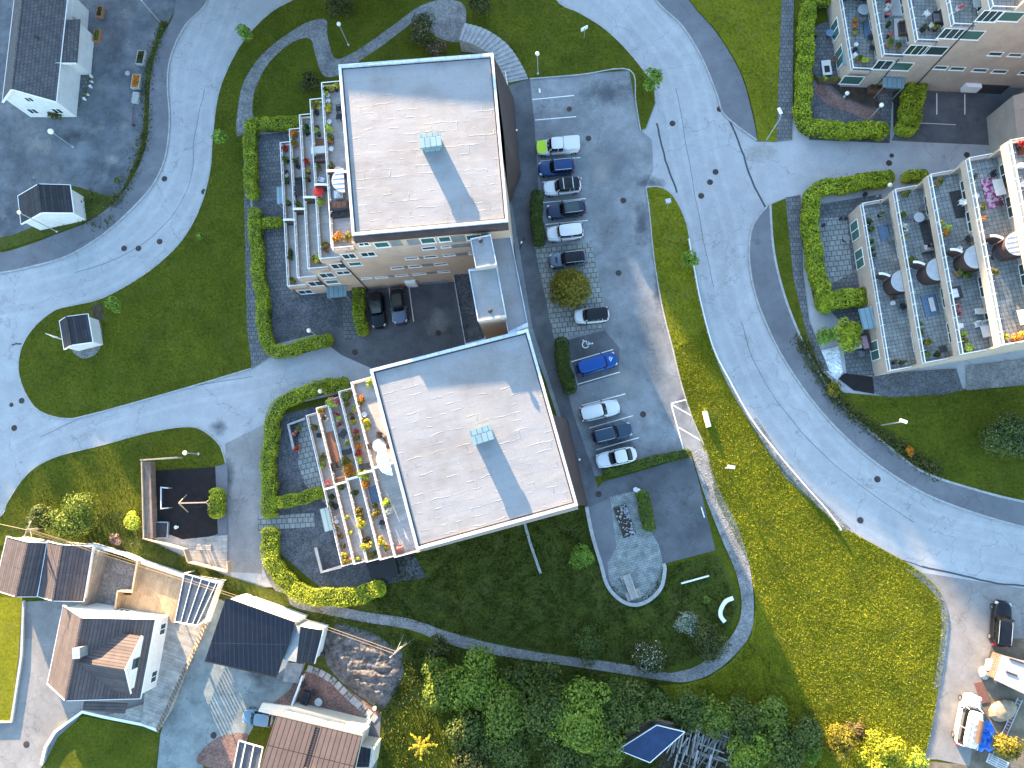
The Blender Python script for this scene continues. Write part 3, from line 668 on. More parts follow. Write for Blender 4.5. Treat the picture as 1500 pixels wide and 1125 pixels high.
hedge('small tapering green hedge beside the cobbled bed of the picnic court', [(939, 724), (944, 745), (950, 772)], 1.35, 1.2, leafm('bed_leaf2', (.06, .11, .012), (.17, .24, .03)), group=GH)
hedge('clipped rounded hedge at the edge of the dark playground', [(323, 721), (323, 752)], 1.55, 1.4, group=GH)
hedge('ragged bright green L-shaped hedge round the garden of the top right block', [(1238, 2), (1205, 6), (1181, 12), (1177, 60), (1174, 120), (1172, 170), (1184, 192), (1230, 196), (1288, 197)], 1.7, 1.4, group=GH, size=.12)
hedge('thick ragged green hedge beside the entrance of the top right block', [(1332, 128), (1331, 160), (1321, 194)], 2.3, 1.5, group=GH, size=.12)
hedge('long bright green hedge curling round the garden of the right-hand block', [(1296, 265), (1250, 273), (1205, 280), (1184, 295), (1184, 350), (1192, 400), (1204, 450)], 1.7, 1.4, group=GH, size=.12)
hedge('small clipped hedge block in front of the terraces of the right-hand block', [(1322, 264), (1348, 261)], 1.2, 1.2, group=GH, size=.1)
hedge('bushy hedge stub reaching from the long hedge to the right-hand block', [(1204, 450), (1230, 440), (1258, 437)], 2.0, 1.5, group=GH, size=.12)
# ---- single plants
def pl(name, label, cat, px, py, R_, h, leaf, zc=.6, **k):
    x, y = P(px, py, h*zc); return plant_thing(name, label, cat, x, y, R_, h, leaf, **k)
o = pl('bush', 'large round bronze-green bush standing on the paved bay among parked cars', 'bush', 835, 421, 2.55, 3.2, L_['golden'], n=9000, size=.11, trunk=.12, base=.35, lobes=46, flat=.75, dome=True)
GS = 'young trees beside the roads'
for px, py, lb, s in ((361, 50, 'young bright green tree at the upper left lawn edge beside the curving road', 1.2), (324, 200, 'young green tree at the lawn edge beside the left road, next to the hedge', 1.1),
                      (295, 348, 'tiny sparse sapling in the lawn near the bend of the left road', .6), (167, 448, 'low light green sapling on the lawn beside the small transformer hut', 1.1),
                      (958, 120, 'leafy lime-green young tree on the grass tip beside the parking lot entrance', 1.4), (1012, 383, 'young green tree on the strip between parking lot and right road', 1.15)):
    pl('young_tree', lb, 'tree', px, py, s, 3.2 if s > .7 else 1.8, L_['fresh'], n=int(420*s*s), size=.15, trunk=.05, base=1.1 if s > .7 else .6, lobes=7, group=GS)
GB = 'shrubs in the lawns'
for px, py, R_, h, lf, lb, l2 in (
    (455, 118, 1.5, 2.2, 'olive', 'dark olive shrub at the north-west corner of the northern block', None), (500, 6, 2.0, 2.6, 'olive', 'dark shrub at the top edge between the gravel path arms', None),
    (617, 42, 2.1, 2.6, 'olive', 'large olive shrub with pale blossom beside the gravel path', 'pink'), (642, 71, 1.5, 1.8, 'brown', 'pinkish flowering shrub against the north roof edge of the northern block', 'pink'),
    (705, 6, 1.9, 2.4, 'olive', 'dark olive shrub at the top edge beyond the path loop', None), (858, 943, 2.2, 2.2, 'deep', 'wide dark green shrub above the gravel footpath', None),
    (955, 960, 2.1, 2.2, 'olive', 'dark round shrub with a few white flowers beside the footpath', 'white'), (1008, 914, 1.5, 1.9, 'grey', 'silvery pale green shrub near the white curved bench', 'white'),
    (1040, 940, 2.4, 2.3, 'olive', 'big dark olive shrub between silvery shrub and footpath', None), (853, 815, 1.5, 2.4, 'fresh', 'bright green loose bush against the low wall beside the picnic court', None),
    (1478, 640, 3.0, 3.2, 'deep', 'large dark shrub at the right edge of the shaded lawn', 'grey'), (1332, 661, .55, .9, 'orange', 'small rust-orange shrub on the verge of the right pavement', None),
    (1240, 490, 2.1, 2.4, 'hedge', 'round bright green bush beside the white stone bed', None), (1213, 492, 1.4, 2.0, 'fresh', 'green bush at the end of the long hedge next to the pavement', None),
    (1222, 570, .9, .8, 'golden', 'low golden shrub beside the slate bed', None), (1035, 880, .5, .7, 'mid', 'small dark planted sapling in the lawn above the silvery shrub', None),
    (80, 165, 1.2, 1.2, 'olive', 'brown-green shrub at the corner of the white house', None), (110, 765, 3.2, 2.6, 'mid', 'spreading green bush on the bank above the twin-roofed garage', None),
    (60, 760, 2.0, 2.0, 'deep', 'dark green bush beside the utility pole on the bank', None), (190, 765, 1.3, 1.3, 'lime', 'yellow-green sunlit bush left of the playground wall', None),
    (168, 790, .8, .9, 'pink', 'small pinkish flowering bush below the yellow-green bush', 'rose'), (168, 171, .35, .4, 'mid', 'small green weed tuft in the gravel yard', None)):
    if lb.startswith('small green weed'): px, py = 171, 264
    pl('shrub', lb, 'shrub', px, py, R_, h, L_[lf], n=int(650*R_*R_+150), size=.12 if lf != 'grey' else .1, trunk=.035, base=.15, lobes=int(6+3*R_), group=GB, leaf2=L_[l2] if l2 else None)
# ---- the wood at the bottom, each crown a tree of its own
GT = 'trees of the lower wood'
woods = [(655, 1010, 2.6, 5, 'mid', 'pale green edge tree'), (700, 1000, 3.0, 6, 'leafy', 'bushy green tree'), (735, 1040, 3.4, 7, 'mid', 'broad mid-green tree'), (790, 1050, 3.2, 7.5, 'deep', 'dark green tree'),
         (850, 1045, 3.6, 8, 'leafy', 'tall bright-topped green tree'), (905, 1040, 2.8, 6, 'deep', 'dense dark tree'), (690, 1070, 2.8, 6, 'deep', 'dark tree'), (745, 1095, 3.0, 6.5, 'deep', 'dark bushy tree'),
         (800, 1010, 2.6, 5, 'deep', 'low dark tree'), (760, 1000, 2.2, 4.5, 'deep', 'small dark tree'), (880, 1085, 2.6, 5.5, 'mid', 'green tree'), (640, 985, 1.7, 3, 'mid', 'small green bush-like tree'),
         (950, 1035, 2.2, 4, 'deep', 'dark low tree'), (1000, 1040, 2.2, 3.6, 'deep', 'dark scrub tree'), (1050, 1050, 2.2, 3.5, 'mid', 'green scrub tree'), (1090, 1060, 2.3, 3.6, 'deep', 'dark scrub tree'),
         (1130, 1055, 2.2, 3.4, 'mid', 'green scrub tree'), (1100, 1105, 2.4, 4, 'leafy', 'green bushy tree'), (1150, 1100, 2.3, 4, 'deep', 'dark bushy tree'), (1180, 1075, 2.0, 3.2, 'deep', 'dark bush-like tree'), (700, 1120, 2.8, 5.5, 'olive', 'olive tree'),
         (820, 1105, 2.9, 6, 'deep', 'dark green tree'), (645, 950, 1.4, 1.8, 'olive', 'small olive scrub tree')]
spot = ['left of the round lawn', 'nearest the footpath bend', 'at the left edge of the wood', 'in the middle of the wood', 'in the middle of the wood just left of the blue roof', 'overhanging the blue-roofed shed', 'right of the round lawn', 'at the bottom edge of the wood',
        'close below the gravel footpath', 'between path and wood on the left', 'left of the blue roof corner', 'at the wood tip above the round lawn', 'above the blue-roofed shed', 'above the lumber pile', 'right above the lumber heap', 'on the right wing of the thicket',
        'at the shadow edge of the sunlit meadow', 'right of the lumber heap', 'at the bottom right of the thicket', 'at the meadow end of the thicket', 'at the bottom left corner of the wood', 'at the bottom edge beside the blue shed', 'beside the pole on the rock outcrop']
for (px, py, R_, h, lf, lb), sp in zip(woods, spot):
    pl('broadleaf_tree', lb+' '+sp, 'tree', px, py, R_, h, L_[lf], zc=.7, n=int(560*R_*R_), size=.17, trunk=.10, base=h*.2, lobes=int(9+2.5*R_), group=GT, spread=.72)
for px, py, R_, lf, lb in ((1232, 1085, 2.0, 'golden', 'sunlit golden bush at the foot of the meadow, left of the pair'), (1290, 1105, 2.6, 'straw', 'sunlit yellow-green bush at the bottom edge of the meadow'), (1255, 1070, 1.4, 'brown', 'sunlit orange-brown bush at the foot of the meadow'),
                           (1340, 1118, 1.6, 'lime', 'small sunlit yellow bush beside the driveway end'), (1480, 1095, 1.8, 'golden', 'sunlit golden bush in the dry yard below the van'), (1190, 1105, 1.2, 'fresh', 'light green small bush in the shade edge of the thicket')):
    pl('shrub', lb, 'shrub', px, py, R_, R_*1.1, L_[lf], n=int(700*R_*R_), size=.12, trunk=.035, base=.1, lobes=10, group='bushes at the foot of the meadow')
# sunlit top-shoot of a small spruce in the round lawn
x, y = P(618, 1090, 1.5); o = thing('small_spruce', 'small star-shaped yellow spruce standing alone on the round lawn', 'tree', (x, y, 0)); mb = MB(); mb.tube([(0, 0, 0), (.05, 0, 2.6)], .06, 6, .02); mb.build('trunk', M['bark'], o)
C = []; 
for k in range(11):
    a = k*2.4; ln_ = 1.7*(1-k/16); z_ = 1.5+k*.1
    for t in np.linspace(.15, 1, 26): C.append((ln_*t*math.cos(a+.15*math.sin(t*6)), ln_*t*math.sin(a), z_+.25*t+rs.normal(0, .04)))
C = np.repeat(np.array(C), 4, 0)+rs.normal(0, .06, (len(C)*4, 3)); V, Fq = leaves(C, np.tile((0, 0, 1.), (len(C), 1)), .08); np_mesh('crown', V, Fq, L_['yellow'], o)
# ---- uncountable growth: grass blades and ground cover
def inside(poly, X):
    c = np.zeros(len(X), bool); j = len(poly)-1
    for i in range(len(poly)):
        xi, yi = poly[i]; xj, yj = poly[j]
        c ^= ((yi > X[:, 1]) != (yj > X[:, 1])) & (X[:, 0] < (xj-xi)*(X[:, 1]-yi)/(yj-yi+1e-12)+xi); j = i
    return c
def blades(name, label, polys, n, h, wd, leaf, z=.1, clump=.5, lean=.5):
    C = []
    for pts in polys:
        p = W(pts); a = np.array(p); lo, hi = a.min(0), a.max(0)
        X = lo+(hi-lo)*rs.rand(int(n*(hi-lo).prod()), 2); X = X[inside(p, X)]
        f = np.sin(X[:, 0]*1.7+2*np.sin(X[:, 1]*.9))*np.sin(X[:, 1]*1.3+1.5*np.sin(X[:, 0]*.7)); X = X[rs.rand(len(X)) < 1-clump*(f < 0)]
        C.append(X)
    X = np.vstack(C); m_ = len(X); a = rs.rand(m_)*6.28; hh_ = h*(.5+rs.rand(m_)); w_ = wd*(.6+.8*rs.rand(m_))
    dx = np.cos(a)*w_; dy = np.sin(a)*w_; lx = rs.normal(0, lean, m_)*hh_; ly = rs.normal(0, lean, m_)*hh_
    B0 = np.column_stack([X[:, 0]-dx, X[:, 1]-dy, np.full(m_, z)]); B1 = np.column_stack([X[:, 0]+dx, X[:, 1]+dy, np.full(m_, z)]); T = np.column_stack([X[:, 0]+lx, X[:, 1]+ly, z+hh_])
    V = np.stack([B0, B1, T], 1).reshape(-1, 3); o = np_mesh(name, V, np.arange(3*m_).reshape(-1, 3), leaf); tag(o, label, 'grass', kind='stuff'); return o
mead = [LE_R[i] for i in range(6, 20)]+[(1340, 1160), (1120, 1160), (1060, 1060), (1000, 1005), (1040, 994), (1075, 968), (1102, 932), (1108, 895), (1100, 830), (1078, 790), (1048, 730), (1034, 657), (1015, 615), (1000, 570), (985, 510)]
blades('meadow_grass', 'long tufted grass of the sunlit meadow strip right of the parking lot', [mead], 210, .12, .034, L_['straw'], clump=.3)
blades('lawn_grass', 'short mown grass of the lawns between the roads', [LW+[(370, 480), (360, 300), (356, 185), (420, 120), (480, -40), (430, -40)], SW+[(318, 684), (218, 690), (215, 790), (60, 780), (0, 780)], [(690, 40), (775, 113), (922, 103), (937, 192), (960, 150)]+LN[2:-1]+[(815, -20), (700, -20)],
        [(948, 276), (985, 288), (1003, 320), (1020, 410), (1035, 480), (985, 508), (970, 450), (957, 380)], [(1012, 0), (1104, 170), (1137, 207), (1146, 0)], SWO[3:10]+[(1500, 560), (1310, 584), (1240, 576), (1200, 545)]], 34, .08, .05, L_['blade'], clump=.3)
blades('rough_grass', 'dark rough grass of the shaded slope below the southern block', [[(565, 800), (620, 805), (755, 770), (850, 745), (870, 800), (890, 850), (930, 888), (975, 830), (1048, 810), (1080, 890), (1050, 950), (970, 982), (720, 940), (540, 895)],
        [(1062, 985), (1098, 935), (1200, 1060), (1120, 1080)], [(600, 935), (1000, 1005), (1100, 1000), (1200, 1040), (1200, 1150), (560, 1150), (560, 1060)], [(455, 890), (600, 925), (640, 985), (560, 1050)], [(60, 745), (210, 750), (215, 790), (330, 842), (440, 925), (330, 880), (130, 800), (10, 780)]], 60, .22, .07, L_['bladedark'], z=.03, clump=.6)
C = []; 
for px, py, n in ([(x_, y_, 60) for x_, y_ in sm([(1172, 500), (1195, 540), (1225, 585), (1260, 615), (1300, 645), (1340, 672), (1370, 690)], 9)]+[(x_, y_, 30) for x_, y_ in sm([(240, 36), (226, 80), (216, 130), (215, 190), (205, 225), (185, 275), (165, 300)], 7)]+[(rnd.uniform(70, 165), rnd.uniform(288, 330), 30) for _ in range(22)]):
    x, y = P(px, py); C.append(np.column_stack([x+rs.normal(0, .45, n), y+rs.normal(0, .45, n), .1+np.abs(rs.normal(0, .22, n))]))
C = np.vstack(C); V, Fq = leaves(C, np.tile((0, 0, 1.), (len(C), 1)), .13, jit=.8); tag(np_mesh('ground_cover', V, Fq, L_['olive']), 'low scrubby ground cover along the pavement verges', 'ground cover', kind='stuff')
# ================================================================ the stepped apartment blocks
M['peach'] = brickm('peach_brick', (.46, .33, .245), (.52, .38, .285), (.42, .33, .26), .24, .085, .012, wear=.12, ws=.5, bmp=.15)
M['peach_r'] = brickm('sand_brick', (.40, .325, .265), (.46, .375, .31), (.37, .31, .26), .24, .085, .012, wear=.12, ws=.5, bmp=.15)
M['brown'] = mtl('brown_cladding', (.050, .030, .028), (.072, .045, .042), .8, .6, fine=.15, fs=8)
M['terr'] = brickm('terrace_slab', (.24, .26, .255), (.29, .31, .30), (.10, .11, .11), .42, .42, .025, offset=0, wear=.3)
M['terr_w'] = brickm('pale_deck_board', (.42, .40, .38), (.50, .48, .455), (.22, .21, .20), 3.5, .14, .012, wear=.15)
M['pane'] = glassm('window_glass', (.025, .05, .05), .05)
M['pane_g'] = glassm('green_window_glass', (.05, .12, .10), .08)
M['rail_glass'] = glassm('balustrade_glass', (.35, .45, .50), .1, .35)
M['slate'] = mtl('slate_panel', (.16, .18, .19), (.21, .23, .24), 1.2, .5)
M['coping'] = brickm('coping_metal', (.62, .66, .70), (.42, .47, .54), (.3, .34, .4), 1.3, 1.3, .03, rough=.45, metal=.2, wear=.12)
M['vent_metal'] = brickm('vent_sheet', (.17, .27, .31), (.20, .30, .34), (.08, .12, .14), .55, 6, .035, rough=.45, metal=.15, wear=.1)
def membrane(name, tilt):
    mt, nt, b = new_mat(name)
    uv = nd(nt, 'ShaderNodeUVMap'); mp = nd(nt, 'ShaderNodeMapping'); nt.links.new(uv.outputs[0], mp.inputs['Vector'])
    br = nd(nt, 'ShaderNodeTexBrick'); br.offset = .37; br.inputs['Scale'].default_value = 1
    br.inputs['Brick Width'].default_value = 2.6; br.inputs['Row Height'].default_value = .85; br.inputs['Mortar Size'].default_value = .07; br.inputs['Mortar Smooth'].default_value = 1.0
    br.inputs['Color1'].default_value = (.225, .224, .226, 1); br.inputs['Color2'].default_value = (.24, .238, .238, 1); br.inputs['Mortar'].default_value = (.222, .219, .22, 1)
    wb = nd(nt, 'ShaderNodeTexNoise', i_Scale=.7, i_Detail=3.0); nt.links.new(pos(nt), wb.inputs['Vector']); ws_ = nd(nt, 'ShaderNodeVectorMath', operation='SCALE'); ws_.inputs['Scale'].default_value = .55; nt.links.new(wb.outputs['Color'], ws_.inputs[0])
    wa = nd(nt, 'ShaderNodeVectorMath', operation='ADD'); nt.links.new(mp.outputs[0], wa.inputs[0]); nt.links.new(ws_.outputs[0], wa.inputs[1]); nt.links.new(wa.outputs[0], br.inputs['Vector'])
    st = ramp(nt, noise(nt, .22, 6, .7), (.78, .74, .71), (1.05, 1.06, 1.09), .27, .55)
    col = mix(nt, 1.0, br.outputs['Color'], st, 'MULTIPLY')
    col = mix(nt, 1.0, col, ramp(nt, noise(nt, 5, 4, .7), (.93,)*3, (1.07,)*3, .3, .7), 'MULTIPLY')
    nt.links.new(col, b.inputs['Base Color']); b.inputs['Roughness'].default_value = .75
    mp2 = nd(nt, 'ShaderNodeMapping'); nt.links.new(uv.outputs[0], mp2.inputs['Vector']); mp2.inputs['Scale'].default_value = (.2, .55, 1)
    n2 = noise(nt, .8, 3, .5, mp2.outputs[0])
    r2 = ramp(nt, n2, (0, 0, 0), (.45, .45, .45), .45, .75); b1 = nd(nt, 'ShaderNodeBump'); b1.inputs['Strength'].default_value = .8; b1.inputs['Distance'].default_value = .05
    sm_ = nd(nt, 'ShaderNodeMath', operation='MULTIPLY_ADD'); sm_.inputs[1].default_value = .7
    iv = nd(nt, 'ShaderNodeMath', operation='SUBTRACT'); iv.inputs[0].default_value = 1; nt.links.new(br.outputs['Fac'], iv.inputs[1])
    msk = nd(nt, 'ShaderNodeMath', operation='MULTIPLY'); nt.links.new(br.outputs['Fac'], msk.inputs[0]); nt.links.new(ramp(nt, noise(nt, .8, 3, .6), (0, 0, 0), (1, 1, 1), .5, .68), msk.inputs[1])
    nt.links.new(msk.outputs[0], sm_.inputs[0]); nt.links.new(r2, sm_.inputs[2])
    nt.links.new(sm_.outputs[0], b1.inputs['Height']); nt.links.new(b1.outputs['Normal'], b.inputs['Normal'])
    return mt
M['membrane'] = membrane('roof_membrane', 0)
M['canopy'] = mtl('canopy_sheet', (.34, .37, .40), (.42, .45, .48), 2, .6)
class Block:
    def __init__(s, label, O, V, E, zp, nlev, step, roofz, wall, ang=None, U=None, rail_in=0.0, vd=.5, floor=None):
        """O,V: ends of the lowest parapet (world xy); E: direction point for the uphill axis; zp: floor of terrace 1"""
        s.O = Vector(O); s.uy = (Vector(V)-s.O); s.L = s.uy.length; s.uy.normalize()
        s.ux = Vector(E).normalized(); s.z1 = zp; s.step = step; s.n = nlev; s.wallm = wall
        s.fh = 2.9; s.U = U; s.rz = roofz
        s.ang = math.atan2(s.ux.y, s.ux.x)
        s.root = thing('apartment_block', label, 'building', (*s.at(U/2, s.L/2), 0), 0, world=True)
        s.zk = .915 if 'northern' in label else 1.0; s.vd = vd*s.L; s.build(floor or M['terr'])
    def at(s, u, v): q = s.O+s.ux*u+s.uy*v; return (q.x, q.y)
    def at3(s, u, v, z): return (*s.at(u, v), z)
    def pr(s, mb, u0, u1, v0, v1, z0, z1): return mb.prism([s.at(u0, v0), s.at(u1, v0), s.at(u1, v1), s.at(u0, v1)], z0, z1)
    def zf(s, k): return s.z1+(k-1)*s.fh        # floor height of terrace k (1..n)
    def on(s, k, px, py, dz=0): return P(px, py, s.zf(k)+.08+dz)
    def build(s, floor):
        w_ = MB(); n, st, L, U = s.n, s.step, s.L, s.U; rec = 1.15
        for k in range(0, n+1):
            z0 = 0 if k == 0 else s.zf(k); z1 = s.zf(k+1) if k < n else s.rz-.35
            u0 = k*st+(rec if k > 0 else .06)
            s.pr(w_, u0, U, .0, L, z0, z1-.001)
            if k > 0:                           # cheek walls of the recess
                s.pr(w_, k*st+.25, u0, .0, .22, z0+.07, z1-.46); s.pr(w_, k*st+.25, u0, L-.22, L, z0+.07, z1-.46)
        w_.build('wall', s.wallm, s.root)
        for k in range(1, n+1):
            z = s.zf(k); u0 = (k-1)*st; u1 = k*st+rec
            f = MB(); s.pr(f, u0+.2, u1-.003, .2, L-.2, z-.02, z+.07); f.build('terrace_floor', floor, s.root, rot=s.ang)
            p = MB(); s.pr(p, u0, u0+.2, 0, L, z-.45, z+.42); s.pr(p, u0+.2, k*st+.0, 0, .2, z-.45, z+.42); s.pr(p, u0+.2, k*st+.0, L-.2, L, z-.45, z+.42)
            p.build('parapet', s.wallm, s.root)
            r = MB(); g_ = MB(); zt = z+1.05
            for v0 in (.08, L-.08): r.bar(s.at3(u0+.1, v0, zt), s.at3(k*st+.1, v0, zt), .07)
            r.bar(s.at3(u0+.1, .08, zt), s.at3(u0+.1, L-.08, zt), .08); r.bar(s.at3(u0+.1, .08, z+.47), s.at3(u0+.1, L-.08, z+.47), .05)
            m_ = int(L/1.25)
            for j in range(m_+1):
                v = .08+(L-.16)*j/m_; r.bar(s.at3(u0+.1, v, z+.42), s.at3(u0+.1, v, zt), .05)
                r.bar(s.at3(u0+.1, v, zt-.03), s.at3(u0+.38, v, zt-.03), .035)
            g_.quad(s.at3(u0+.1, .1, z+.48), s.at3(u0+.1, L-.1, z+.48), s.at3(u0+.1, L-.1, zt-.04), s.at3(u0+.1, .1, zt-.04))
            ra = r.build('railing', M['white'], s.root); g_.build('glass_panel', M['rail_glass'], ra)
    def glazing(s, vs, wd=2.2):
        """terrace doors in the recessed fronts"""
        for k in range(0, s.n+1):
            z = s.zf(k)+.1 if k > 0 else .15; u = k*s.step+(1.15 if k > 0 else .06); 
            for v in vs:
                fr = MB(); d = .05
                for a, b, c, e in ((v, v+wd, z+2.0, z+2.1), (v, v+wd, z, z+.08), (v, v+.08, z+.08, z+2.0), (v+wd-.08, v+wd, z+.08, z+2.0), (v+wd/2-.04, v+wd/2+.04, z+.08, z+2.0)):
                    s.pr(fr, u-d, u-.002, a, b, c, e)
                o = fr.build('terrace_door', M['white'], s.root); pa = MB(); s.pr(pa, u-.02, u-.004, v+.08, v+wd-.08, z+.08, z+2.0); pa.build('pane', M['pane_g'] if k == 0 else M['pane'], o)
    def canopies(s, v, r=1.35, drum=True, arc=True, top_only=False):
        for k in range(1, s.n+1):
            z = s.zf(k); uc = k*s.step-.02; zt = z+2.42
            if drum and not top_only:
                d_ = MB(); pts = [s.at(uc-(r-.12)*math.sin(t), v+r-(r-.12)*math.cos(t)) for t in np.linspace(0, math.pi, 13)]+[s.at(uc+1.1, v+2*r-.12), s.at(uc+1.1, v+.12)]
                d_.prism(pts, z+.08, zt-.06); d_.build('round_store', M['brown'], s.root, smooth=False)
            c_ = MB(); pts = [s.at(uc-r*math.sin(t), v+r-r*math.cos(t)) for t in np.linspace(0, math.pi, 17)]
            c_.prism(pts, zt-.05, zt); 
            for j in range(1, 5):
                q = v+2*r*j/5; hw = math.sqrt(max(0, r*r-(q-v-r)**2))*.95; s.pr(c_, uc-hw, uc, q-.03, q+.03, zt, zt+.03)
            if not top_only or k == s.n: c_.build('round_canopy', M['canopy'], s.root)
            if arc:
                a_ = MB(); cp = MB(); u0 = (k-1)*s.step+.25; u1 = uc-r*.75 if not top_only else uc+.9
                pts = []
                for t in np.linspace(0, 1, 9): pts.append(s.at(u0+(u1-u0)*t, v-.15+.5*t*t))
                l, rr = offset_line(pts, .07), offset_line(pts, -.07); a_.prism(l+rr[::-1], z+.075, z+1.75); a_.build('divider', M['brown'], s.root)
                l, rr = offset_line(pts, .12), offset_line(pts, -.12); cp.prism(l+rr[::-1], z+1.752, z+1.83); cp.build('divider_cap', M['white'], s.root)
    def plane(s, px, py, v):
        """(u,z) where the view through a pixel meets the wall at v"""
        q = Vector((px-750, -(py-562.5), F_PX)); d = Vector((q.dot(_ex), q.dot(_ey), q.dot(_ez)))
        nn = Vector((-s.ux.y, s.ux.x)); p0 = s.O+s.uy*v
        t = (p0.x*nn.x+p0.y*nn.y)/(d.x*nn.x+d.y*nn.y); x, y, z = d.x*t, d.y*t, (CAM_H+d.z*t)*s.zk
        return ((Vector((x, y))-p0).dot(s.ux), z)
    def window(s, x0, y0, x1, y1, v, sgn, pane='pane', frame=True, minh=.35, name='window', mull=0):
        xc, yc = (x0+x1)/2, (y0+y1)/2
        u, z = s.plane(xc, yc, v); ua, _ = s.plane(x0, yc, v); ub, _ = s.plane(x1, yc, v); _, za = s.plane(xc, y1, v); _, zb = s.plane(xc, y0, v)
        wd = abs(ub-ua); h = max(minh, abs(zb-za)*.8); a, b, c, e = u-wd/2, u+wd/2, z-h/2, z+h/2
        if c < .05: e += .05-c; c = .05
        def bx(mb, a, b, c, e, d0, d1):
            s.pr(mb, a, b, v+sgn*d0, v+sgn*d1, c, e)
        f = MB(); t = .07
        for q in ((a, b, e-t, e), (a, b, c, c+t), (a, a+t, c+t, e-t), (b-t, b, c+t, e-t)): bx(f, *q, .002, .05)
        for j in range(1, mull+1): bx(f, a+wd*j/(mull+1)-.03, a+wd*j/(mull+1)+.03, c+t, e-t, .002, .045)
        bx(f, a-.06, b+.06, c-.05, c-.003, .002, .09)
        o = f.build(name, M['white'], s.root); p = MB(); bx(p, a+t, b-t, c+t, e-t, .003, .02); p.build('pane', M[pane], o)
    def panel(s, name, x0, y0, x1, y1, v, sgn, mat, d=.025):
        xc, yc = (x0+x1)/2, (y0+y1)/2
        u, z = s.plane(xc, yc, v); ua, _ = s.plane(x0, yc, v); ub, _ = s.plane(x1, yc, v); _, za = s.plane(xc, y1, v); _, zb = s.plane(xc, y0, v)
        mb = MB(); s.pr(mb, min(ua, ub), max(ua, ub), v+sgn*.002, v+sgn*d, max(.03, min(za, zb)), max(za, zb)); return mb.build(name, mat, s.root)
    def roof(s, corners, z, south=0.0):
        """corners px NW,NE,SE,SW of the roof edge"""
        c = [Vector(P(x, y, z)) for x, y in corners]; cen = sum(c, Vector((0, 0)))/4
        ins = [q+(cen-q)*.045 for q in c]
        fc = [c[0], c[1], c[2]+s.uy*south, c[3]+s.uy*south]; mb = MB(); mb.prism(fc, z-.95, z-.03); mb.build('fascia', M['brown'], s.root)
        r = MB(); r.prism(ins, z-.029, z+.0, bot=False); s.roof_o = r.build('roof', M['membrane'], s.root, rot=s.ang)
        cp = MB()
        for i in range(4):
            a, b, d, e = c[i], c[(i+1) % 4], ins[(i+1) % 4], ins[i]
            cp.prism([a+(cen-a)*-.006, b+(cen-b)*-.006, b+(cen-b)*.028, a+(cen-a)*.028], z-.028, z+.22)
        cp.build('coping', M['coping'], s.root, rot=s.ang)
    def vent(s, px, py, z, lx, ly, h):
        x, y = P(px, py, z+h); mb = MB(); mb.obox((x, y), s.ang+.04, lx-.2, ly-.2, z-.02, z+h-.25); o = mb.build('roof_vent', M['vent_metal'], s.root, rot=s.ang)
        c = MB(); c.obox((x, y), s.ang+.04, lx, ly, z+h-.25, z+h); c.build('vent_cap', M['vent_metal'], o, rot=s.ang+.04)
    def batter(s, top, zt, bot, foot):
        A, B = [P3(x, y, zt) for x, y in top]; D, C = [P3(x, y, 0) for x, y in bot]
        Af, Bf = [(*q, 0) for q in foot]; mb = MB(); mb.quad(A, D, C, B); mb.face([A, Af, D]); mb.face([B, C, Bf]); mb.quad(A, B, Bf, Af)
        mb.build('sloping_wall', M['brown'], s.root)
def vec(a, b): return Vector(b)-Vector(a)
# --- northern block
O1, V1 = P(409, 208, 3.95), P(420, 420, 3.95)
B1 = Block('northern stepped apartment block with flat pale roof, planted west terraces and peach brick south front', O1, V1, vec(O1, P(722, 80, 17.4)), 2.9, 5, 2.17, 17.4, M['peach'], U=26.5, vd=.62, floor=M['terr_w'])
B1.roof([(497, 97), (722, 80), (744, 325), (517, 345)], 17.4, .5); B1.vent(630, 205, 17.4, 2.1, 1.35, 1.25); B1.canopies(B1.L*.57, 1.25, top_only=True)
B1.batter([(723, 82), (739, 205)], 16.6, [(752, 142), (763, 256)], [B1.at(26.4, .2), B1.at(26.4, 9)])
LV = B1.L; z5 = lambda x, y: (510+x/5.357, 310+y/5.357)
def z5b(s, l, **k):
    for a in l: s.window(*z5(a[0], a[1]), *z5(a[2], a[3]), LV, 1, **k)
z5b(B1, [(175, 192, 300, 250), (545, 158, 668, 218), (690, 148, 790, 205), (912, 133, 1038, 190)], pane='pane_g')
for a in ((305, 185, 400, 235), (440, 175, 540, 225), (795, 145, 905, 200), (1040, 125, 1095, 180)): B1.panel('slate_panel', *z5(*a[:2]), *z5(*a[2:]), LV, 1, M['slate'])
z5b(B1, [(560, 240, 675, 268), (712, 233, 790, 252), (430, 332, 540, 352), (580, 318, 690, 340), (735, 306, 830, 325), (940, 296, 975, 312), (320, 415, 425, 435), (460, 402, 565, 422), (668, 384, 772, 404), (90, 505, 182, 518), (203, 498, 305, 512), (360, 483, 465, 498), (500, 472, 605, 486), (698, 453, 796, 468)])
for a in ((802, 222, 950, 250), (836, 300, 930, 322), (572, 392, 660, 412), (612, 462, 690, 478), (545, 330, 575, 345), (430, 412, 458, 430), (312, 490, 352, 503)): B1.panel('louvre', *z5(*a[:2]), *z5(*a[2:]), LV, 1, M['slate'])
z2 = lambda x, y: (400+x/6.25, 270+y/6.25)
for a, pn in (((740, 480, 850, 520), 'pane'), ((600, 592, 735, 655), 'pane'), ((770, 578, 915, 632), 'pane'), ((665, 680, 795, 725), 'pane_g'), ((505, 692, 650, 755), 'pane'), ((560, 772, 695, 812), 'pane'), ((405, 788, 550, 845), 'pane'), ((465, 860, 595, 905), 'pane_g'), ((310, 870, 452, 928), 'pane'), ((222, 958, 365, 1005), 'pane')):
    B1.window(*z2(*a[:2]), *z2(*a[2:]), LV, 1, pane=pn, mull=1 if pn == 'pane' else 0)
pp = MB()
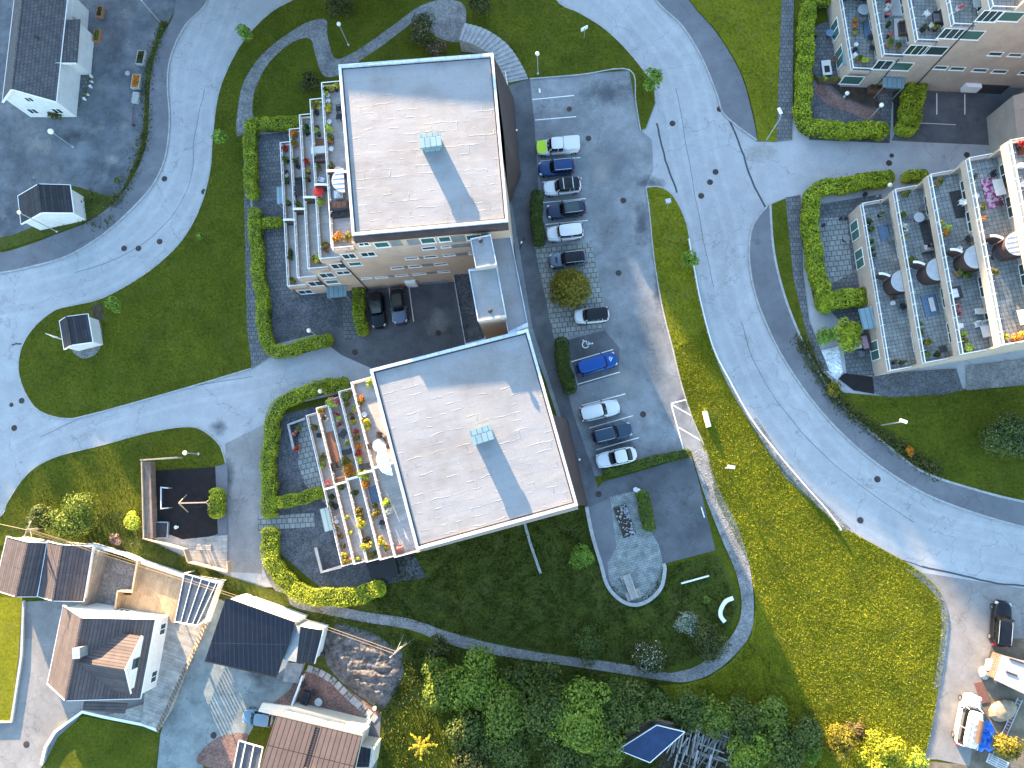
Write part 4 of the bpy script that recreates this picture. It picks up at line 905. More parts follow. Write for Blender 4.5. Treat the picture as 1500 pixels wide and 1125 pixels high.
for a, b in (((610, 665), (820, 930)), ((408, 850), (490, 940)), ((182, 958), (240, 1010))):
    ua, za = B1.plane(*z2(*a), LV); ub, zb = B1.plane(*z2(*b), LV); pp.tube([B1.at3((ua+ub)/2, LV+.07, max(za, .5)), B1.at3((ua+ub)/2, LV+.07, .05)], .06, 8)
pp.build('downpipe', M['dark'], B1.root)
B1.panel('garage_door', *z5(565, 540), *z5(780, 572), LV, 1, M['galv'], .04); B1.panel('garage_sign_box', *z5(450, 532), *z5(538, 572), LV, 1, M['white'], .35)
def canopy(s, name, px, py, z, lx, ly, th=.12, posts=True):
    x, y = P(px, py, z); mb = MB(); mb.obox((x, y), s.ang, lx, ly, z-th, z); o = mb.build(name, M['vent_metal'], s.root, rot=s.ang)
    if posts:
        q = MB(); ca, sa = math.cos(s.ang), math.sin(s.ang)
        for a in (-lx/2+.1, lx/2-.1):
            c = (x+a*ca+(ly/2-.1)*sa, y+a*sa-(ly/2-.1)*ca); q.bar((*c, 0), (*c, z-th), .08)
        q.build('post', M['galv'], o)
canopy(B1, 'entrance_canopy', 493, 427, 2.7, 2.3, 1.35); canopy(B1, 'awning', 411, 286, 2.6, .9, 2.1); 
mb = MB(); mb.obox(P(746, 248, 1), B1.ang, 1.3, 1.0, 0, 2.4); mb.build('entrance_porch', M['galv'], B1.root)
mb = MB(); x, y = P(750, 186, 4); mb.ball((x+.5, y, 3.2), .12); mb.build('wall_lamp', M['lamp_globe'], B1.root)
# --- southern block
O2, V2 = P(447, 608, 2.05), P(500, 831, 2.05)
B2 = Block('southern stepped apartment block with flat pale roof and flower-filled west terraces', O2, V2, vec(O2, P(773, 483, 15.2)), 1.0, 5, 2.17, 15.2, M['peach'], U=27.0, floor=M['terr_w'])
B2.roof([(543, 542), (773, 483), (846, 740), (611, 805)], 15.2); B2.vent(706, 637, 15.2, 2.1, 1.4, 1.25)
for k in range(1, 6):
    d_ = MB(); B2.pr(d_, (k-1)*2.17+.25, k*2.17+1.1, B2.L*.5-.09, B2.L*.5+.09, B2.zf(k)+.075, B2.zf(k)+1.7); d_.build('divider', M['white'], B2.root)
c_ = MB(); r = 1.5; vv = B2.L*.40; uc = 5*2.17
c_.prism([B2.at(uc-r*math.sin(t)*.8, vv+r-r*math.cos(t)) for t in np.linspace(0, math.pi, 17)], B2.zf(5)+2.3, B2.zf(5)+2.36)
for j in range(1, 6): B2.pr(c_, uc-.9, uc, vv+2*r*j/6-.06, vv+2*r*j/6+.06, B2.zf(5)+2.361, B2.zf(5)+2.42)
c_.build('round_canopy', M['white'], B2.root)
B2.batter([(809, 607), (845, 739)], 14.4, [(832, 615), (861, 741)], [B2.at(26.9, 8.5), B2.at(26.9, B2.L-.2)])
canopy(B2, 'awning', 478, 761, 2.2, 1.0, 2.6); mb = MB(); x, y = P(843, 673, 3); mb.ball((x+.45, y, 2.6), .12); mb.build('wall_lamp', M['lamp_globe'], B2.root)
low = MB(); low.prism(W([(536, 826), (578, 816), (584, 842), (545, 850)], .9), 0, .9); low.build('cellar_hatch', M['black'], B2.root)
# --- link building between the two
ro = thing('link_building', 'narrow stepped link building with blue-grey flat roofs between the two large blocks', 'building', P3(725, 420), world=True)
def low_roof(name, pts, z, mat, z0=0, edge=True, wall=M['peach']):
    c = [Vector(q) for q in W(pts, z)]; cen = sum(c, Vector((0, 0)))/len(c); mb = MB(); mb.prism([q+(cen-q)*.02 for q in c], z0, z-.06); w_ = mb.build('wall', wall, ro)
    r = MB(); r.prism([q+(cen-q)*.06 for q in c], z-.059, z, bot=False); r.build(name, mat, ro, rot=B1.ang)
    if edge:
        cp = MB(); n = len(c)
        for i in range(n):
            a, b = c[i], c[(i+1) % n]; cp.prism([a, b, b+(cen-b)*.1, a+(cen-a)*.1] if n > 4 else [a, b, b+(cen-b)*.07, a+(cen-a)*.07], z-.055, z+.14)
        cp.build('coping', M['coping'], ro, rot=B1.ang)
low_roof('roof', [(716, 337), (745, 331), (774, 478), (745, 492)], 14.2, M['membrane'])
low_roof('roof', [(659, 377), (694, 373), (712, 500), (682, 508)], 3.0, M['dark_gravel'])
low_roof('roof', [(686, 395), (728, 390), (742, 464), (700, 471)], 16.2, M['membrane'])
low_roof('roof', [(689, 350), (719, 344), (728, 388), (697, 393)], 17.0, M['membrane'])
for px, py, z in ((704, 352, 17.0), (718, 455, 16.2)):
    mb = MB(); x, y = P(px, py, z+.4); mb.lathe([(.14, 0), (.14, .35), (.24, .36), (.24, .5), (.05, .58)], (x, y, z)); mb.build('vent_pipe', M['dark'], ro)
# --- right-hand blocks
o3 = Vector(P(1249, 100, 3.95)); ux3 = vec(P(1229, 125), P(1422, 134)); 
O4, V4 = P(1262, 297, 3.95), P(1303, 544, 3.95); up4 = (Vector(O4)-Vector(V4)).normalized()
n3 = o3+Vector(P(1243, -60, 3.95))*0+up4*24
B3 = Block('top right stepped apartment block with sand brick south front and glazed terraces', o3, n3, ux3, 2.9, 6, 2.2, 20.3, M['peach_r'], U=34)
B4 = Block('right-hand stepped apartment block with wide peach parapets, glass railings and paved terraces', O4, V4, vec(O4, P(1420, 230, 12.65)), 2.9, 6, 2.33, 20.3, M['peach_r'], U=34)
for b in (B3, B4):
    mb = MB(); b.pr(mb, 6*b.step+1.5, b.U-.1, .1, b.L-.1, 19.951, 20.3); b.roof_o = mb.build('roof', M['membrane'], b.root, rot=b.ang)
B4.glazing((1.2, 4.6, 11.6, 15.4)); B3.glazing((2, 5.5, 12, 17)); B4.canopies(B4.L*.45, 1.2); B3.canopies(9.2, 1.2)
z6 = lambda x, y: (1180+x/4.6875, y/4.6875)
for a, pn, mu in (((245, 515, 390, 585), 'pane_g', 0), ((475, 405, 590, 485), 'pane', 1), ((590, 420, 730, 490), 'pane_g', 0), ((690, 300, 840, 385), 'pane', 2), ((815, 310, 965, 385), 'pane', 0), ((925, 185, 1090, 275), 'pane', 2), ((1060, 200, 1215, 280), 'pane_g', 0), ((1190, 60, 1340, 160), 'pane', 2), ((1325, 70, 1490, 155), 'pane_g', 0),
                  ((1255, 352, 1355, 385), 'pane', 0), ((1390, 362, 1490, 390), 'pane_g', 0), ((880, 447, 975, 478), 'pane_g', 0), ((990, 455, 1095, 485), 'pane_g', 0), ((1145, 466, 1250, 495), 'pane_g', 0), ((1280, 475, 1385, 505), 'pane_g', 0), ((1465, 485, 1560, 515), 'pane_g', 0)):
    B3.window(*z6(*a[:2]), *z6(*a[2:]), 0, -1, pane=pn, mull=mu)
B3.panel('garage_door', *z6(1170, 582), *z6(1380, 640), 0, -1, M['dark'], .04); B3.panel('vent_grille', *z6(1370, 600), *z6(1480, 648), 0, -1, M['slate'], .04)
B3.panel('garage_sign_box', *z6(1078, 570), *z6(1190, 610), 0, -1, M['white'], .5)
canopy(B3, 'entrance_canopy', 1309, 120, 2.7, 2.4, 1.4); canopy(B3, 'awning', 1238, 80, 2.7, .5, 2.6, posts=False); canopy(B4, 'awning', 1271, 466, 2.6, 1.5, 2.4)
pp = MB()
for a, b in (((1160, 150), (775, 565)), ((640, 400), (545, 520))):
    ua, za = B3.plane(*z6(*a), 0); ub, zb = B3.plane(*z6(*b), 0); pp.tube([B3.at3((ua+ub)/2, -.07, max(za, 2)), B3.at3((ua+ub)/2, -.07, .05)], .06, 8)
pp.build('downpipe', M['dark'], B3.root)
B4r = MB(); B4.pr(B4r, B4.U, B4.U+.01, 0, .1, 0, .1)
mb = MB(); mb.prism(W([(1484, 140), (1560, 120), (1560, 205), (1490, 205)], 5), 0, 5); tag(mb.build('garage_wing', M['peach_r']), 'peach brick garage wing at the right edge of the dark court', 'building')
# unseen block added to the north to cast shade on the roof edge
bx_ = Vector(P(507, 122, 17.4)); by_ = Vector(P(722, 141, 17.4)); dist = 29.0
a0, a1 = bx_-SD*dist, by_-SD*dist; dr = (a1-a0).normalized(); a0 = a0-dr*22; a1 = a1+dr*1.0; hz = 17.4+dist*te+.17; bk = -SD*15
shade_block = thing('apartment_block', 'tall flat-roofed shading block added out of view, north of the gravel path', 'building', (*((a0+a1)/2), 0), world=True)
mb = MB(); mb.prism([a0, a1, a1+bk, a0+bk], 0, hz-.3); mb.build('wall', M['peach'], shade_block); mb = MB(); mb.prism([a0-dr*.2-bk*.01, a1+dr*.2-bk*.01, a1+bk*1.01, a0+bk*1.01], hz-.299, hz); mb.build('roof', M['membrane'], shade_block)
for k in range(6):
    for j in range(8):
        q = a0+dr*(2+j*(a1-a0).length/8.3)-bk.normalized()*.03; mb = MB(); e = q+dr*1.6; mb.prism([q, e, e+bk.normalized()*.02, q+bk.normalized()*.02], 1+k*3.1, 2.4+k*3.1); mb.build('window', M['pane'], shade_block)
# ================================================================ vehicles
def paint(name, c, metal=.05, rough=.28):
    mt, nt, b = new_mat(name); b.inputs['Base Color'].default_value = c4(c); b.inputs['Metallic'].default_value = metal; b.inputs['Roughness'].default_value = rough
    b.inputs['Specular IOR Level'].default_value = .3; b.inputs['Coat Weight'].default_value = .15; b.inputs['Coat Roughness'].default_value = .08; return mt
CP = dict(white=paint('white_car_paint', (.62, .63, .64), 0, .3), navy=paint('navy_car_paint', (.012, .04, .13)), black=paint('black_car_paint', (.008, .009, .012), .1), grey=paint('grey_blue_car_paint', (.12, .15, .20), .5),
          blue=paint('bright_blue_car_paint', (.004, .06, .26), .05), steel=paint('steel_blue_car_paint', (.04, .065, .10), .4), dusk=paint('dark_blue_grey_car_paint', (.03, .04, .075), .4), silver=paint('silver_car_paint', (.40, .42, .44), .6), sky=paint('pale_blue_car_paint', (.16, .26, .34), .4), lime=paint('reflective_lime_film', (.42, .62, .02), 0, .4))
M['cglass'] = glassm('car_glass', (.006, .007, .008), .04); M['tyre'] = mtl('tyre_rubber', (.012, .012, .012), rough=.85); M['rim'] = mtl('alloy_rim', (.35, .36, .37), rough=.35, metal=.8)
M['lens'] = glassm('headlamp_lens', (.55, .58, .60), .1); M['tail'] = glassm('tail_lamp_lens', (.35, .01, .012), .15); M['cglass'].node_tree.nodes['Principled BSDF'].inputs['Specular IOR Level'].default_value = .25; M['sunroof'] = glassm('sunroof_glass', (.02, .035, .03), .05)
M['plastic'] = mtl('trim_plastic', (.02, .02, .022), rough=.55)
def sring(L, Wd, z, n=28, e=4.2, cx=0, nose=0.0):
    out = []
    for k in range(n):
        t = 2*math.pi*k/n; c, s_ = math.cos(t), math.sin(t)
        x = L/2*math.copysign(abs(c)**(2/e), c); y = Wd/2*math.copysign(abs(s_)**(2/e), s_)
        out.append((cx+x-nose*(abs(y)/(Wd/2))**2*(1 if x > 0 else .6)*math.copysign(1, x)*(abs(x)/(L/2))**3, y, z))
    return out
def car(label, front, rear, body, L=4.5, Wd=1.84, H=1.5, cab=(-2.0, .95), roofc=None, rail=False, kind='suv', group='parked cars', name='parked_car', hood=None, sun=None, cat='car', scale=None, z=.04):
    """front,rear: pixels of the nose and tail at bumper height"""
    f, r = Vector(P(*front, .6)), Vector(P(*rear, .6)); c = (f+r)/2; d = f-r; a = math.atan2(d.y, d.x)
    o = thing(name, label, cat, (c.x, c.y, z), a, group); bp = CP[body]; rp = CP[roofc] if roofc else bp
    hz = .98 if kind != 'sedan' else .90; nose = .22
    if kind == 'van': hz = 1.05
    b = MB(); b.loft([sring(L*.95, Wd*.92, .2, nose=nose), sring(L, Wd, .42, nose=nose), sring(L, Wd, .72, nose=nose), sring(L*.985, Wd*.975, hz-.12, nose=nose), sring(L*.955, Wd*.90, hz-.02, nose=nose), sring(L*.90, Wd*.80, hz+.02, nose=nose*.8)])
    ob = b.build('body', bp, o, smooth=True)
    x0, x1 = cab; cl = x1-x0; cx = (x0+x1)/2; rk = .30 if kind == 'van' else .55
    if kind == 'sedan': rk = .75
    tx0 = x0+(.18 if kind in ('van', 'suv', 'pickup') else .75); tx1 = x1-rk
    g_ = MB(); g_.loft([sring(cl, Wd*.90, hz-.03, e=5, cx=cx), sring((tx1+.12)-(tx0-.06), Wd*.80, H-.08, e=5, cx=(tx0+tx1+.06)/2), sring(tx1-tx0, Wd*.74, H-.03, e=5, cx=(tx0+tx1)/2)])
    g_.build('window_glass', M['cglass'], o, smooth=True)
    rf = MB(); rl = tx1-tx0+.06; rcx = (tx0+tx1)/2
    rf.loft([sring(rl, Wd*.78, H-.07, e=5.5, cx=rcx), sring(rl-.04, Wd*.77, H-.02, e=5.5, cx=rcx), sring(rl-.16, Wd*.68, H, e=5.5, cx=rcx)]); orf = rf.build('roof', rp, o, smooth=True)
    p = MB(); yb, yt = Wd*.445, Wd*.385
    for sgn in (-1, 1):
        p.bar((x1-.08, sgn*yb*.93, hz), (tx1+.02, sgn*yt*.96, H-.07), .07, .05); p.bar((x0+.08, sgn*yb*.93, hz), (tx0, sgn*yt*.96, H-.07), .16 if kind != 'sedan' else .09, .06)
        p.bar(((x0+x1)/2-.15, sgn*yb, hz), ((tx0+tx1)/2-.1, sgn*(yt+.01), H-.07), .08, .04)
        if kind == 'suv': p.bar((x0+.75, sgn*yb, hz), (tx0+.62, sgn*(yt+.01), H-.07), .07, .04)
    p.build('pillar', bp, o)
    for sx in (1, -1):
        for sy in (1, -1):
            w_ = MB(); x_ = sx*(L*.5-.86); y_ = sy*(Wd/2-.13)
            w_.tube([(x_, y_-.11, .33), (x_, y_+.11, .33)], .33, 16); ow = w_.build('wheel', M['tyre'], o)
            q = MB(); q.tube([(x_, y_+sy*.111, .33), (x_, y_+sy*.118, .33)], .21, 12); q.build('rim', M['rim'], ow)
    for sy in (1, -1):
        q = MB(); q.obox((L/2-.34, sy*(Wd/2-.33)), -sy*.35, .30, .34, .62, hz-.075); q.build('headlight', M['lens'], o)
        q = MB(); q.obox((-L/2+.13, sy*(Wd/2-.26)), sy*.25, .16, .26, .68, hz-.03); q.build('taillight', M['tail'], o)
        q = MB(); q.obox((x1-.42, sy*(Wd/2+.07)), sy*.2, .13, .22, hz+.0, hz+.15); q.build('mirror', bp if body != 'white' else M['plastic'], o)
    q = MB(); q.box(-L/2+.02, -L/2+.09, -.5, .5, .30, .42); q.build('bumper', M['plastic'], o); q = MB(); q.box(L/2-.07, L/2+.0, -.55, .55, .28, .44); q.build('bumper', M['plastic'], o)
    sm2 = MB()                                  # shut lines of bonnet and doors, wipers
    for sy in (1, -1): sm2.bar((x1+.1, sy*Wd*.385, hz+.022), (L/2-.32, sy*Wd*.34, hz+.012), .018, .01)
    sm2.bar((L/2-.34, -Wd*.33, hz+.012), (L/2-.34, Wd*.33, hz+.012), .018, .01); sm2.bar((x1-.02, -.6, hz+.05), (x1-.12, .1, hz+.09), .02); sm2.bar((x1-.02, -.0, hz+.05), (x1-.12, .62, hz+.09), .02)
    sm2.build('shut_line', M['plastic'], o)
    if rail:
        for sy in (1, -1):
            q = MB(); q.tube([(tx0+.1, sy*Wd*.35, H+.0), (tx0+.3, sy*Wd*.355, H+.06), (tx1-.3, sy*Wd*.355, H+.06), (tx1-.08, sy*Wd*.35, H)], .025, 6); q.build('roof_rail', M['galv'] if rail == 1 else M['plastic'], orf)
    if rail == 2:
        for x_ in (tx0+.7, tx1-.55):
            q = MB(); q.bar((x_, -Wd*.37, H+.09), (x_, Wd*.37, H+.09), .09, .04); q.build('cross_bar', M['galv'], orf)
    if sun:
        q = MB(); q.loft([sring(sun[1]-sun[0], Wd*.56, H-.005, e=6, cx=(sun[0]+sun[1])/2), sring(sun[1]-sun[0], Wd*.56, H+.006, e=6, cx=(sun[0]+sun[1])/2)]); q.build('sunroof', M['sunroof'], orf)
    if hood:
        q = MB(); q.loft([sring(L/2-x1-.12, Wd*.86, hz-.005, e=5, cx=(L/2+x1)/2-.04, nose=.1), sring(L/2-x1-.16, Wd*.82, hz+.035, e=5, cx=(L/2+x1)/2-.04, nose=.1)]); q.build('bonnet', CP[hood], o)
    o['_'] = 0; del o['_']
    return o, dict(L=L, W=Wd, H=H, hz=hz, tx0=tx0, tx1=tx1, x0=x0, x1=x1)
# pickup
o, d = car('white pickup truck with a lime-yellow bonnet and hard bed cover, topmost in the parking row', (784, 218), (851, 213), 'white', L=5.35, Wd=1.92, H=1.78, cab=(-.75, 1.35), kind='pickup', hood='lime')
q = MB(); q.loft([sring(1.95, 1.72, .98, e=8, cx=-1.62), sring(1.95, 1.70, 1.62, e=8, cx=-1.62), sring(1.85, 1.58, 1.70, e=8, cx=-1.62)]); q.build('bed_cover', CP['white'], o)
q = MB(); q.bar((-.64, -.85, 1.72), (-.64, .85, 1.72), .05); q.build('roof_bar', M['galv'], o)
car('navy blue car with a blue roof, parked second from the top of the row', (788, 249), (842, 244), 'navy', L=4.45, H=1.55, cab=(-2.05, .85), rail=1)
car('white car with a black roof and two pale roof bars', (794, 278), (853, 271), 'white', L=4.6, roofc='black', H=1.62, cab=(-2.15, .95), rail=2)
car('dark blue-grey estate car with a wide panoramic glass roof', (798, 312), (861, 304), 'dusk', L=4.75, H=1.5, cab=(-2.2, .85), rail=1, sun=(-1.5, .1))
car('plain white boxy estate car with a long white roof, below the glass-roofed car', (799, 345), (856, 338), 'white', L=4.45, H=1.68, cab=(-2.15, .95), kind='van')
o, d = car('grey-blue car with a black roof, partly under the round bush', (802, 384), (862, 377), 'grey', L=4.55, roofc='black', H=1.5, cab=(-2.0, .9), rail=1)
q = MB(); q.box(1.25, 1.5, -.38, .38, 1.003, 1.015); q.build('bonnet_vent', M['plastic'], o)
car('small white car with an all-black roof on the paved bay beside the round bush', (838, 465), (895, 460), 'white', L=4.15, Wd=1.8, roofc='black', H=1.55, cab=(-1.95, 1.1), kind='suv')
o, d = car('bright blue van parked in the bay next to the wheelchair sign', (906, 524), (842, 543), 'blue', L=4.9, Wd=1.85, H=1.85, cab=(-2.35, 1.2), kind='van', name='parked_van', cat='van')
q = MB(); wheelchair(q, lambda x, y: (1.55+y*.55, -.05-x*.9+.2), .62, 1.078); q.build('bonnet_sign', M['white_paint'], o)
car('white sport utility car with dark rear window, facing right above the steel blue car', (909, 594), (847, 609), 'white', L=4.75, Wd=1.9, H=1.68, cab=(-2.3, .85), rail=1)
car('steel blue estate car parked between two white cars', (927, 627), (866, 642), 'steel', L=4.65, H=1.5, cab=(-2.2, .75), rail=1)
car('white saloon car with dark front and rear windows above the low kerbed hedge', (871, 677), (934, 663), 'white', L=4.75, H=1.45, cab=(-1.9, .9), kind='sedan')
o, d = car('shiny black car parked beside the narrow hedge in the garage court', (556, 480), (551, 429), 'black', L=4.5, H=1.5, cab=(-2.1, .8))
q = MB(); q.box(-.9, .55, -.55, .55, 1.5, 1.512); q.build('sunroof', M['sunroof'], o)
car('dark car with silver edges and long glass roof, second in the garage court', (588, 475), (581, 422), 'grey', L=4.5, roofc='black', H=1.5, cab=(-2.0, .8), sun=(-1.3, .1))
car('black estate car with silver window trim on the right-hand drive', (1468, 881), (1463, 945), 'black', L=4.85, Wd=1.9, H=1.55, cab=(-2.3, .95), rail=1)
car('small pale blue car half hidden by the brown roof in the lower left yard', (361, 1048), (397, 1053), 'sky', L=3.6, Wd=1.65, H=1.45, cab=(-1.6, .75))
o, d = car('white van with a roof rack and brown roof tube on the sunlit drive', (1424, 1016), (1409, 1092), 'white', L=5.6, Wd=2.0, H=1.98, cab=(-2.65, 1.55), kind='van', name='parked_van', cat='van')
rk = MB()
for x_ in (-2.2, -1.6, -1.0, -.4, .2): rk.bar((x_, -.72, 2.06), (x_, .72, 2.06), .05)
for y_ in (-.7, .0, .7): rk.bar((-2.5, y_, 2.08), (.6, y_, 2.08), .04)
rk.build('roof_rack', M['galv'], o)
q = MB(); q.tube([(-1.75, -.42, 2.35), (.55, -.42, 2.35)], .26, 14); q.build('roof_tube', mtl('brown_tube', (.07, .045, .035), (.10, .065, .05), 2, .6), o, smooth=False)
# crumpled tarpaulin beside the van
x, y = P(1444, 1078); tp = thing('tarpaulin', 'crumpled bright blue tarpaulin heaped beside the white van', 'tarpaulin', (x, y, .03))
V = []; Fq = []; N_ = 26; rr = np.random.RandomState(4)
for j in range(N_):
    for i in range(N_):
        u_, v_ = i/(N_-1)*2-1, j/(N_-1)*2-1; e = max(0, 1-(u_*u_)**1.5)*max(0, 1-(v_*v_)**1.5)
        V.append((u_*(.8+.15*math.sin(v_*5)), v_*(1.5+.15*math.sin(u_*7)), .02+e*(.55+.2*math.sin(u_*6+v_*3)+.16*math.sin(v_*11-u_*5))+rr.normal(0, .03)*e))
for j in range(N_-1):
    for i in range(N_-1): a = j*N_+i; Fq.append((a, a+1, a+1+N_, a+N_))
ob = np_mesh('sheet', V, Fq, mtl('blue_tarp', (.01, .10, .55), (.03, .22, .75), 3, .35, bmp=.4), tp)
# ================================================================ street lamps and signs
def globe_lamp(label, head, foot, h, globe=.26, group='globe lamps', cap=False):
    x, y = P(*foot); o = thing('globe_lamp', label, 'lamp', (x, y, .03), 0, group)
    mb = MB(); mb.lathe([(.14, 0), (.14, .25), (.07, .3), (.055, h-.2), (.10, h-.12), (.10, h-.05)], n=10); mb.build('pole', M['galv'], o, smooth=False)
    g_ = MB(); g_.ball((0, 0, h+globe*.7), globe, 14); g_.build('globe', M['lamp_globe'], o, smooth=True); return o
def street_light(label, head, foot, h, group='tall street lights', arm=None):
    fx, fy = P(*foot); hx, hy = P(*head, h); o = thing('street_light', label, 'street light', (fx, fy, .03), 0, group)
    dx, dy = hx-fx, hy-fy; l = math.hypot(dx, dy) or 1; mx = min(1, 1.6/l)
    mb = MB(); mb.tube([(0, 0, 0), (0, 0, h*.85), (dx*.15, dy*.15, h*.97), (dx, dy, h)], .075, 8, .045); mb.build('pole', M['galv'], o)
    a = math.atan2(dy, dx); q = MB(); q.obox((dx, dy), a, .75, .34, h-.02, h+.12); q.build('lamp_head', M['white'], o); return o
globe_lamp('white globe lamp on a leaning-looking thin pole in the middle of the gravel yard', (86, 200), (108, 216), 4.0, .34)
globe_lamp('small globe lamp in the north lawn between the gravel path arms', (500, 43), (511, 67), 4.2)
globe_lamp('globe lamp standing at the kerb above the empty parking bays', (788, 85), (788, 109), 4.2)
globe_lamp('globe lamp inside the hooked hedge of the garage court patio', (455, 485), (467, 493), 3.4)
globe_lamp('globe lamp on the lawn above the playground wall', (272, 662), (292, 665), 3.2)
globe_lamp('globe lamp in the gravel garden of the top right block', (1288, 158), (1269, 179), 3.8)
globe_lamp('globe lamp behind the end of the bright hedge of the right-hand block', (1298, 276), (1284, 288), 3.2)
globe_lamp('small globe lamp poking out of the curved hedge of the southern block', (472, 572), (479, 577), 2.4)
globe_lamp('globe lamp beside the shed roof corner at the left pavement', (43, 318), (85, 340), 6.5, .22)
globe_lamp('low white globe light in the flower bed of the top right block', (1239, 141), (1236, 143), .8, .26)
street_light('tall street light beside the left pavement at the top of the gravel yard', (206, -3), (235, 33), 6.5)
street_light('tall street light at the end of the paved walk near the right junction', (1142, 163), (1122, 206), 6)
street_light('tall street light on the scrubby verge of the right pavement', (1323, 617), (1290, 623), 5.5)
street_light('tall street light in the sunlit meadow casting a long thin shadow', (1071, 684), (1062, 686), 4.7)
def slab_sign(name, label, cat, px, py, ang, lx, ly, z0, z1, mat, post=True):
    x, y = P(px, py, z1); o = thing(name, label, cat, (x, y, .03), ang); q = MB(); q.obox((0, 0), 0, lx, ly, z0, z1); q.build('panel', mat, o)
    if post: q = MB(); q.bar((0, -ly/2-.04, 0), (0, -ly/2-.04, z1), .06); q.build('post', M['galv'], o)
slab_sign('road_sign', 'small tilted white road sign on the lawn beside the top road', 'sign', 856, 40, .5, .9, .16, 1.7, 2.2, M['white'])
slab_sign('road_sign', 'small pale blue road sign on the grass strip beside the parking lot', 'sign', 979, 294, .2, .62, .5, 1.6, 2.0, M['galv'])
x, y = P(1034, 614); o = thing('concrete_bollard', 'stout white bollard lying at the meadow edge beside the hatched bay', 'bollard', (x, y, .1), -1.35)
q = MB(); q.tube([(-.9, 0, .32), (-.6, 0, .32), (.75, 0, .34), (.95, 0, .34)], .30, 14); q.build('drum', M['white'], o); q = MB(); q.obox((.55, 0), 0, .6, .5, .01, .3); q.build('foot', M['concrete'], o)
# guard rail beside the right road
x, y = P(1020, 410); gr = thing('guard_rail', 'long white steel guard rail curving along the left side of the right road', 'guard rail', (x, y, 0), world=True)
gp_ = catmull(W([(1009, 350), (1018, 400), (1027, 445), (1045, 510), (1070, 560), (1100, 613), (1140, 665), (1180, 712), (1212, 748), (1232, 776)], .6), False, 8)
q = MB(); l, r = offset_line(gp_, .05), offset_line(gp_, -.05)
q.loft([[(a[0], a[1], .42), (a[0], a[1], .74), (b[0], b[1], .74), (b[0], b[1], .42)] for a, b in zip(l, r)]); q.build('rail', M['white'], gr)
for i in range(0, len(gp_), 3):
    q = MB(); q.bar((gp_[i][0]-.1, gp_[i][1]-.05, 0), (gp_[i][0]-.1, gp_[i][1]-.05, .72), .09); q.build('post', M['galv'], gr)
# manhole covers
MH = [(241, 262), (299, 281), (234, 354), (203, 364), (182, 364), (21, 627), (32, 587), (17, 593), (520, 516), (642, 488), (913, 294), (862, 203), (985, 181), (1054, 160), (1048, 252), (1040, 267), (1027, 287), (906, 400), (942, 607), (877, 724), (1285, 702), (1260, 762), (1302, 239), (1306, 228), (834, 160), (1416, 227), (39, 1090), (313, 1077)]
rng_ = random.Random(2)
nm = ['by the left pavement kerb', 'beside the lawn edge of the left road', 'rightmost of three in a row on the left road bend', 'middle of three in a row on the left road bend', 'leftmost of three in a row on the left road bend', 'lowest at the left edge junction', 'dark one beside the lawn tip at the left junction', 'faint small one beside the lawn tip', 'on the road below the garage court', 'in the garage court near the link building', 'in the upper middle of the parking lot', 'right of the lime-bonneted pickup', 'left of the tar seam on the top road', 'at the kerb end of the top right pavement', 'topmost of three beside the tar seam', 'middle of three between the tar seams', 'lowest of three between the tar seams', 'right of the round bush in the parking lot', 'in the lower parking lot right of the white cars', 'on the footway by the southern block corner', 'at the kerb in the right road bend', 'at the guard rail end of the right road', 'larger of a pair below the top right hedge', 'smaller of a pair below the top right hedge', 'rusty one between the empty bay lines', 'rusty one in front of the right-hand terraces', 'on the drive of the brown-roofed house', 'on the yard beside the curved red bed']
for i, ((px, py), t_) in enumerate(zip(MH, nm)):
    x, y = P(px, py); r_ = .36 if i not in (7, 23) else .26; o = thing('manhole_cover', 'round iron manhole cover '+t_, 'manhole cover', (x, y, .036), 0, 'manhole covers')
    q = MB(); q.lathe([(r_, 0), (r_, .012), (r_*.86, .016)], n=20); q.build('frame', M['iron'] if i not in (24, 25) else M['rust'], o); q = MB(); q.lathe([(r_*.82, .0165), (r_*.8, .022), (.02, .024)], n=20); q.build('lid', M['iron'], o)
# ================================================================ houses, garages, sheds
M['tile_grey'] = brickm('grey_roof_tile', (.085, .085, .095), (.12, .118, .125), (.045, .045, .05), .45, .36, .028, wear=.2, bmp=.8)
M['tile_brown'] = brickm('brown_roof_tile', (.072, .060, .062), (.098, .082, .083), (.04, .028, .027), 14, .34, .028, wear=.18, bmp=.9)
M['tile_red'] = brickm('faded_red_tile', (.15, .10, .085), (.19, .13, .11), (.05, .035, .03), .30, .34, .028, wear=.2, bmp=.8)
M['tile_black'] = brickm('black_roof_tile', (.022, .023, .03), (.04, .042, .05), (.012, .012, .014), 14, .34, .028, wear=.15, bmp=.8)
M['seam_black'] = brickm('black_seamed_steel', (.016, .017, .026), (.02, .021, .03), (.045, .046, .06), .52, 40, .03, offset=0, rough=.38, wear=.15, bmp=.6, metal=.2)
M['seam_brown'] = brickm('brown_seamed_steel', (.060, .050, .052), (.072, .060, .061), (.018, .013, .014), .55, 40, .045, offset=0, rough=.45, wear=.12, bmp=.6)
M['clad_white'] = brickm('white_cladding_board', (.66, .66, .64), (.70, .70, .68), (.45, .45, .44), 9, .16, .012, wear=.08)
M['cream'] = brickm('cream_cladding_board', (.60, .54, .45), (.64, .58, .48), (.42, .38, .32), 9, .18, .012, wear=.08)
M['grey_boards'] = brickm('grey_shed_board', (.22, .20, .18), (.28, .26, .23), (.09, .08, .07), 9, .15, .012, wear=.2)
M['blue_sheet'] = mtl('blue_roof_sheet', (.010, .028, .075), (.018, .042, .11), 1.2, .4, fine=.2)
M['solar'] = brickm('dark_blue_glazing', (.06, .075, .095), (.08, .095, .115), (.06, .07, .085), 1, 1, .01, rough=.1, bmp=0)
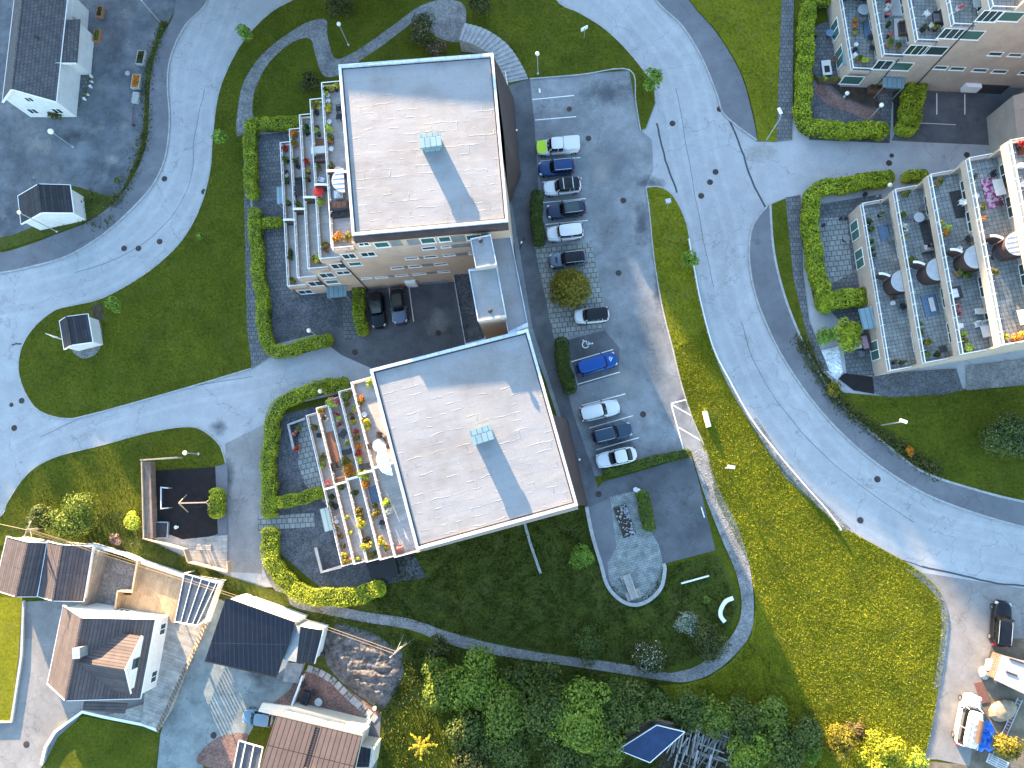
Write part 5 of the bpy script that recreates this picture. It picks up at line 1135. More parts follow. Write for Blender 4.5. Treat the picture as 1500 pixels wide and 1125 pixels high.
def gable(o, c, ux, Lr, Wd, zw, zr, roofm, wallm, over=.35, th=.14, ridge=0.0, gut=True, hips=()):
    """c centre, ux along the ridge; Wd across; ridge: shift of the ridge line across"""
    ux = Vector(ux).normalized(); uy = Vector((-ux.y, ux.x)); c = Vector(c)
    at = lambda u, v, z: (*(c+ux*u+uy*v), z)
    a, b = Lr/2, Wd/2; w_ = MB()
    for s_ in (-1, 1):
        w_.face([at(s_*a, -b, 0), at(s_*a, b, 0), at(s_*a, b, zw), at(s_*a, ridge, zr-.02), at(s_*a, -b, zw)][::s_])
    w_.quad(at(-a, -b, 0), at(a, -b, 0), at(a, -b, zw), at(-a, -b, zw)); w_.quad(at(a, b, 0), at(-a, b, 0), at(-a, b, zw), at(a, b, zw)); w_.build('wall', wallm, o)
    fa = MB()
    for s_ in (-1, 1):
        bw = (b-s_*ridge); sl_ = (zr-zw)/bw; e = b+over; ze = zw-over*sl_; A = a+over
        r = MB(); up = .10
        p = [at(-A, s_*e, ze+up), at(A, s_*e, ze+up), at(A, ridge, zr+up), at(-A, ridge, zr+up)]
        q = [(x, y, z-th) for x, y, z in p]
        if s_ < 0: r.quad(*p)
        else: r.quad(*p[::-1])
        r.face([p[0], p[1], q[1], q[0]]); r.quad(*q); ro_ = r.build('roof', roofm, o)
        for t in (-1, 1): fa.bar(at(t*A, s_*e, ze+up-.06), at(t*A, ridge, zr+up-.06), .05, .24)
        if gut: fa.tube([at(-A, s_*(e+.05), ze+up-.06), at(A, s_*(e+.05), ze+up-.06)], .06, 6)
    cap = MB(); cap.bar(at(-a-over, ridge, zr+.12), at(a+over, ridge, zr+.12), .22, .08); cap.build('ridge_cap', roofm, o)
    fa.build('barge_board', M['white'] if wallm != M['grey_boards'] else M['timber'], o); return at
def win(o, at, u, v, z, wd, h, along='u', s_=1, pane='pane', name='window'):
    """window on a wall; along 'u': the wall runs along u at v"""
    f = MB(); t = .07
    def bx(a, b, c, e, d0, d1, mb):
        if along == 'u': P8 = [at(a, v+s_*d0, 0)[:2], at(b, v+s_*d0, 0)[:2], at(b, v+s_*d1, 0)[:2], at(a, v+s_*d1, 0)[:2]]
        else: P8 = [at(u+s_*d0, a, 0)[:2], at(u+s_*d0, b, 0)[:2], at(u+s_*d1, b, 0)[:2], at(u+s_*d1, a, 0)[:2]]
        mb.prism(P8, c, e)
    m0 = u if along == 'u' else v; a, b, c, e = m0-wd/2, m0+wd/2, z, z+h
    for q in ((a, b, e-t, e), (a, b, c, c+t), (a, a+t, c+t, e-t), (b-t, b, c+t, e-t), (m0-.03, m0+.03, c+t, e-t)): bx(*q, .003, .06, f)
    ob = f.build(name, M['white'], o); p = MB(); bx(a+t, b-t, c+t, e-t, .004, .025, p); p.build('pane', M[pane], ob)
def axis(p0, p1, z): return vec(P(*p0, z), P(*p1, z))
# --- white house, top left corner
zr = 7.2; c = Vector(P(50, 55, 5.5)); uu = axis((18, 130), (33, 0), zr)
o = thing('house', 'white wooden house with a grey tiled gable roof in the top left corner', 'house', (*c, 0), world=True)
rd = Vector(P(18, 128, zr)); e1 = Vector(P(77, 137, 5)); ux = uu.normalized(); uy = Vector((-ux.y, ux.x)); half = abs((e1-rd).dot(uy))
L_h = 15.0; cc = rd+ux*(L_h/2-.3)
at = gable(o, cc, ux, L_h-.7, 2*half-.6, 4.6, zr, M['tile_grey'], M['clad_white'], over=.35)
for v_ in (-1.6, 1.6): win(o, at, -(L_h-.7)/2, v_, 1.0, 1.2, 1.2, 'v', -1)
win(o, at, -(L_h-.7)/2, 0, 3.9, 1.0, 1.0, 'v', -1)
q = MB(); ea, eb, ec, ed_ = P3(78, 30, 4.75), P3(117, 28, 3.3), P3(112, 92, 3.3), P3(77, 92, 4.75); dn3 = [(x, y, z-.16) for x, y, z in (ea, eb, ec, ed_)]
q.quad(ed_, ec, eb, ea)
for i in range(4): u4 = (ea, eb, ec, ed_); q.quad(u4[i], u4[(i+1) % 4], dn3[(i+1) % 4], dn3[i])
q.build('roof', M['tile_grey'], o)
q = MB(); f4 = [P(80, 33, 3.2)[:2], P(115, 31, 3.2)[:2], P(110, 89, 3.2)[:2], P(79, 89, 3.2)[:2]]; zt4 = (4.5, 3.1, 3.1, 4.5)
for i in range(4): k = (i+1) % 4; q.quad((*f4[i], 0), (*f4[k], 0), (*f4[k], zt4[k]), (*f4[i], zt4[i]))
q.build('side_wing', M['clad_white'], o)
q = MB(); q.bar(P3(112, 93, 3.28), P3(78, 93, 4.73), .06, .24); q.build('barge_board', M['white'], o)
q = MB(); q.prism(W([(97, -5), (110, -5), (108, 24), (96, 24)], 2.8), 0, 2.8); q.build('porch', M['clad_white'], o)
q = MB(); q.prism(W([(119, 38), (126, 42), (122, 76), (115, 74)], 1.2), 0, 1.2); q.build('bay_front', M['clad_white'], o)
q = MB(); q.lathe([(.12, 5.3), (.12, 6.3), (.17, 6.32), (.17, 6.4)], (*P(54, 55, 6.2), 0), 8); q.build('vent_pipe', M['dark'], o)
# --- small white outbuilding
def small_house(name, label, cat, ridge_px, eaveL, eaveR, zr, zw, roofm, wallm, over=.25, **k):
    a, b = Vector(P(*ridge_px[0], zr)), Vector(P(*ridge_px[1], zr)); ux = (b-a).normalized(); uy = Vector((-ux.y, ux.x))
    l, r = Vector(P(*eaveL, zw)), Vector(P(*eaveR, zw)); m_ = (a+b)/2; dl, dr_ = (l-m_).dot(uy), (r-m_).dot(uy)
    v0, v1 = min(dl, dr_), max(dl, dr_); c = m_+uy*(v0+v1)/2; o = thing(name, label, cat, (*c, 0), world=True)
    Wd = v1-v0-2*over*.8; at = gable(o, c, ux, (b-a).length-2*over, Wd, zw+over*.3, zr, roofm, wallm, over=over, ridge=-(v0+v1)/2, **k); return o, at, (b-a).length-2*over, Wd
o, at, Lr, Wd = small_house('outbuilding', 'small white outbuilding with a black tiled roof beside the left pavement', 'outbuilding', ((57, 270), (62, 312)), (27, 283), (104, 290), 4.6, 3.0, M['tile_black'], M['clad_white'])
win(o, at, -Lr/2, .6, .9, .9, .9, 'v', -1)
# --- transformer hut
o, at, Lr, Wd = small_house('transformer_hut', 'small dark-roofed transformer hut with its white door open on the rounded lawn', 'hut', ((98, 464), (105, 506)), (88, 470), (130, 470), 3.3, 2.5, M['tile_black'], M['clad_white'], over=.2)
q = MB(); px_, py_ = P(88, 497, 1); dd = axis((88, 500), (73, 493), 1.0).normalized(); 
q.prism([(px_, py_), (px_+dd.x*1.2, py_+dd.y*1.2), (px_+dd.x*1.2-.05, py_+dd.y*1.2+.06), (px_-.05, py_+.06)], .15, 2.1); q.build('open_door', M['white'], o)
sheet('gravel_apron', [(100, 500), (118, 470), (136, 466), (148, 475), (150, 500), (140, 520), (118, 524)], .112, M['gravel'], smooth=True); sheet('earth_patch', [(133, 450), (150, 445), (153, 470), (140, 470)], .111, M['soil'])
# --- twin-roofed garage
GZ = 4.3
o, at, Lr, Wd = small_house('garage', 'brown tiled garage, left one of the twin-roofed pair', 'garage', ((42, 794), (24, 874)), (10, 792), (69, 797), GZ, 3.1, M['tile_brown'], M['clad_white'])
o, at, Lr, Wd = small_house('garage', 'brown tiled garage with a paler west slope, right one of the twin-roofed pair', 'garage', ((92, 798), (78, 880)), (70, 796), (134, 806), GZ, 3.1, M['tile_brown'], M['clad_white'])
# --- brown-roofed house with a large dormer
zr = 8.0; rA, rB = P(131, 905, zr), P(102, 1025, zr)
o, at, Lr, Wd = small_house('house', 'brown tiled house with a wide gabled dormer and cream gable front', 'house', ((121, 905), (97, 1026)), (92, 893), (226, 908), 7.8, 4.2, M['tile_brown'], M['clad_white'])
HB = o; sgn = 1 if (Vector(P(200, 960, 4))-Vector(at(0, 0, 0)[:2])).dot(Vector(at(0, 1, 0)[:2])-Vector(at(0, 0, 0)[:2])) > 0 else -1
def dormer(o, at, u, v0, v1, wd, zb, zr_, roofm):
    """gabled dormer pointing along v from v0 (back) to v1 (front)"""
    f = MB(); f.face([at(u-wd/2, v1, zb-1.4), at(u+wd/2, v1, zb-1.4), at(u+wd/2, v1, zb), at(u, v1, zr_), at(u-wd/2, v1, zb)]); 
    for s_ in (-1, 1): f.quad(at(u+s_*wd/2, v0, zb-1.4), at(u+s_*wd/2, v1, zb-1.4), at(u+s_*wd/2, v1, zb), at(u+s_*wd/2, v0, zb))
    ob = f.build('dormer', M['clad_white'], o); sv = 1 if v1 > v0 else -1
    for s_ in (-1, 1):
        r = MB(); e = .3; r.quad(at(u, v0, zr_+.1), at(u, v1+sv*e, zr_+.1), at(u+s_*(wd/2+e), v1+sv*e, zb-.1), at(u+s_*(wd/2+e), v0+sv*1.2, zb-.1)); r.build('dormer_roof', roofm, ob)
    w_ = MB(); w_.quad(at(u-.55, v1+sv*.03, zb-1.1), at(u+.55, v1+sv*.03, zb-1.1), at(u+.55, v1+sv*.03, zb+.1), at(u-.55, v1+sv*.03, zb+.1)); w_.build('dormer_window', M['pane'], ob)
    b_ = MB(); 
    for s_ in (-1, 1): b_.bar(at(u, v1+sv*.32, zr_+.05), at(u+s_*(wd/2+.3), v1+sv*.32, zb-.15), .05, .2)
    b_.build('barge_board', M['white'], ob)
dormer(HB, at, .3, -sgn*.2, sgn*(Wd/2-.4), 5.4, 5.8, 7.65, M['tile_brown'])
q = MB(); x_, y_, _ = at(-.2, -sgn*.5, 0); x_, y_ = P(114, 956, 8.4); q.obox((x_, y_), .1, .7, 1.0, 6, 8.6); ch = q.build('chimney', M['slate'], HB); q = MB(); q.obox((x_, y_), .1, .8, 1.1, 8.601, 8.7); q.build('chimney_cap', M['galv'], ch)
win(HB, at, 2.6, sgn*Wd/2, 1.0, 1.3, 1.2, 'u', sgn); win(HB, at, -2.6, sgn*Wd/2, 1.0, 1.3, 1.2, 'u', sgn)
for t in (-1, 1): win(HB, at, t*Lr/2, .3, 1.0, 1.3, 1.2, 'v', t)
q = MB(); q.prism(W([(122, 1028), (185, 1031), (181, 1046), (120, 1040)], 3.0), 2.7, 2.9); q.build('porch_roof', M['tile_brown'], HB)
# --- timber deck, walls and glazed shelter of that house
dk = thing('timber_deck', 'large weathered timber deck wrapping the east side of the brown tiled house', 'deck', P3(230, 900), world=True)
def dprism(name, pts, z0, z1, mat, rot=0, par=None, smooth=False):
    mb = MB(); mb.prism(W(pts, z1), z0, z1); return mb.build(name, mat, par if par is not None else dk, rot=rot)
dprism('deck_boards', [(200, 822), (268, 845), (256, 913), (168, 895), (172, 870), (192, 872)], .1, .75, M['plank_warm'], rot=-1.8)
dprism('deck_boards', [(236, 908), (258, 914), (290, 917), (300, 905), (250, 1040), (232, 1068), (207, 1060), (213, 1008), (222, 1000)], .1, .6, M['plank_grey'], rot=-.3)
dprism('lower_deck', [(150, 1050), (215, 1030), (208, 1064), (160, 1052)], .05, .4, M['plank_grey'], rot=-.2)
def wall_line(name, label, cat, pts, h, th, mat, capm=None, ht=None, rot=0):
    p = W(pts, h); o = thing(name, label, cat, (*p[0], 0), world=True); l, r = offset_line(p, th/2), offset_line(p, -th/2); mb = MB()
    mb.loft([[(a[0], a[1], 0), (a[0], a[1], h-.06), (b[0], b[1], h-.06), (b[0], b[1], 0)] for a, b in zip(l, r)]); mb.build('wall', mat, o)
    l, r = offset_line(p, th/2+.05), offset_line(p, -th/2-.05); mb = MB(); mb.loft([[(a[0], a[1], h-.059), (a[0], a[1], h), (b[0], b[1], h), (b[0], b[1], h-.059)] for a, b in zip(l, r)]); mb.build('coping', capm or mat, o); return o
wall_line('boundary_wall', 'white rendered wall along the north-east side of the brown house yard', 'wall', [(128, 797), (180, 812), (212, 825), (268, 844), (322, 852), (300, 913)], 1.3, .2, M['clad_white'], M['white'])
wall_line('yard_wall', 'wooden screen wall between gravel yard and timber deck', 'wall', [(201, 822), (193, 868), (172, 866), (168, 893)], 1.9, .12, M['plank_warm'], M['timber'])
sheet('gravel_yard', [(138, 812), (200, 822), (192, 868), (170, 868), (166, 892), (122, 886)], .04, M['gravel'])
wall_line('yard_wall', 'weathered board wall beside the right-hand twin garage', 'wall', [(143, 806), (122, 888)], 2.2, .3, M['grey_boards'], M['timber'])
sh = thing('glazed_shelter', 'white-framed shelter with dark blue glass roof at the corner of the deck', 'shelter', P3(290, 880), world=True)
gl = [(270, 840), (317, 854), (288, 916), (256, 911)]
q = MB(); q.prism(W(gl, 2.5), 2.44, 2.5); gr_ = q.build('glass_roof', M['solar'], sh)
q = MB()
for t in (0, .27, .54, .8, 1):
    a = Vector(P3(*gl[0], 2.54)).lerp(Vector(P3(*gl[1], 2.54)), t); b = Vector(P3(*gl[3], 2.54)).lerp(Vector(P3(*gl[2], 2.54)), t); q.bar(a, b, .06, .06)
for a, b in ((0, 1), (3, 2)): q.bar(P3(*gl[a], 2.54), P3(*gl[b], 2.54), .1, .09)
q.build('frame', M['white'], sh)
for a in gl: q = MB(); p_ = P(*a, 2.5); q.bar((*p_, 0), (*p_, 2.44), .1); q.build('post', M['white'], sh)
fn = thing('board_fence', 'long fence of slanting brown boards along the right side of the timber deck', 'fence', P3(265, 990), world=True)
A, B = Vector(P(301, 912, 1.4)), Vector(P(229, 1070, 1.4)); n_ = 30; q = MB(); dn = (B-A).normalized(); pn = Vector((-dn.y, dn.x))
for k in range(n_): p_ = A.lerp(B, k/(n_-1)); a_ = p_-pn*.32; b_ = p_+pn*.32+dn*.1; q.bar((*a_, .85), (*b_, 1.38), .24, .03)
q.build('slats', mtl('brown_slat', (.13, .10, .08), (.18, .14, .11), 3, .8), fn)
for t in (0, .25, .5, .75, 1): p_ = A.lerp(B, t)-pn*.1; q = MB(); q.bar((*p_, 0), (*p_, 1.25), .12); q.build('post', M['timber'], fn)
wall_line('garden_wall', 'low white garden wall curving below the brown tiled house', 'wall', [(60, 1120), (66, 1095), (80, 1072), (120, 1043), (150, 1050), (210, 1062), (230, 1070)], .5, .2, M['concrete'], M['white'])
wall_line('garden_wall', 'low pale kerb wall at the corner of the left sunlit lawn', 'wall', [(34, 880), (31, 960), (16, 1058), (-20, 1058)], .35, .18, M['concrete'])
# --- black steel-roofed garage with its porch
zr = 4.6
o = thing('garage', 'wide dark garage with a blue-black standing seam roof and a gabled porch', 'garage', P3(380, 930), world=True)
rf = MB(); c4_ = [P3(331, 876, 5.0), P3(432, 912, 5.0), P3(405, 992, 3.9), P3(300, 968, 3.9)]; rf.quad(*c4_[::-1]); dn_ = [(x, y, z-.2) for x, y, z in c4_]
for i in range(4): rf.quad(c4_[i], c4_[(i+1) % 4], dn_[(i+1) % 4], dn_[i])
rf.build('roof', M['seam_black'], o); cen = Vector(P(367, 937, 4.4)); mb = MB()
pp_ = [Vector(q[:2])+(cen-Vector(q[:2]))*.05 for q in c4_]
for i in range(4):
    j = (i+1) % 4; mb.quad((*pp_[i], 0), (*pp_[j], 0), (*pp_[j], c4_[j][2]-.22), (*pp_[i], c4_[i][2]-.22))
mb.build('wall', M['clad_white'], o)
q = MB(); 
for a, b in ((0, 1), (3, 2)): q = MB(); q.bar(c4_[a], c4_[b], .12, .1); q.build('gutter', M['black'], o)
r1, r2 = P3(440, 918, 4.6), P3(434, 970, 4.6)
for nm_, a, b, mt_ in (('porch_roof', P3(428, 913, 4.1), P3(415, 966, 4.1), M['slate']), ('porch_roof', P3(473, 923, 3.6), P3(460, 972, 3.6), M['tile_black'])):
    q = MB(); q.quad(r1, r2, b, a); q.build(nm_, mt_, o)
q = MB(); q.prism(W([(436, 916), (468, 924), (458, 968), (430, 964)], 3.4), 0, 3.35); q.build('porch', M['clad_white'], o)
q = MB(); q.bar(P3(474, 923, 3.55), P3(461, 972, 3.55), .06, .25); q.build('barge_board', M['white'], o)
st = thing('entrance_steps', 'short flight of grey steps between the black garage and the red gravel patio', 'steps', P3(426, 985), world=True)
for k in range(4): q = MB(); q.prism(W([(420+k*-1.5, 970+k*7), (444-k*1.5, 973+k*7), (441-k*1.5, 980+k*7), (418-k*1.5, 977+k*7)], .9-.2*k), 0, .9-.2*k); q.build('step', M['stone_step'], st)
# --- brown steel-roofed house, bottom
zr = 6.4; ra, rb = P3(405, 1048, 5.6), P3(530, 1078, 5.6)
o = thing('house', 'cream-walled house with a brown standing seam roof at the bottom edge', 'house', P3(460, 1100), world=True)
HC = o; uxh = (Vector(rb[:2])-Vector(ra[:2])).normalized(); uyh = Vector((uxh.y, -uxh.x)); a2 = Vector(ra[:2]); Lh = (Vector(rb[:2])-a2).length
T3 = lambda u, v, z: (*(a2+uxh*u+uyh*v), z)
q = MB(); q.prism([T3(.3, .2, 0)[:2], T3(Lh-.3, .2, 0)[:2], T3(Lh-.3, 11, 0)[:2], T3(.3, 11, 0)[:2]], 0, 5.35); q.build('wall', M['cream'], o)
q = MB(); q.quad(T3(0, 0, 5.6), T3(0, 6, 7.6), T3(Lh, 6, 7.6), T3(Lh, 0, 5.6)); q.quad(T3(0, 0, 5.6), T3(Lh, 0, 5.6), T3(Lh, 0, 5.4), T3(0, 0, 5.4)); q.quad(T3(Lh, 0, 5.6), T3(Lh, 6, 7.6), T3(Lh, 6, 5.36), T3(Lh, 0, 5.36)); q.quad(T3(0, 6, 7.6), T3(0, 12, 5.6), T3(Lh, 12, 5.6), T3(Lh, 6, 7.6)); q.quad(T3(0, 0, 5.6), T3(0, 0, 5.36), T3(0, 6, 5.36), T3(0, 6, 7.6)); rf_ = q.build('roof', M['seam_brown'], o)
q = MB(); 
for v_ in np.arange(.2, 5.5, .22): z_ = 5.66+v_/3; q.bar(T3(4.35, v_, z_), T3(4.75, v_, z_), .05, .04)
for du in (4.35, 4.75): q.bar(T3(du, .1, 5.68), T3(du, 5.6, 7.52), .05, .05)
q.build('roof_ladder', M['black'], rf_); q = MB(); cx_, cy_, _ = T3(4.9, 4.2, 0); q.obox((cx_, cy_), math.atan2(uxh.y, uxh.x), .8, .8, 6.6, 8.2); q.build('chimney', M['timber'], rf_)
q = MB(); q.bar(T3(-.05, -.06, 5.58), T3(Lh+.05, -.06, 5.58), .14, .12); q.build('gutter', M['timber'], o)
q = MB(); q.prism(W([(384, 1030), (432, 1036), (540, 1065), (528, 1080), (402, 1048), (378, 1042)], 2.9), 2.6, 2.9); q.build('terrace_slab', M['cream'], o)
q = MB(); q.prism(W([(522, 1090), (549, 1096), (545, 1125), (515, 1125)], 3), 0, 3); q.build('annex', M['cream'], o); q = MB(); q.prism(W([(526, 1094), (543, 1098), (540, 1124), (522, 1124)], 3.2), 3.001, 3.15); q.build('annex_roof', M['seam_black'], o)
ph = MB(); ph.prism(W([(350, 1085), (385, 1095), (378, 1128), (342, 1125)], 2.6), 2.35, 2.6); pr_ = ph.build('pergola', M['solar'], o)
q = MB(); 
for a, b in (((350, 1085), (342, 1125)), ((385, 1095), (378, 1128)), ((350, 1085), (385, 1095)), ((360, 1088), (352, 1126)), ((372, 1092), (365, 1127))): q.bar(P3(*a, 2.68), P3(*b, 2.68), .1, .1)
q.build('frame', M['white'], pr_)
sheet('flower_bed', [(290, 1118), (300, 1095), (325, 1078), (360, 1074), (362, 1085), (345, 1125)], .06, M['red_gravel'], smooth=True)
# --- shed with blue roof among the trees and the lumber heap
o = thing('shed', 'shed with a plain blue sheet roof half under the trees', 'shed', P3(955, 1085), world=True)
b4 = [P3(905, 1098, 3.0), P3(962, 1062, 3.0), P3(1003, 1072, 3.0), P3(952, 1117, 3.0)]
q = MB(); q.prism([p_[:2] for p_ in b4], 2.88, 3.0); q.build('roof', M['blue_sheet'], o); cen = sum((Vector(p_[:2]) for p_ in b4), Vector((0, 0)))/4
q = MB(); q.prism([Vector(p_[:2])+(cen-Vector(p_[:2]))*.06 for p_ in b4], 0, 2.87); q.build('wall', M['grey_boards'], o)
q = MB(); 
for i in range(4): q.bar(b4[i], b4[(i+1) % 4], .07, .16)
q.build('edge_trim', M['white'], o)
sheet('debris_patch', [(975, 1075), (1010, 1060), (1080, 1070), (1085, 1130), (960, 1130)], .05, M['soil'])
M['board1'] = mtl('grey_board', (.10, .095, .09), (.18, .17, .16), 2, .8); M['board2'] = mtl('bleached_board', (.24, .24, .23), (.34, .34, .33), 2, .8)
lr = random.Random(5)
for k in range(70):
    px, py = lr.uniform(985, 1075), lr.uniform(1070, 1122); a = lr.choice([1.0, 1.15, 1.25, 1.35, 1.3, -.35])+lr.uniform(-.1, .1); ln = lr.uniform(1.2, 3.6); x, y = P(px, py, .4); z_ = .1+lr.uniform(0, .7)
    q = MB(); q.bar((-ln/2*math.cos(a), -ln/2*math.sin(a), 0), (ln/2*math.cos(a), ln/2*math.sin(a), lr.uniform(0, .25)), lr.uniform(.08, .22), .05)
    b_ = q.build('timber_plank', M[lr.choice(['board1', 'board2', 'board1'])]); b_.location = (x, y, z_); tag(b_, 'loose grey plank in the scattered lumber heap beside the blue-roofed shed', 'plank', 'planks of the lumber heap')
# --- trailer hut, right edge
o = thing('trailer_hut', 'small trailer hut with a flat pink-grey roof at the right edge yard', 'trailer', P3(1480, 985), world=True)
b4 = [(1470, 961), (1540, 980), (1520, 1025), (1459, 995)]; q = MB(); q.prism(W(b4, 2.4), .5, 2.4); q.build('body', M['tile_red'], o)
q = MB(); q.prism(W([(1468, 960), (1542, 979), (1522, 1027), (1457, 996)], 2.46), 2.401, 2.48); q.build('roof', mtl('roof_felt', (.36, .31, .29), (.44, .38, .35), 1.5, .8, fine=.1), o)
for a, b in (((1479, 965), (1500, 972)), ((1474, 984), (1490, 990))): q = MB(); q.bar(P3(*a, 2.52), P3(*b, 2.52), .16, .06); q.build('roof_slot', M['dark'], o)
for a in ((1475, 1003), (1505, 1015)): q = MB(); x, y = P(*a, .4); q.tube([(x, y-.1, .35), (x, y+.1, .35)], .35, 12); q.build('wheel', M['tyre'], o)
q = MB(); q.prism(W([(1449, 968), (1466, 964), (1462, 982), (1447, 982)], 1), .4, 1.0); q.build('locker', M['white'], o)
# ================================================================ terrace plants and furniture
M['terracotta'] = mtl('terracotta', (.28, .12, .07), (.36, .17, .10), 4, .8)
M['pot_white'] = mtl('white_pot', (.70, .70, .69), rough=.5); M['pot_black'] = mtl('black_pot', (.02, .02, .022), rough=.6); M['pot_grey'] = mtl('grey_pot', (.18, .19, .2), rough=.7)
M['teak'] = mtl('brown_wicker', (.09, .055, .04), (.15, .10, .07), 6, .8); M['greytop'] = mtl('grey_table_top', (.38, .42, .44), (.44, .48, .50), 2, .5); M['rug_blue'] = mtl('blue_rug', (.10, .17, .26), (.15, .23, .33), 4, .95)
M['rug_mag'] = mtl('magenta_rug', (.30, .03, .16), (.55, .42, .48), 2.5, .95, lo=.45, hi=.55); M['rug_dark'] = mtl('dark_rug', (.035, .035, .04), (.055, .055, .06), 3, .95); M['rug_rust'] = mtl('rust_rug', (.20, .05, .03), (.30, .09, .05), 3, .95)
M['cushion'] = mtl('pale_cushion', (.55, .54, .52), (.62, .61, .59), 3, .9); M['redcloth'] = mtl('red_cloth', (.55, .02, .025), (.65, .05, .04), 3, .8)
ORD = ['first', 'second', 'third', 'fourth', 'fifth', 'sixth', 'seventh', 'eighth', 'ninth', 'tenth', 'eleventh', 'twelfth', '13th', '14th', '15th', '16th', '17th', '18th', '19th', '20th', '21st', '22nd', '23rd', '24th']
PL = {'Y': ('yellow-leaved plant', 'yellow'), 'G': ('golden shrub', 'golden'), 'l': ('lime-green plant', 'lime'), 'm': ('green plant', 'mid'), 'd': ('dark leafy plant', 'deep'), 'O': ('orange-flowering plant', 'orange'), 'R': ('red-flowering plant', 'red'), 'r': ('rose-pink flowering plant', 'rose'), 'w': ('white-flowering plant', 'white'), 'o': ('olive-green plant', 'olive'), 'b': ('brownish plant', 'brown'), 'g': ('grey-green plant', 'grey')}
PT = {'k': ('black pot', 'pot_black'), 'w': ('white pot', 'pot_white'), 't': ('clay pot', 'terracotta'), 'g': ('grey pot', 'pot_grey')}
def pot_plant(x, y, z, r, leaf, potm, label, group, sq=False, h=None):
    o = thing('potted_plant', label, 'plant', (x, y, z), rnd.random()*1.5, group); q = MB(); pr = min(.26, r*.75)
    if sq: q.obox((0, 0), 0, pr*2.0, pr*2.0, 0, .4)
    else: q.lathe([(pr*.72, 0), (pr, .36), (pr*1.08, .37), (pr*1.08, .42), (pr*.9, .42), (pr*.88, .36)], n=12)
    q.build('pot', potm, o)
    if leaf is not None:
        n = int(60+600*r*r); ls = [(rs.normal(0, r*.35), rs.normal(0, r*.35), .42+r*(.45+.4*rs.rand()), r*.58, r*.58, r*.55) for _ in range(6)]
        C, d = blob_points(n, ls); V, Fq = leaves(C, d, .075+.05*r); np_mesh('foliage', V, Fq, leaf, o)
        s_ = MB(); s_.tube([(0, 0, .3), (0, 0, .42+r*.6)], .03, 5); s_.build('stem', M['bark'], o)
    return o
LV_N = {1: 'lowest', 2: 'second', 3: 'middle', 4: 'fourth', 5: 'top', 6: 'highest', 0: 'ground'}
def terrace_plants(B, bname, scx, ox, oy, items):
    """items: level, plant code + pot code, zoom-x, zoom-y, radius"""
    rows = {}
    for lv, code, zx, zy, r in items: rows.setdefault(lv, []).append((zy, zx, code, r))
    return rows, (scx, ox, oy)
def put_plants(B, bname, group, lists):
    rows = {}
    for (sc_, ox, oy), items in lists:
        for it in items.split(';'):
            f = it.split()
            if len(f) < 4: continue
            lv, code = int(f[0]), f[1]; px, py = ox+float(f[2])/sc_, oy+float(f[3])/sc_; r = float(f[4]) if len(f) > 4 else .32
            rows.setdefault(lv, []).append((py, px, code, r))
    for lv, L in rows.items():
        L.sort(); n = len(L)
        for i, (py, px, code, r) in enumerate(L):
            z = B.zf(lv)+.07 if lv > 0 else .06
            x, y = P(px, py, z+.5)
            if lv > 0:                                  # keep every pot on its own terrace
                q = Vector((x, y))-B.O; u, v = solve_uv(B, q); u = min(max(u, (lv-1)*B.step+.2+min(.3, r)), lv*B.step+.8); v = min(max(v, .5), B.L-.5); x, y = B.at(u, v)
            pt = PT[code[1]]; 
            if code[0] == '-': what = 'empty '+pt[0]
            else: what = PL[code[0]][0]+' in '+pt[0]
            lab = '%s, %s from north on %s terrace, %s' % (what, ORD[i], LV_N[lv], bname)
            pot_plant(x, y, z, r, None if code[0] == '-' else L_[PL[code[0]][1]], M[pt[1]], lab, group, sq=(i % 4 == 1))
def solve_uv(B, q):
    a, b, c, d = B.ux.x, B.uy.x, B.ux.y, B.uy.y; det = a*d-b*c
    return ((q.x*d-b*q.y)/det, (a*q.y-c*q.x)/det)
Z1 = (6.25, 400, 100); Z2 = (6.25, 400, 270); Z3 = (6.616, 430, 540); Z4 = (6.25, 430, 690); Z6 = (4.6875, 1180, 0); Z7 = (5.623, 1240, 200); Z8 = (4.6875, 1180, 390)
put_plants(B1, 'northern block', 'potted plants on the northern terraces', [(Z1, '5 dk 470 190 .3;5 Yt 520 185 .32;5 Yk 570 180 .42;5 lw 485 240 .3;5 -w 490 295;5 -k 490 325;5 Yt 488 380 .5;5 -w 492 485;5 lw 495 565 .55;5 Gt 505 655 .4;5 -w 497 735;5 mt 540 895 .4;5 Ok 515 955 .36;4 Gt 360 310 .5;4 Gt 365 335 .4;4 -k 395 400;4 Yw 410 345 .3;4 lw 375 562 .28;4 bt 405 545 .25;4 mk 412 600 .28;4 mt 410 910 .32;3 dk 305 530 .33;3 dk 300 580 .33;3 Rt 312 860 .36;3 Yk 320 945 .3;3 Gk 320 1015 .3;2 Ot 200 600 .55;2 Gt 198 690 .5;2 ot 205 850 .42;2 -k 222 895;1 Rk 110 735 .42;1 mk 105 840 .4;1 -k 118 945;1 wk 122 990 .3;1 dk 122 1035 .33'),
    (Z2, '5 Gt 560 505 .36;5 Ot 600 480 .5;5 Gt 675 490 .6;4 lt 440 160 .5;4 Gt 480 550 .42;4 bt 490 605 .3;3 mk 345 130 .45;3 Gt 365 700 .4;3 Yt 405 690 .5;3 Gt 425 705 .42;2 mk 240 190 .45;1 mk 130 165 .3;1 dk 150 610 .28;1 dk 150 640 .26;1 dk 152 670 .26;1 mt 165 885 .45')])
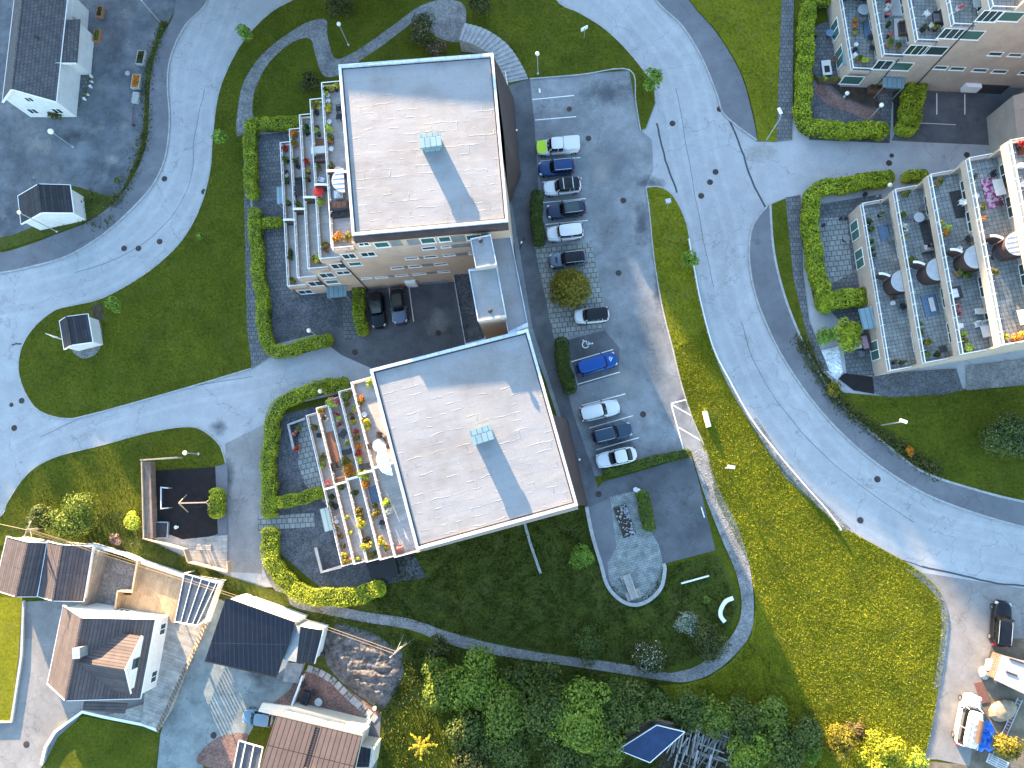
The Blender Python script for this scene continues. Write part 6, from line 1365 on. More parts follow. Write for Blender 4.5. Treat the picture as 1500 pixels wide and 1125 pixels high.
put_plants(B2, 'southern block', 'potted plants on the southern terraces', [(Z3, '5 lt 745 110 .42;5 Ot 640 300 .36;5 Gt 645 330 .34;5 -w 683 445;5 Yt 690 510 .42;5 Yt 705 560 .46;5 Yw 680 570 .3;4 Gt 490 235 .38;4 Gt 540 225 .42;4 mk 510 285 .42;4 Gt 515 340 .4;4 mt 550 435 .25;4 -k 570 485;4 Yt 578 520 .36;4 Rt 600 605 .32;4 Gt 605 665 .34;4 Ot 625 750 .36;4 Rt 635 815 .34;4 lt 650 880 .42;4 Yw 595 395 .3;3 lt 335 320 .65;3 rt 432 320 .65;3 Rw 420 437 .3;3 lw 432 490 .32;3 Rw 450 545 .3;3 Yw 520 710 .36;3 Gt 530 905 .75;3 Ot 525 1000 .8;4 lt 650 1045 .65;2 Gt 265 415 .5;2 ow 300 480 .34;1 Gk 210 570 .46;1 -k 238 645;1 Gk 280 855 .42;1 lk 285 935 .4;1 rt 335 1110 .5;0 mk 45 575 .4;0 Rt 45 770 .42;0 rk 18 625 .36'),
    (Z4, '5 lk 855 295 .5;5 ww 875 365 .42;5 rt 963 710 .38;4 Ot 675 120 .55;4 ot 745 315 .38;4 Gt 762 385 .5;4 -k 805 475;4 -g 815 515;4 Yt 790 650 .42;4 Gt 855 705 .42;3 dk 565 200 .42;3 Gt 592 365 .45;3 Gt 612 405 .48;3 Yt 625 470 .58;3 ot 670 620 .46;3 Yt 672 680 .6;3 Gk 710 780 .4;3 dk 745 750 .3;2 mk 440 150 .4;2 lt 490 420 .28;2 lt 520 570 .28;2 lk 585 810 .3;1 dk 345 235 .36;1 ok 350 300 .32;1 ww 388 420 .24;1 -w 390 462;1 Gw 400 520 .26;1 bt 430 592 .38;1 ok 455 685 .3;1 Yt 463 775 .42;1 Gt 475 838 .5;1 Ot 430 850 .4;1 rt 550 845 .34')])
put_plants(B3, 'top right block', 'potted plants on the top right terraces', [(Z6, '1 Ot 345 140 .3;1 Ot 345 180 .3;1 lt 345 222 .3;1 -w 350 300;1 -k 345 335;1 -w 345 370;1 mt 365 410 .45;1 lt 405 415 .5;2 Rk 570 10 .32;2 ww 570 50 .34;2 rk 565 95 .32;2 dk 572 165 .3;2 rk 578 240 .32;2 mt 575 300 .5;2 dt 635 315 .42;3 dk 815 190 .3;3 wk 862 180 .3;3 Gk 900 190 .32;4 rw 1055 50 .4;0 mk 75 240 .25;0 lk 135 545 .3;0 Gk 205 545 .3;0 rt 30 520 .35')])
put_plants(B4, 'right-hand block', 'potted plants on the right-hand terraces', [(Z7, '1 gk 280 640 .42;1 dk 185 700 .36;1 mk 205 760 .34;1 mk 200 865 .32;1 mk 215 925 .3;1 bk 220 985 .3;2 mt 480 475 .5;2 mk 460 640 .4;2 wk 485 745 .34;2 wk 490 780 .3;2 Yw 485 842 .24;2 mt 545 1020 .52;3 Gt 745 385 .5;3 Yw 775 710 .34;3 lw 825 755 .44;3 Ot 812 800 .46;3 -w 940 917;4 bw 1050 345 .36;4 -w 1055 490;4 Gw 1112 585 .38;4 Ow 1118 672 .36;5 -w 1450 230;5 -w 1460 390;5 Rk 1440 80 .5;0 -k 160 470'), (Z8, '1 bk 610 660 .3;1 dk 660 660 .3;1 -w 605 250;2 mt 795 450 .3;2 mk 785 395 .3;2 Gk 832 520 .5;2 ok 905 605 .4;2 mk 830 600 .36;3 mt 1055 45 .4;3 mt 1110 65 .42;3 rk 1040 270 .3;3 rk 1052 318 .34;3 -w 1072 405;3 lk 1087 465 .38;3 Gk 1085 512 .36;3 lt 1115 562 .46;4 Gw 1270 45 .45;4 Yt 1370 480 .42;4 Ot 1440 495 .42;4 Yt 1490 465 .36')])
# ---- furniture
def leg4(o, hx, hy, h, mat, t=.05):
    for sx in (-1, 1):
        for sy in (-1, 1): q = MB(); q.box(sx*hx-t/2, sx*hx+t/2, sy*hy-t/2, sy*hy+t/2, 0, h); q.build('leg', mat, o)
def chair(x, y, z, rz, mat, label, group='terrace chairs'):
    o = thing('terrace_chair', label, 'chair', (x, y, z), rz, group); q = MB(); q.box(-.27, .27, -.27, .27, .38, .46); q.build('seat', mat, o)
    q = MB(); q.loft([[(-.27, -.27, .46), (-.27, .27, .46), (-.21, .27, .46), (-.21, -.27, .46)], [(-.36, -.25, .9), (-.36, .25, .9), (-.31, .25, .9), (-.31, -.25, .9)]]); q.build('backrest', mat, o)
    for s_ in (-1, 1): q = MB(); q.box(-.26, .22, s_*.29-.03, s_*.29+.03, .6, .65); q.bar((.18, s_*.29, .46), (.18, s_*.29, .6), .04); q.build('armrest', mat, o)
    leg4(o, .23, .23, .379, mat); return o
def table(x, y, z, rz, lx, ly, mat, label, h=.73, round_=False, legm=None):
    o = thing('terrace_table', label, 'table', (x, y, z), rz, 'terrace tables'); q = MB()
    if round_: q.lathe([(lx/2, h-.04), (lx/2, h)], n=24); q.build('table_top', mat, o); q = MB(); q.lathe([(.26, 0), (.26, .03), (.04, .06), (.04, h-.041)], n=12); q.build('pedestal', legm or M['dark'], o)
    else: q.box(-lx/2, lx/2, -ly/2, ly/2, h-.05, h); q.build('table_top', mat, o); leg4(o, lx/2-.06, ly/2-.06, h-.051, legm or M['dark'])
    return o
def sofa(x, y, z, rz, lx, ly, mat, label, cush=None, nc=2):
    o = thing('outdoor_sofa', label, 'sofa', (x, y, z), rz, 'terrace sofas'); q = MB(); q.box(-lx/2, lx/2, -ly/2, ly/2, .05, .33); q.build('base', mat, o)
    q = MB(); q.box(-lx/2, lx/2, -ly/2, -ly/2+.18, .331, .72); q.build('backrest', mat, o)
    for s_ in (-1, 1): q = MB(); q.box(s_*lx/2-(.16 if s_ > 0 else 0), s_*lx/2+(.16 if s_ < 0 else 0), -ly/2+.181, ly/2, .331, .58); q.build('armrest', mat, o)
    w_ = (lx-.34)/nc
    for k in range(nc): q = MB(); a = -lx/2+.17+k*w_; q.loft([[(a+.01, -ly/2+.19, .332), (a+w_-.01, -ly/2+.19, .332), (a+w_-.01, ly/2-.02, .332), (a+.01, ly/2-.02, .332)], [(a+.02, -ly/2+.2, .45), (a+w_-.02, -ly/2+.2, .45), (a+w_-.02, ly/2-.03, .45), (a+.02, ly/2-.03, .45)]]); q.build('cushion', cush or M['cushion'], o)
    return o
def rug(x, y, z, rz, lx, ly, mat, label):
    o = thing('outdoor_rug', label, 'rug', (x, y, z), rz, 'terrace rugs'); q = MB(); q.box(-lx/2, lx/2, -ly/2, ly/2, .002, .014); q.build('pile', mat, o); q = MB()
    for s_ in (-1, 1): q.box(-lx/2, lx/2, s_*(ly/2+.03)-.03, s_*(ly/2+.03)+.03, .002, .012)
    q.build('border', M['dark'], o); return o
def tp(B, lv, Zs, zx, zy, dz=.5):
    sc_, ox, oy = Zs; z = B.zf(lv)+.072 if lv > 0 else .062; x, y = P(ox+zx/sc_, oy+zy/sc_, z+dz)
    if lv > 0:
        u, v = solve_uv(B, Vector((x, y))-B.O); u = min(max(u, (lv-1)*B.step+.55), lv*B.step+.75); x, y = B.at(u, v)
    return x, y, z
N_, S_, T_, Q_ = 'northern block', 'southern block', 'top right block', 'right-hand block'
table(*tp(B1, 5, Z1, 600, 945), 0, .9, .9, M['cushion'], 'round white table beside the divider on the top terrace of the northern block', round_=True)
chair(*tp(B1, 5, Z1, 598, 365), 3.3, M['dark'], 'dark chair at the roof edge on the top northern terrace, upper of two'); chair(*tp(B1, 5, Z1, 600, 440), 3, M['dark'], 'dark chair at the roof edge on the top northern terrace, lower of two')
table(*tp(B1, 5, Z1, 605, 1090), B1.ang, .9, .75, M['rug_dark'], 'square dark table south of the divider on the top northern terrace'); 
x, y, z = tp(B1, 5, Z2, 603, 98); o = thing('barbecue', 'grey box barbecue with a round lid knob on the top northern terrace', 'barbecue', (x, y, z), B1.ang); q = MB(); q.box(-.45, .45, -.4, .4, .1, .75); q.build('cabinet', M['galv'], o); q = MB(); q.lathe([(.34, .751), (.3, .9), (.08, .98)], n=16); q.build('lid', M['greytop'], o)
sofa(*tp(B1, 5, Z2, 600, 190), B1.ang, 1.9, .8, M['teak'], 'dark wicker sofa with orange-brown cushions on the top northern terrace', M['terracotta'], 3); sofa(*tp(B1, 5, Z2, 600, 262), B1.ang+math.pi, 2.1, .8, M['dark'], 'black sofa facing the wicker one on the top northern terrace', M['dark'], 2)
table(*tp(B1, 4, Z1, 415, 755), B1.ang, 1.5, .8, M['cushion'], 'pale rectangular table on the fourth terrace of the northern block'); rug(*tp(B1, 4, Z1, 400, 690, .0), B1.ang, 1.0, .9, M['terracotta'], 'small orange-brown rug above the pale table on the fourth northern terrace'); sofa(*tp(B1, 4, Z1, 425, 822), B1.ang, 1.3, .8, M['teak'], 'brown sofa below the pale table on the fourth northern terrace', M['teak'])
chair(*tp(B1, 4, Z1, 445, 1020), 1.2, M['galv'], 'pale chair below the divider on the fourth northern terrace')
x, y, z = tp(B1, 4, Z2, 430, 92); o = thing('parasol', 'small bright red sun parasol on the fourth terrace of the northern block', 'parasol', (x, y, z)); q = MB(); q.lathe([(.62, 1.3), (.56, 1.36), (.05, 1.6), (.03, 1.75)], n=8); q.build('canopy', M['redcloth'], o); q = MB(); q.lathe([(.25, 0), (.25, .06), (.025, .08), (.025, 1.35)], n=8); q.build('pole', M['galv'], o)
sofa(*tp(B1, 2, Z1, 230, 1050), B1.ang+1.57, 1.3, .8, M['dark'], 'dark sofa above the divider on the second-lowest northern terrace', M['rug_dark']); table(*tp(B1, 2, Z2, 235, 62), B1.ang, .9, 1.2, M['rug_dark'], 'dark blue-black table above the divider on the second-lowest northern terrace')
o = table(*tp(B2, 5, Z3, 828, 745), 0, 1.25, 1.25, M['greytop'], 'round grey table ringed by brown chairs on the top southern terrace', round_=True)
cx_, cy_, cz_ = o.location
for k, t in enumerate(('west', 'north', 'north-east', 'east', 'south')):
    a = (3.2, 1.55, .7, -.05, -1.5)[k]; chair(cx_+1.0*math.cos(a), cy_+1.0*math.sin(a), cz_, a+math.pi, M['teak'], 'brown wicker chair on the %s side of the round grey table, top southern terrace' % t)
table(*tp(B2, 3, Z3, 485, 632), .9, .9, .7, M['rug_dark'], 'dark tilted square table on the middle southern terrace'); table(*tp(B2, 3, Z3, 530, 805), B2.ang, 1.3, .6, M['rug_dark'], 'dark low table above the golden shrub on the middle southern terrace')
sofa(*tp(B2, 2, Z3, 415, 945), B2.ang, 1.5, .9, M['dark'], 'dark sofa above the divider on the second-lowest southern terrace', M['rug_dark']); sofa(*tp(B2, 2, Z3, 450, 1078), B2.ang+3.14, 1.3, .7, M['teak'], 'brown sofa just above the white divider, second-lowest southern terrace', M['teak'])
rug(*tp(B2, 2, Z3, 385, 790, 0), B2.ang+1.57-.0, 4.2, .9, M['terracotta'], 'long tan rug lying along the second-lowest terrace of the southern block'); rug(*tp(B2, 4, Z4, 740, 215, 0), B2.ang+1.57, 1.8, .8, M['rug_blue'], 'dark blue rug on the fourth terrace of the southern block'); table(*tp(B2, 4, Z3, 690, 950), B2.ang, 1.1, .6, M['rug_dark'], 'white-edged dark table above the divider on the fourth southern terrace')
chair(*tp(B2, 1, Z4, 388, 325), .8, M['dark'], 'black chair on the lowest terrace of the southern block')
table(*tp(B3, 1, Z6, 395, 72), 0, 1.35, 1.35, M['greytop'], 'large round glass-grey table on the lowest terrace of the top right block', round_=True)
for a, zx, zy, t in ((2.4, 365, 30, 'upper left'), (.3, 455, 62, 'right'), (-1.6, 388, 130, 'lower')): chair(*tp(B3, 1, Z6, zx, zy), a+math.pi, M['pot_grey'], 'grey chair on the %s side of the large round glass table' % t)
chair(*tp(B3, 1, Z6, 480, 255), 3.1, M['dark'], 'dark chair by the door on the lowest top right terrace, upper one'); chair(*tp(B3, 1, Z6, 478, 325), 3.1, M['dark'], 'dark chair by the door on the lowest top right terrace, lower one'); rug(*tp(B3, 1, Z6, 445, 205, 0), 1.6, 2.2, .8, M['rug_blue'], 'blue-grey rug on the lowest terrace of the top right block')
rug(*tp(B3, 2, Z6, 672, 45, 0), 1.55, 2.3, 1.5, M['cushion'], 'pale rectangular rug on the second terrace of the top right block, upper one'); rug(*tp(B3, 2, Z6, 672, 200, 0), 1.55, 2.6, 1.5, M['cushion'], 'pale rectangular rug on the second terrace of the top right block, lower one'); sofa(*tp(B3, 2, Z6, 695, 190), 1.57, 1.6, .8, M['teak'], 'brown sofa beside the lower pale rug, top right block', M['dark'])
chair(*tp(B3, 3, Z6, 838, 90), .6, M['white'], 'white chair alone on the middle terrace of the top right block'); sofa(*tp(B3, 3, Z6, 932, 118), 1.57, 1.4, .8, M['dark'], 'dark sofa on the middle terrace of the top right block', M['pot_grey']); table(*tp(B3, 4, Z6, 1195, 30), .1, .7, 1.0, M['greytop'], 'grey table on the fourth terrace of the top right block')
table(*tp(B3, 0, Z6, 165, 232), 0, .95, .95, M['rug_blue'], 'round blue table in the ground patio of the top right block', round_=True); chair(*tp(B3, 0, Z6, 205, 270), 2.6, M['galv'], 'metal chair beside the round blue patio table, lower right'); chair(*tp(B3, 0, Z6, 205, 205), 3.4, M['galv'], 'metal chair beside the round blue patio table, upper right')
o = table(*tp(B3, 0, Z6, 148, 460), -1.5, 1.9, 1.1, M['cushion'], 'white patio lounger table with a black tray in the top right patio', h=.4); q = MB(); q.box(-.2, .6, -.3, .3, .402, .46); q.build('tray', M['black'], o); chair(*tp(B3, 0, Z6, 192, 410), 3.6, M['teak'], 'brown armchair beside the white patio lounger table')
x, y, z = tp(B3, 0, Z6, 165, 548); o = thing('planter_box', 'long brown planter box at the corner of the top right patio', 'planter', (x, y, z), -.05); q = MB(); q.box(-1.3, 1.3, -.3, .3, 0, .5); q.build('box', M['teak'], o); C = np.column_stack([rs.uniform(-1.2, 1.2, 160), rs.uniform(-.25, .25, 160), .5+.25*rs.rand(160)]); V, Fq = leaves(C, np.tile((0, 0, 1.), (160, 1)), .1, jit=.8); np_mesh('foliage', V, Fq, L_['mid'], o)
x, y, z = tp(B3, 0, Z6, 490, 602); o = thing('planter_box', 'rust-brown planter box beside the entrance of the top right block', 'planter', (x, y, z), 0); q = MB(); q.box(-.95, .95, -.5, .5, 0, .6); q.build('box', M['rust'], o); C = np.column_stack([rs.uniform(-.85, .85, 200), rs.uniform(-.4, .4, 200), .6+.3*rs.rand(200)]); V, Fq = leaves(C, np.tile((0, 0, 1.), (200, 1)), .1, jit=.8); np_mesh('foliage', V, Fq, L_['brown'], o)
a4 = B4.ang
chair(*tp(B4, 1, Z7, 350, 700), a4+3, M['pot_grey'], 'grey armchair above the blue rug on the lowest right-hand terrace'); chair(*tp(B4, 1, Z7, 365, 838), a4+3, M['pot_grey'], 'grey armchair below the blue rug on the lowest right-hand terrace'); rug(*tp(B4, 1, Z7, 310, 795, 0), a4+1.57, 1.9, 1.1, M['rug_blue'], 'blue rug on the lowest terrace of the right-hand block')
chair(*tp(B4, 1, Z8, 603, 212), 2, M['teak'], 'brown chair below the round store on the lowest right-hand terrace'); chair(*tp(B4, 1, Z8, 668, 275), 2.6, M['dark'], 'black folding chair by the door on the lowest right-hand terrace')
table(*tp(B4, 2, Z7, 590, 670), 0, 1.1, 1.1, M['greytop'], 'round grey table on the second terrace of the right-hand block', round_=True); chair(*tp(B4, 2, Z7, 527, 662), 0, M['pot_grey'], 'grey chair left of the round grey table, right-hand block'); chair(*tp(B4, 2, Z7, 622, 580), -2, M['pot_grey'], 'grey chair above the round grey table, right-hand block')
sofa(*tp(B4, 2, Z7, 675, 800), a4+1.57, 3.0, .85, M['dark'], 'long dark sofa by the door on the second right-hand terrace', M['rug_dark'], 4); sofa(*tp(B4, 2, Z7, 668, 918), a4, 1.1, .8, M['pot_grey'], 'short grey sofa with pale cushions below the long dark one', M['cushion'])
x, y, z = tp(B4, 2, Z8, 855, 268, 0); rug(x, y, z, a4+1.57, 2.4, 1.5, M['rug_blue'], 'blue-grey rug under the white bench, second right-hand terrace'); table(x, y, z+.016, a4+1.57, 1.5, .5, M['cushion'], 'white narrow bench table on the blue-grey rug', h=.42)
x, y, z = tp(B4, 2, Z8, 945, 568); table(x, y, z, a4, .8, .7, M['rug_dark'], 'dark box table at the south end of the second right-hand terrace', h=.5)
rug(*tp(B4, 3, Z7, 935, 555, 0), a4+1.57, 3.0, 1.5, M['rug_dark'], 'dark grey rug on the middle terrace of the right-hand block'); chair(*tp(B4, 3, Z7, 958, 540), 2.9, M['white'], 'white wire chair on the dark grey rug'); chair(*tp(B4, 3, Z7, 1005, 840), 2.5, M['dark'], 'black chair by the door on the middle right-hand terrace')
sofa(*tp(B4, 3, Z8, 1038, 182), a4+1.57, 1.3, .8, M['dark'], 'low sofa with bright white cushions on the middle right-hand terrace', M['white']);
for zx, zy, t in ((1185, 305, 'upper left'), (1232, 305, 'upper right'), (1185, 400, 'lower left'), (1235, 395, 'lower right')): chair(*tp(B4, 3, Z8, zx, zy), a4+(1.57 if 'upper' in t else -1.57), M['cushion'], 'pale chair, %s of four on the middle right-hand terrace' % t)
table(*tp(B4, 3, Z8, 1235, 448), a4, 1.0, 1.2, M['cushion'], 'pale square table at the south end of the middle right-hand terrace')
x, y, z = tp(B4, 4, Z7, 1205, 465, 0); rug(x, y, z, a4+1.57, 3.2, 1.7, M['rug_mag'], 'magenta and white patterned rug on the fourth right-hand terrace'); table(*tp(B4, 4, Z7, 1248, 422), a4, 1.0, 1.7, M['cushion'], 'white table half on the magenta rug'); chair(*tp(B4, 4, Z7, 1212, 312), -1.2, M['dark'], 'black chair above the magenta rug'); chair(*tp(B4, 4, Z7, 1272, 548), 1.8, M['dark'], 'black chair below the magenta rug'); chair(*tp(B4, 4, Z7, 1300, 400), 3.2, M['dark'], 'black chair right of the white table on the magenta rug')
table(*tp(B4, 4, Z7, 1235, 985), 0, 1.1, 1.1, M['rug_dark'], 'round dark table below the round store on the fourth right-hand terrace', round_=True); table(*tp(B4, 4, Z8, 1482, 352), a4, .8, 1.5, M['cushion'], 'white table at the sunlit south end of the fourth right-hand terrace'); rug(*tp(B4, 5, Z7, 1452, 85, 0), a4+1.57, 1.6, 1.2, M['rug_rust'], 'rust-red rug on the top terrace of the right-hand block')
chair(*tp(B4, 0, Z8, 365, 462), -1, M['pot_grey'], 'grey wicker armchair above the white patio table, right-hand block'); chair(*tp(B4, 0, Z8, 382, 598), 1.4, M['pot_grey'], 'grey wicker armchair below the white patio table, right-hand block'); table(*tp(B4, 0, Z8, 360, 532), a4, .8, 1.1, M['cushion'], 'white low patio table between grey wicker seats', h=.45); sofa(*tp(B4, 0, Z8, 417, 520), a4+1.57, 1.9, .85, M['dark'], 'grey wicker sofa with a pink cushion in the right-hand patio', M['rose_c'] if 'rose_c' in M else mtl('pink_cushion', (.45, .25, .33), (.52, .33, .4), 3, .9), 2)
table(*P(1238, 350, .4), .06, 0, .8, .8, M['pot_grey'], 'round grey table alone in the ground patio of the right-hand block', round_=True)
x, y = P(1205, 331); pot_plant(x, y, .06, .25, None, M['pot_black'], 'empty black pot near the hedge in the right-hand ground patio', 'patio pots')
for px, t in ((1230, 'left'), (1237, 'right')): x, y = P(px, 322); pot_plant(x, y, .06, .25, None, M['pot_black'], 'empty black ring-rimmed pot, %s of a pair in the right-hand ground patio' % t, 'patio pots')
# ================================================================ playground
pg = thing('wooden_wall', 'brown wooden wall with a wide slatted top bounding the dark playground', 'wall', P3(214, 730), world=True)
q = MB(); q.prism(W([(209, 676), (220, 676), (224, 789), (212, 788)], 1.2), .1, 1.2); q.build('bench_top', brickm('brown_plank', (.20, .14, .11), (.25, .18, .14), (.08, .06, .05), .5, 4, .012, wear=.2), pg)
q = MB(); q.bar(P3(209, 674, 1.3), P3(264, 670, 1.3), .14, 1.2); q.bar(P3(208, 676, 1.32), P3(211, 789, 1.32), .12, .3); q.build('board_wall', M['timber'], pg)
q = MB(); pts = [(212, 788), (272, 805), (278, 823), (336, 838), (335, 822)]
for a, b in zip(pts[:-1], pts[1:]): q.bar(P3(*a, 1.0), P3(*b, 1.0), .14, 1.0)
q.build('board_wall', M['timber'], pg)
sheet('wooden_platform', [(222, 786), (250, 783), (268, 790), (334, 783), (334, 822), (334, 836), (280, 822), (273, 804)], .18, M['plank_grey'], z0=.0)
bn = thing('bench', 'weathered grey bench on the wooden platform below the playground', 'bench', P3(302, 801), -.05); 
for k in range(3): q = MB(); q.box(-.85, .85, -.32+k*.22, -.14+k*.22, .6, .65); q.build('seat_slat', M['plank_grey'], bn)
for s_ in (-1, 1): q = MB(); q.box(s_*.7-.05, s_*.7+.05, -.3, .3, .18, .599); q.build('leg', M['timber'], bn)
sw = thing('swing_frame', 'timber swing frame with a round nest seat on the dark playground', 'swing', P3(282, 737), world=True)
q = MB(); q.bar(P3(262, 737, 2.3), P3(302, 736, 2.3), .14); q.build('top_beam', M['timber'], sw)
for a, b in (((262, 737), (274, 725)), ((262, 737), (276, 750)), ((302, 736), (313, 727)), ((302, 736), (314, 748))):
    q = MB(); x, y = P(*b); q.bar(P3(*a, 2.25), (x, y, .1), .1); q.build('leg', M['timber'], sw)
q = MB(); c_ = P(291, 737, .6); q.tube([(c_[0]+.5*math.cos(t), c_[1]+.5*math.sin(t), .6) for t in np.linspace(0, 6.283, 21)], .05, 6, cap=False); q.build('nest_seat', M['black'], sw)
for dx in (-.5, .5): q = MB(); q.bar((c_[0]+dx, c_[1], .6), (c_[0]+dx*.6, c_[1], 2.25), .02); q.build('rope', M['black'], sw)
bf = thing('balance_frame', 'low white three-sided frame with rungs on the dark playground', 'play frame', P3(236, 730), world=True); q = MB()
for a, b in (((236, 713), (236, 746)), ((236, 714), (247, 715)), ((236, 745), (247, 744))): q.bar(P3(*a, .9), P3(*b, .9), .12)
q.build('rail', M['cushion'], bf); q = MB()
for t in np.linspace(0, 1, 7): q.bar(P3(236.8, 716+26*t, .9), P3(240, 716+26*t, .85), .07)
q.build('rungs', M['black'], bf)
for a in ((236, 714), (236, 745), (247, 715), (247, 744)): q = MB(); x, y = P(*a, .85); q.bar((x, y, .1), (x, y, .85), .09); q.build('post', M['timber'], bf)
x, y = P(236, 776); o = thing('sandpit_cover', 'dark metal-mesh cover over a sandpit corner of the playground', 'cover', (x, y, .12)); q = MB(); q.box(-.95, .95, -.85, .85, 0, .3); q.build('lid', M['dark'], o); q = MB()
for s_ in (-1, 1): q.box(-1, 1, s_*.9-.04, s_*.9+.04, 0, .34); q.box(s_*1-.04, s_*1+.04, -.85, .85, 0, .34)
q.build('frame', M['galv'], o)
x, y = P(261, 772); o = thing('spring_rider', 'tiny grey spring seat on the dark playground', 'play seat', (x, y, .11)); q = MB(); q.lathe([(.14, 0), (.05, .05), (.05, .4)], n=8); q.build('spring', M['galv'], o); q = MB(); q.lathe([(.2, .401), (.22, .46), (.05, .5)], n=12); q.build('seat', M['cushion'], o)
# ================================================================ picnic court
def pface(a, b, z): A, B = Vector(P(*a, z)), Vector(P(*b, z)); return (A+B)/2, math.atan2((B-A).y, (B-A).x), (B-A).length
c_, a_, l_ = pface((917, 842), (930, 877), .7); o = thing('picnic_table', 'long weathered picnic table on the round paved court', 'picnic table', (*c_, .05), a_)
for k in range(4): q = MB(); q.box(-l_/2, l_/2, -.42+k*.215, -.42+k*.215+.195, .72, .77); q.build('plank', M['plank_grey'], o)
for s_ in (-1, 1): q = MB(); q.box(s_*l_*.35-.05, s_*l_*.35+.05, -.35, .35, 0, .719); q.build('trestle', M['timber'], o)
for a, b, t in (((911, 843), (916, 856), 'upper left'), ((933, 862), (938, 875), 'right'), ((918, 868), (923, 880), 'lower left')):
    c_, a_, l_ = pface(a, b, .45); o = thing('bench', 'short weathered bench on the %s side of the picnic table' % t, 'bench', (*c_, .05), a_, 'benches at the picnic table')
    for k in range(2): q = MB(); q.box(-l_/2, l_/2, -.24+k*.25, -.01+k*.25, .42, .46); q.build('seat_plank', M['plank_grey'], o)
    for s_ in (-1, 1): q = MB(); q.box(s_*l_*.35-.04, s_*l_*.35+.04, -.2, .2, 0, .419); q.build('leg', M['timber'], o)
wall_line('court_wall', 'low pale granite wall curving round the picnic court and up its left side', 'wall', catmull([(859, 742), (868, 785), (880, 825), (889, 856), (905, 876), (926, 886), (948, 881), (968, 862), (974, 835), (972, 826)], False, 5), .45, .3, M['concrete'], M['kerb'])
x, y = P(915, 763); o = thing('rock_bed', 'rectangular dark bed edged with pale cobbles in the picnic court', 'stone bed', (x, y, .05), -1.25); q = MB(); q.box(-1.75, 1.75, -.75, .75, 0, .16); q.build('bed', M['soil'], o); q = MB()
for k in range(150):
    u_, v_ = rnd.uniform(-1.7, 1.7), rnd.uniform(-.7, .7)
    if v_ < 0 and rnd.random() < .6: continue
    r_ = rnd.uniform(.06, .14); q.lathe([(r_*.8, .12), (r_, .17), (r_*.6, .16+r_*.8), (.01, .17+r_*.85)], (u_, v_, 0), 7)
so_ = q.build('cobbles', mtl('blue_cobble', (.16, .18, .21), (.40, .43, .47), 5, .8), o); so_['kind'] = 'stuff'
x, y = P(1018, 849, .3); o = thing('timber_beam', 'long thin white beam lying on the lawn right of the picnic court', 'beam', (x, y, .1), .27); q = MB(); q.box(-1.6, 1.6, -.08, .08, .1, .32); q.build('beam', M['white'], o)
for s_ in (-1, 1): q = MB(); q.box(s_*1.2-.06, s_*1.2+.06, -.07, .07, 0, .099); q.build('foot', M['concrete'], o)
o = thing('curved_bench', 'white crescent-shaped bench on the lawn beside the footpath', 'bench', P3(1060, 893), world=True); pts = catmull(W([(1074, 876), (1063, 881), (1056, 893), (1056, 903), (1062, 911)], .45), False, 6); l, r = offset_line(pts, .22), offset_line(pts, -.22)
q = MB(); q.loft([[(a[0], a[1], .38), (a[0], a[1], .5), (b[0], b[1], .5), (b[0], b[1], .38)] for a, b in zip(l, r)]); q.build('seat', M['white'], o)
for k in (3, 12, 21): q = MB(); q.lathe([(.13, .03), (.13, .379)], (*pts[k], 0), 8); q.build('leg', M['concrete'], o)
x, y = P(930, 717); o = thing('waste_bin', 'white litter bin with an open lid beside the small tapering hedge', 'bin', (x, y, .04), .4); q = MB(); q.lathe([(.22, 0), (.27, .85), (.22, .85), (.2, .7)], n=14); q.build('bin', M['white'], o); q = MB(); q.obox((.2, -.22), .5, .5, .28, .86, .9); q.build('lid', M['white'], o)
x, y = P(1028, 750); o = thing('post_barrier', 'short white barrier bar beside a rusty patch at the court edge', 'barrier', (x, y, .04), -1.3); q = MB(); q.bar((-.6, 0, .5), (.6, 0, .5), .12); q.build('bar', M['white'], o)
for s_ in (-1, 1): q = MB(); q.bar((s_*.5, 0, 0), (s_*.5, 0, .44), .07); q.build('post', M['galv'], o)
# ---- stairs up the north garden
cen_ = Vector(P(672, 130)); st = thing('garden_stairs', 'curved flight of grey granite steps sweeping round the north-east roof corner', 'stairs', P3(725, 80), world=True)
inn = catmull([(676, 76), (697, 79), (718, 88), (733, 104), (742, 122)], False, 5); out = catmull([(684, 52), (712, 56), (742, 72), (762, 95), (774, 116)], False, 5)
nS = 18
for k in range(nS):
    f = lambda L, t: L[min(len(L)-1, int(t*(len(L)-1)))] if t >= 1 else tuple(a+(b-a)*(t*(len(L)-1)-int(t*(len(L)-1))) for a, b in zip(L[int(t*(len(L)-1))], L[int(t*(len(L)-1))+1]))
    z_ = .12+.14*(nS-1-k); q = MB(); q.prism(W([f(inn, k/nS), f(out, k/nS), f(out, (k+1)/nS), f(inn, (k+1)/nS)], 0), 0, z_); q.build('step', M['stone_step'], st)
q = MB(); q.tube([P3(740, 104, 1.2), P3(744, 128, 1.0)], .04, 6); q.bar(P3(740, 106, 1.2), (*P(740, 106, 1.2), .5), .05); q.bar(P3(744, 128, 1.0), (*P(744, 128, 1.0), 0), .05); q.build('handrail', M['white'], st)
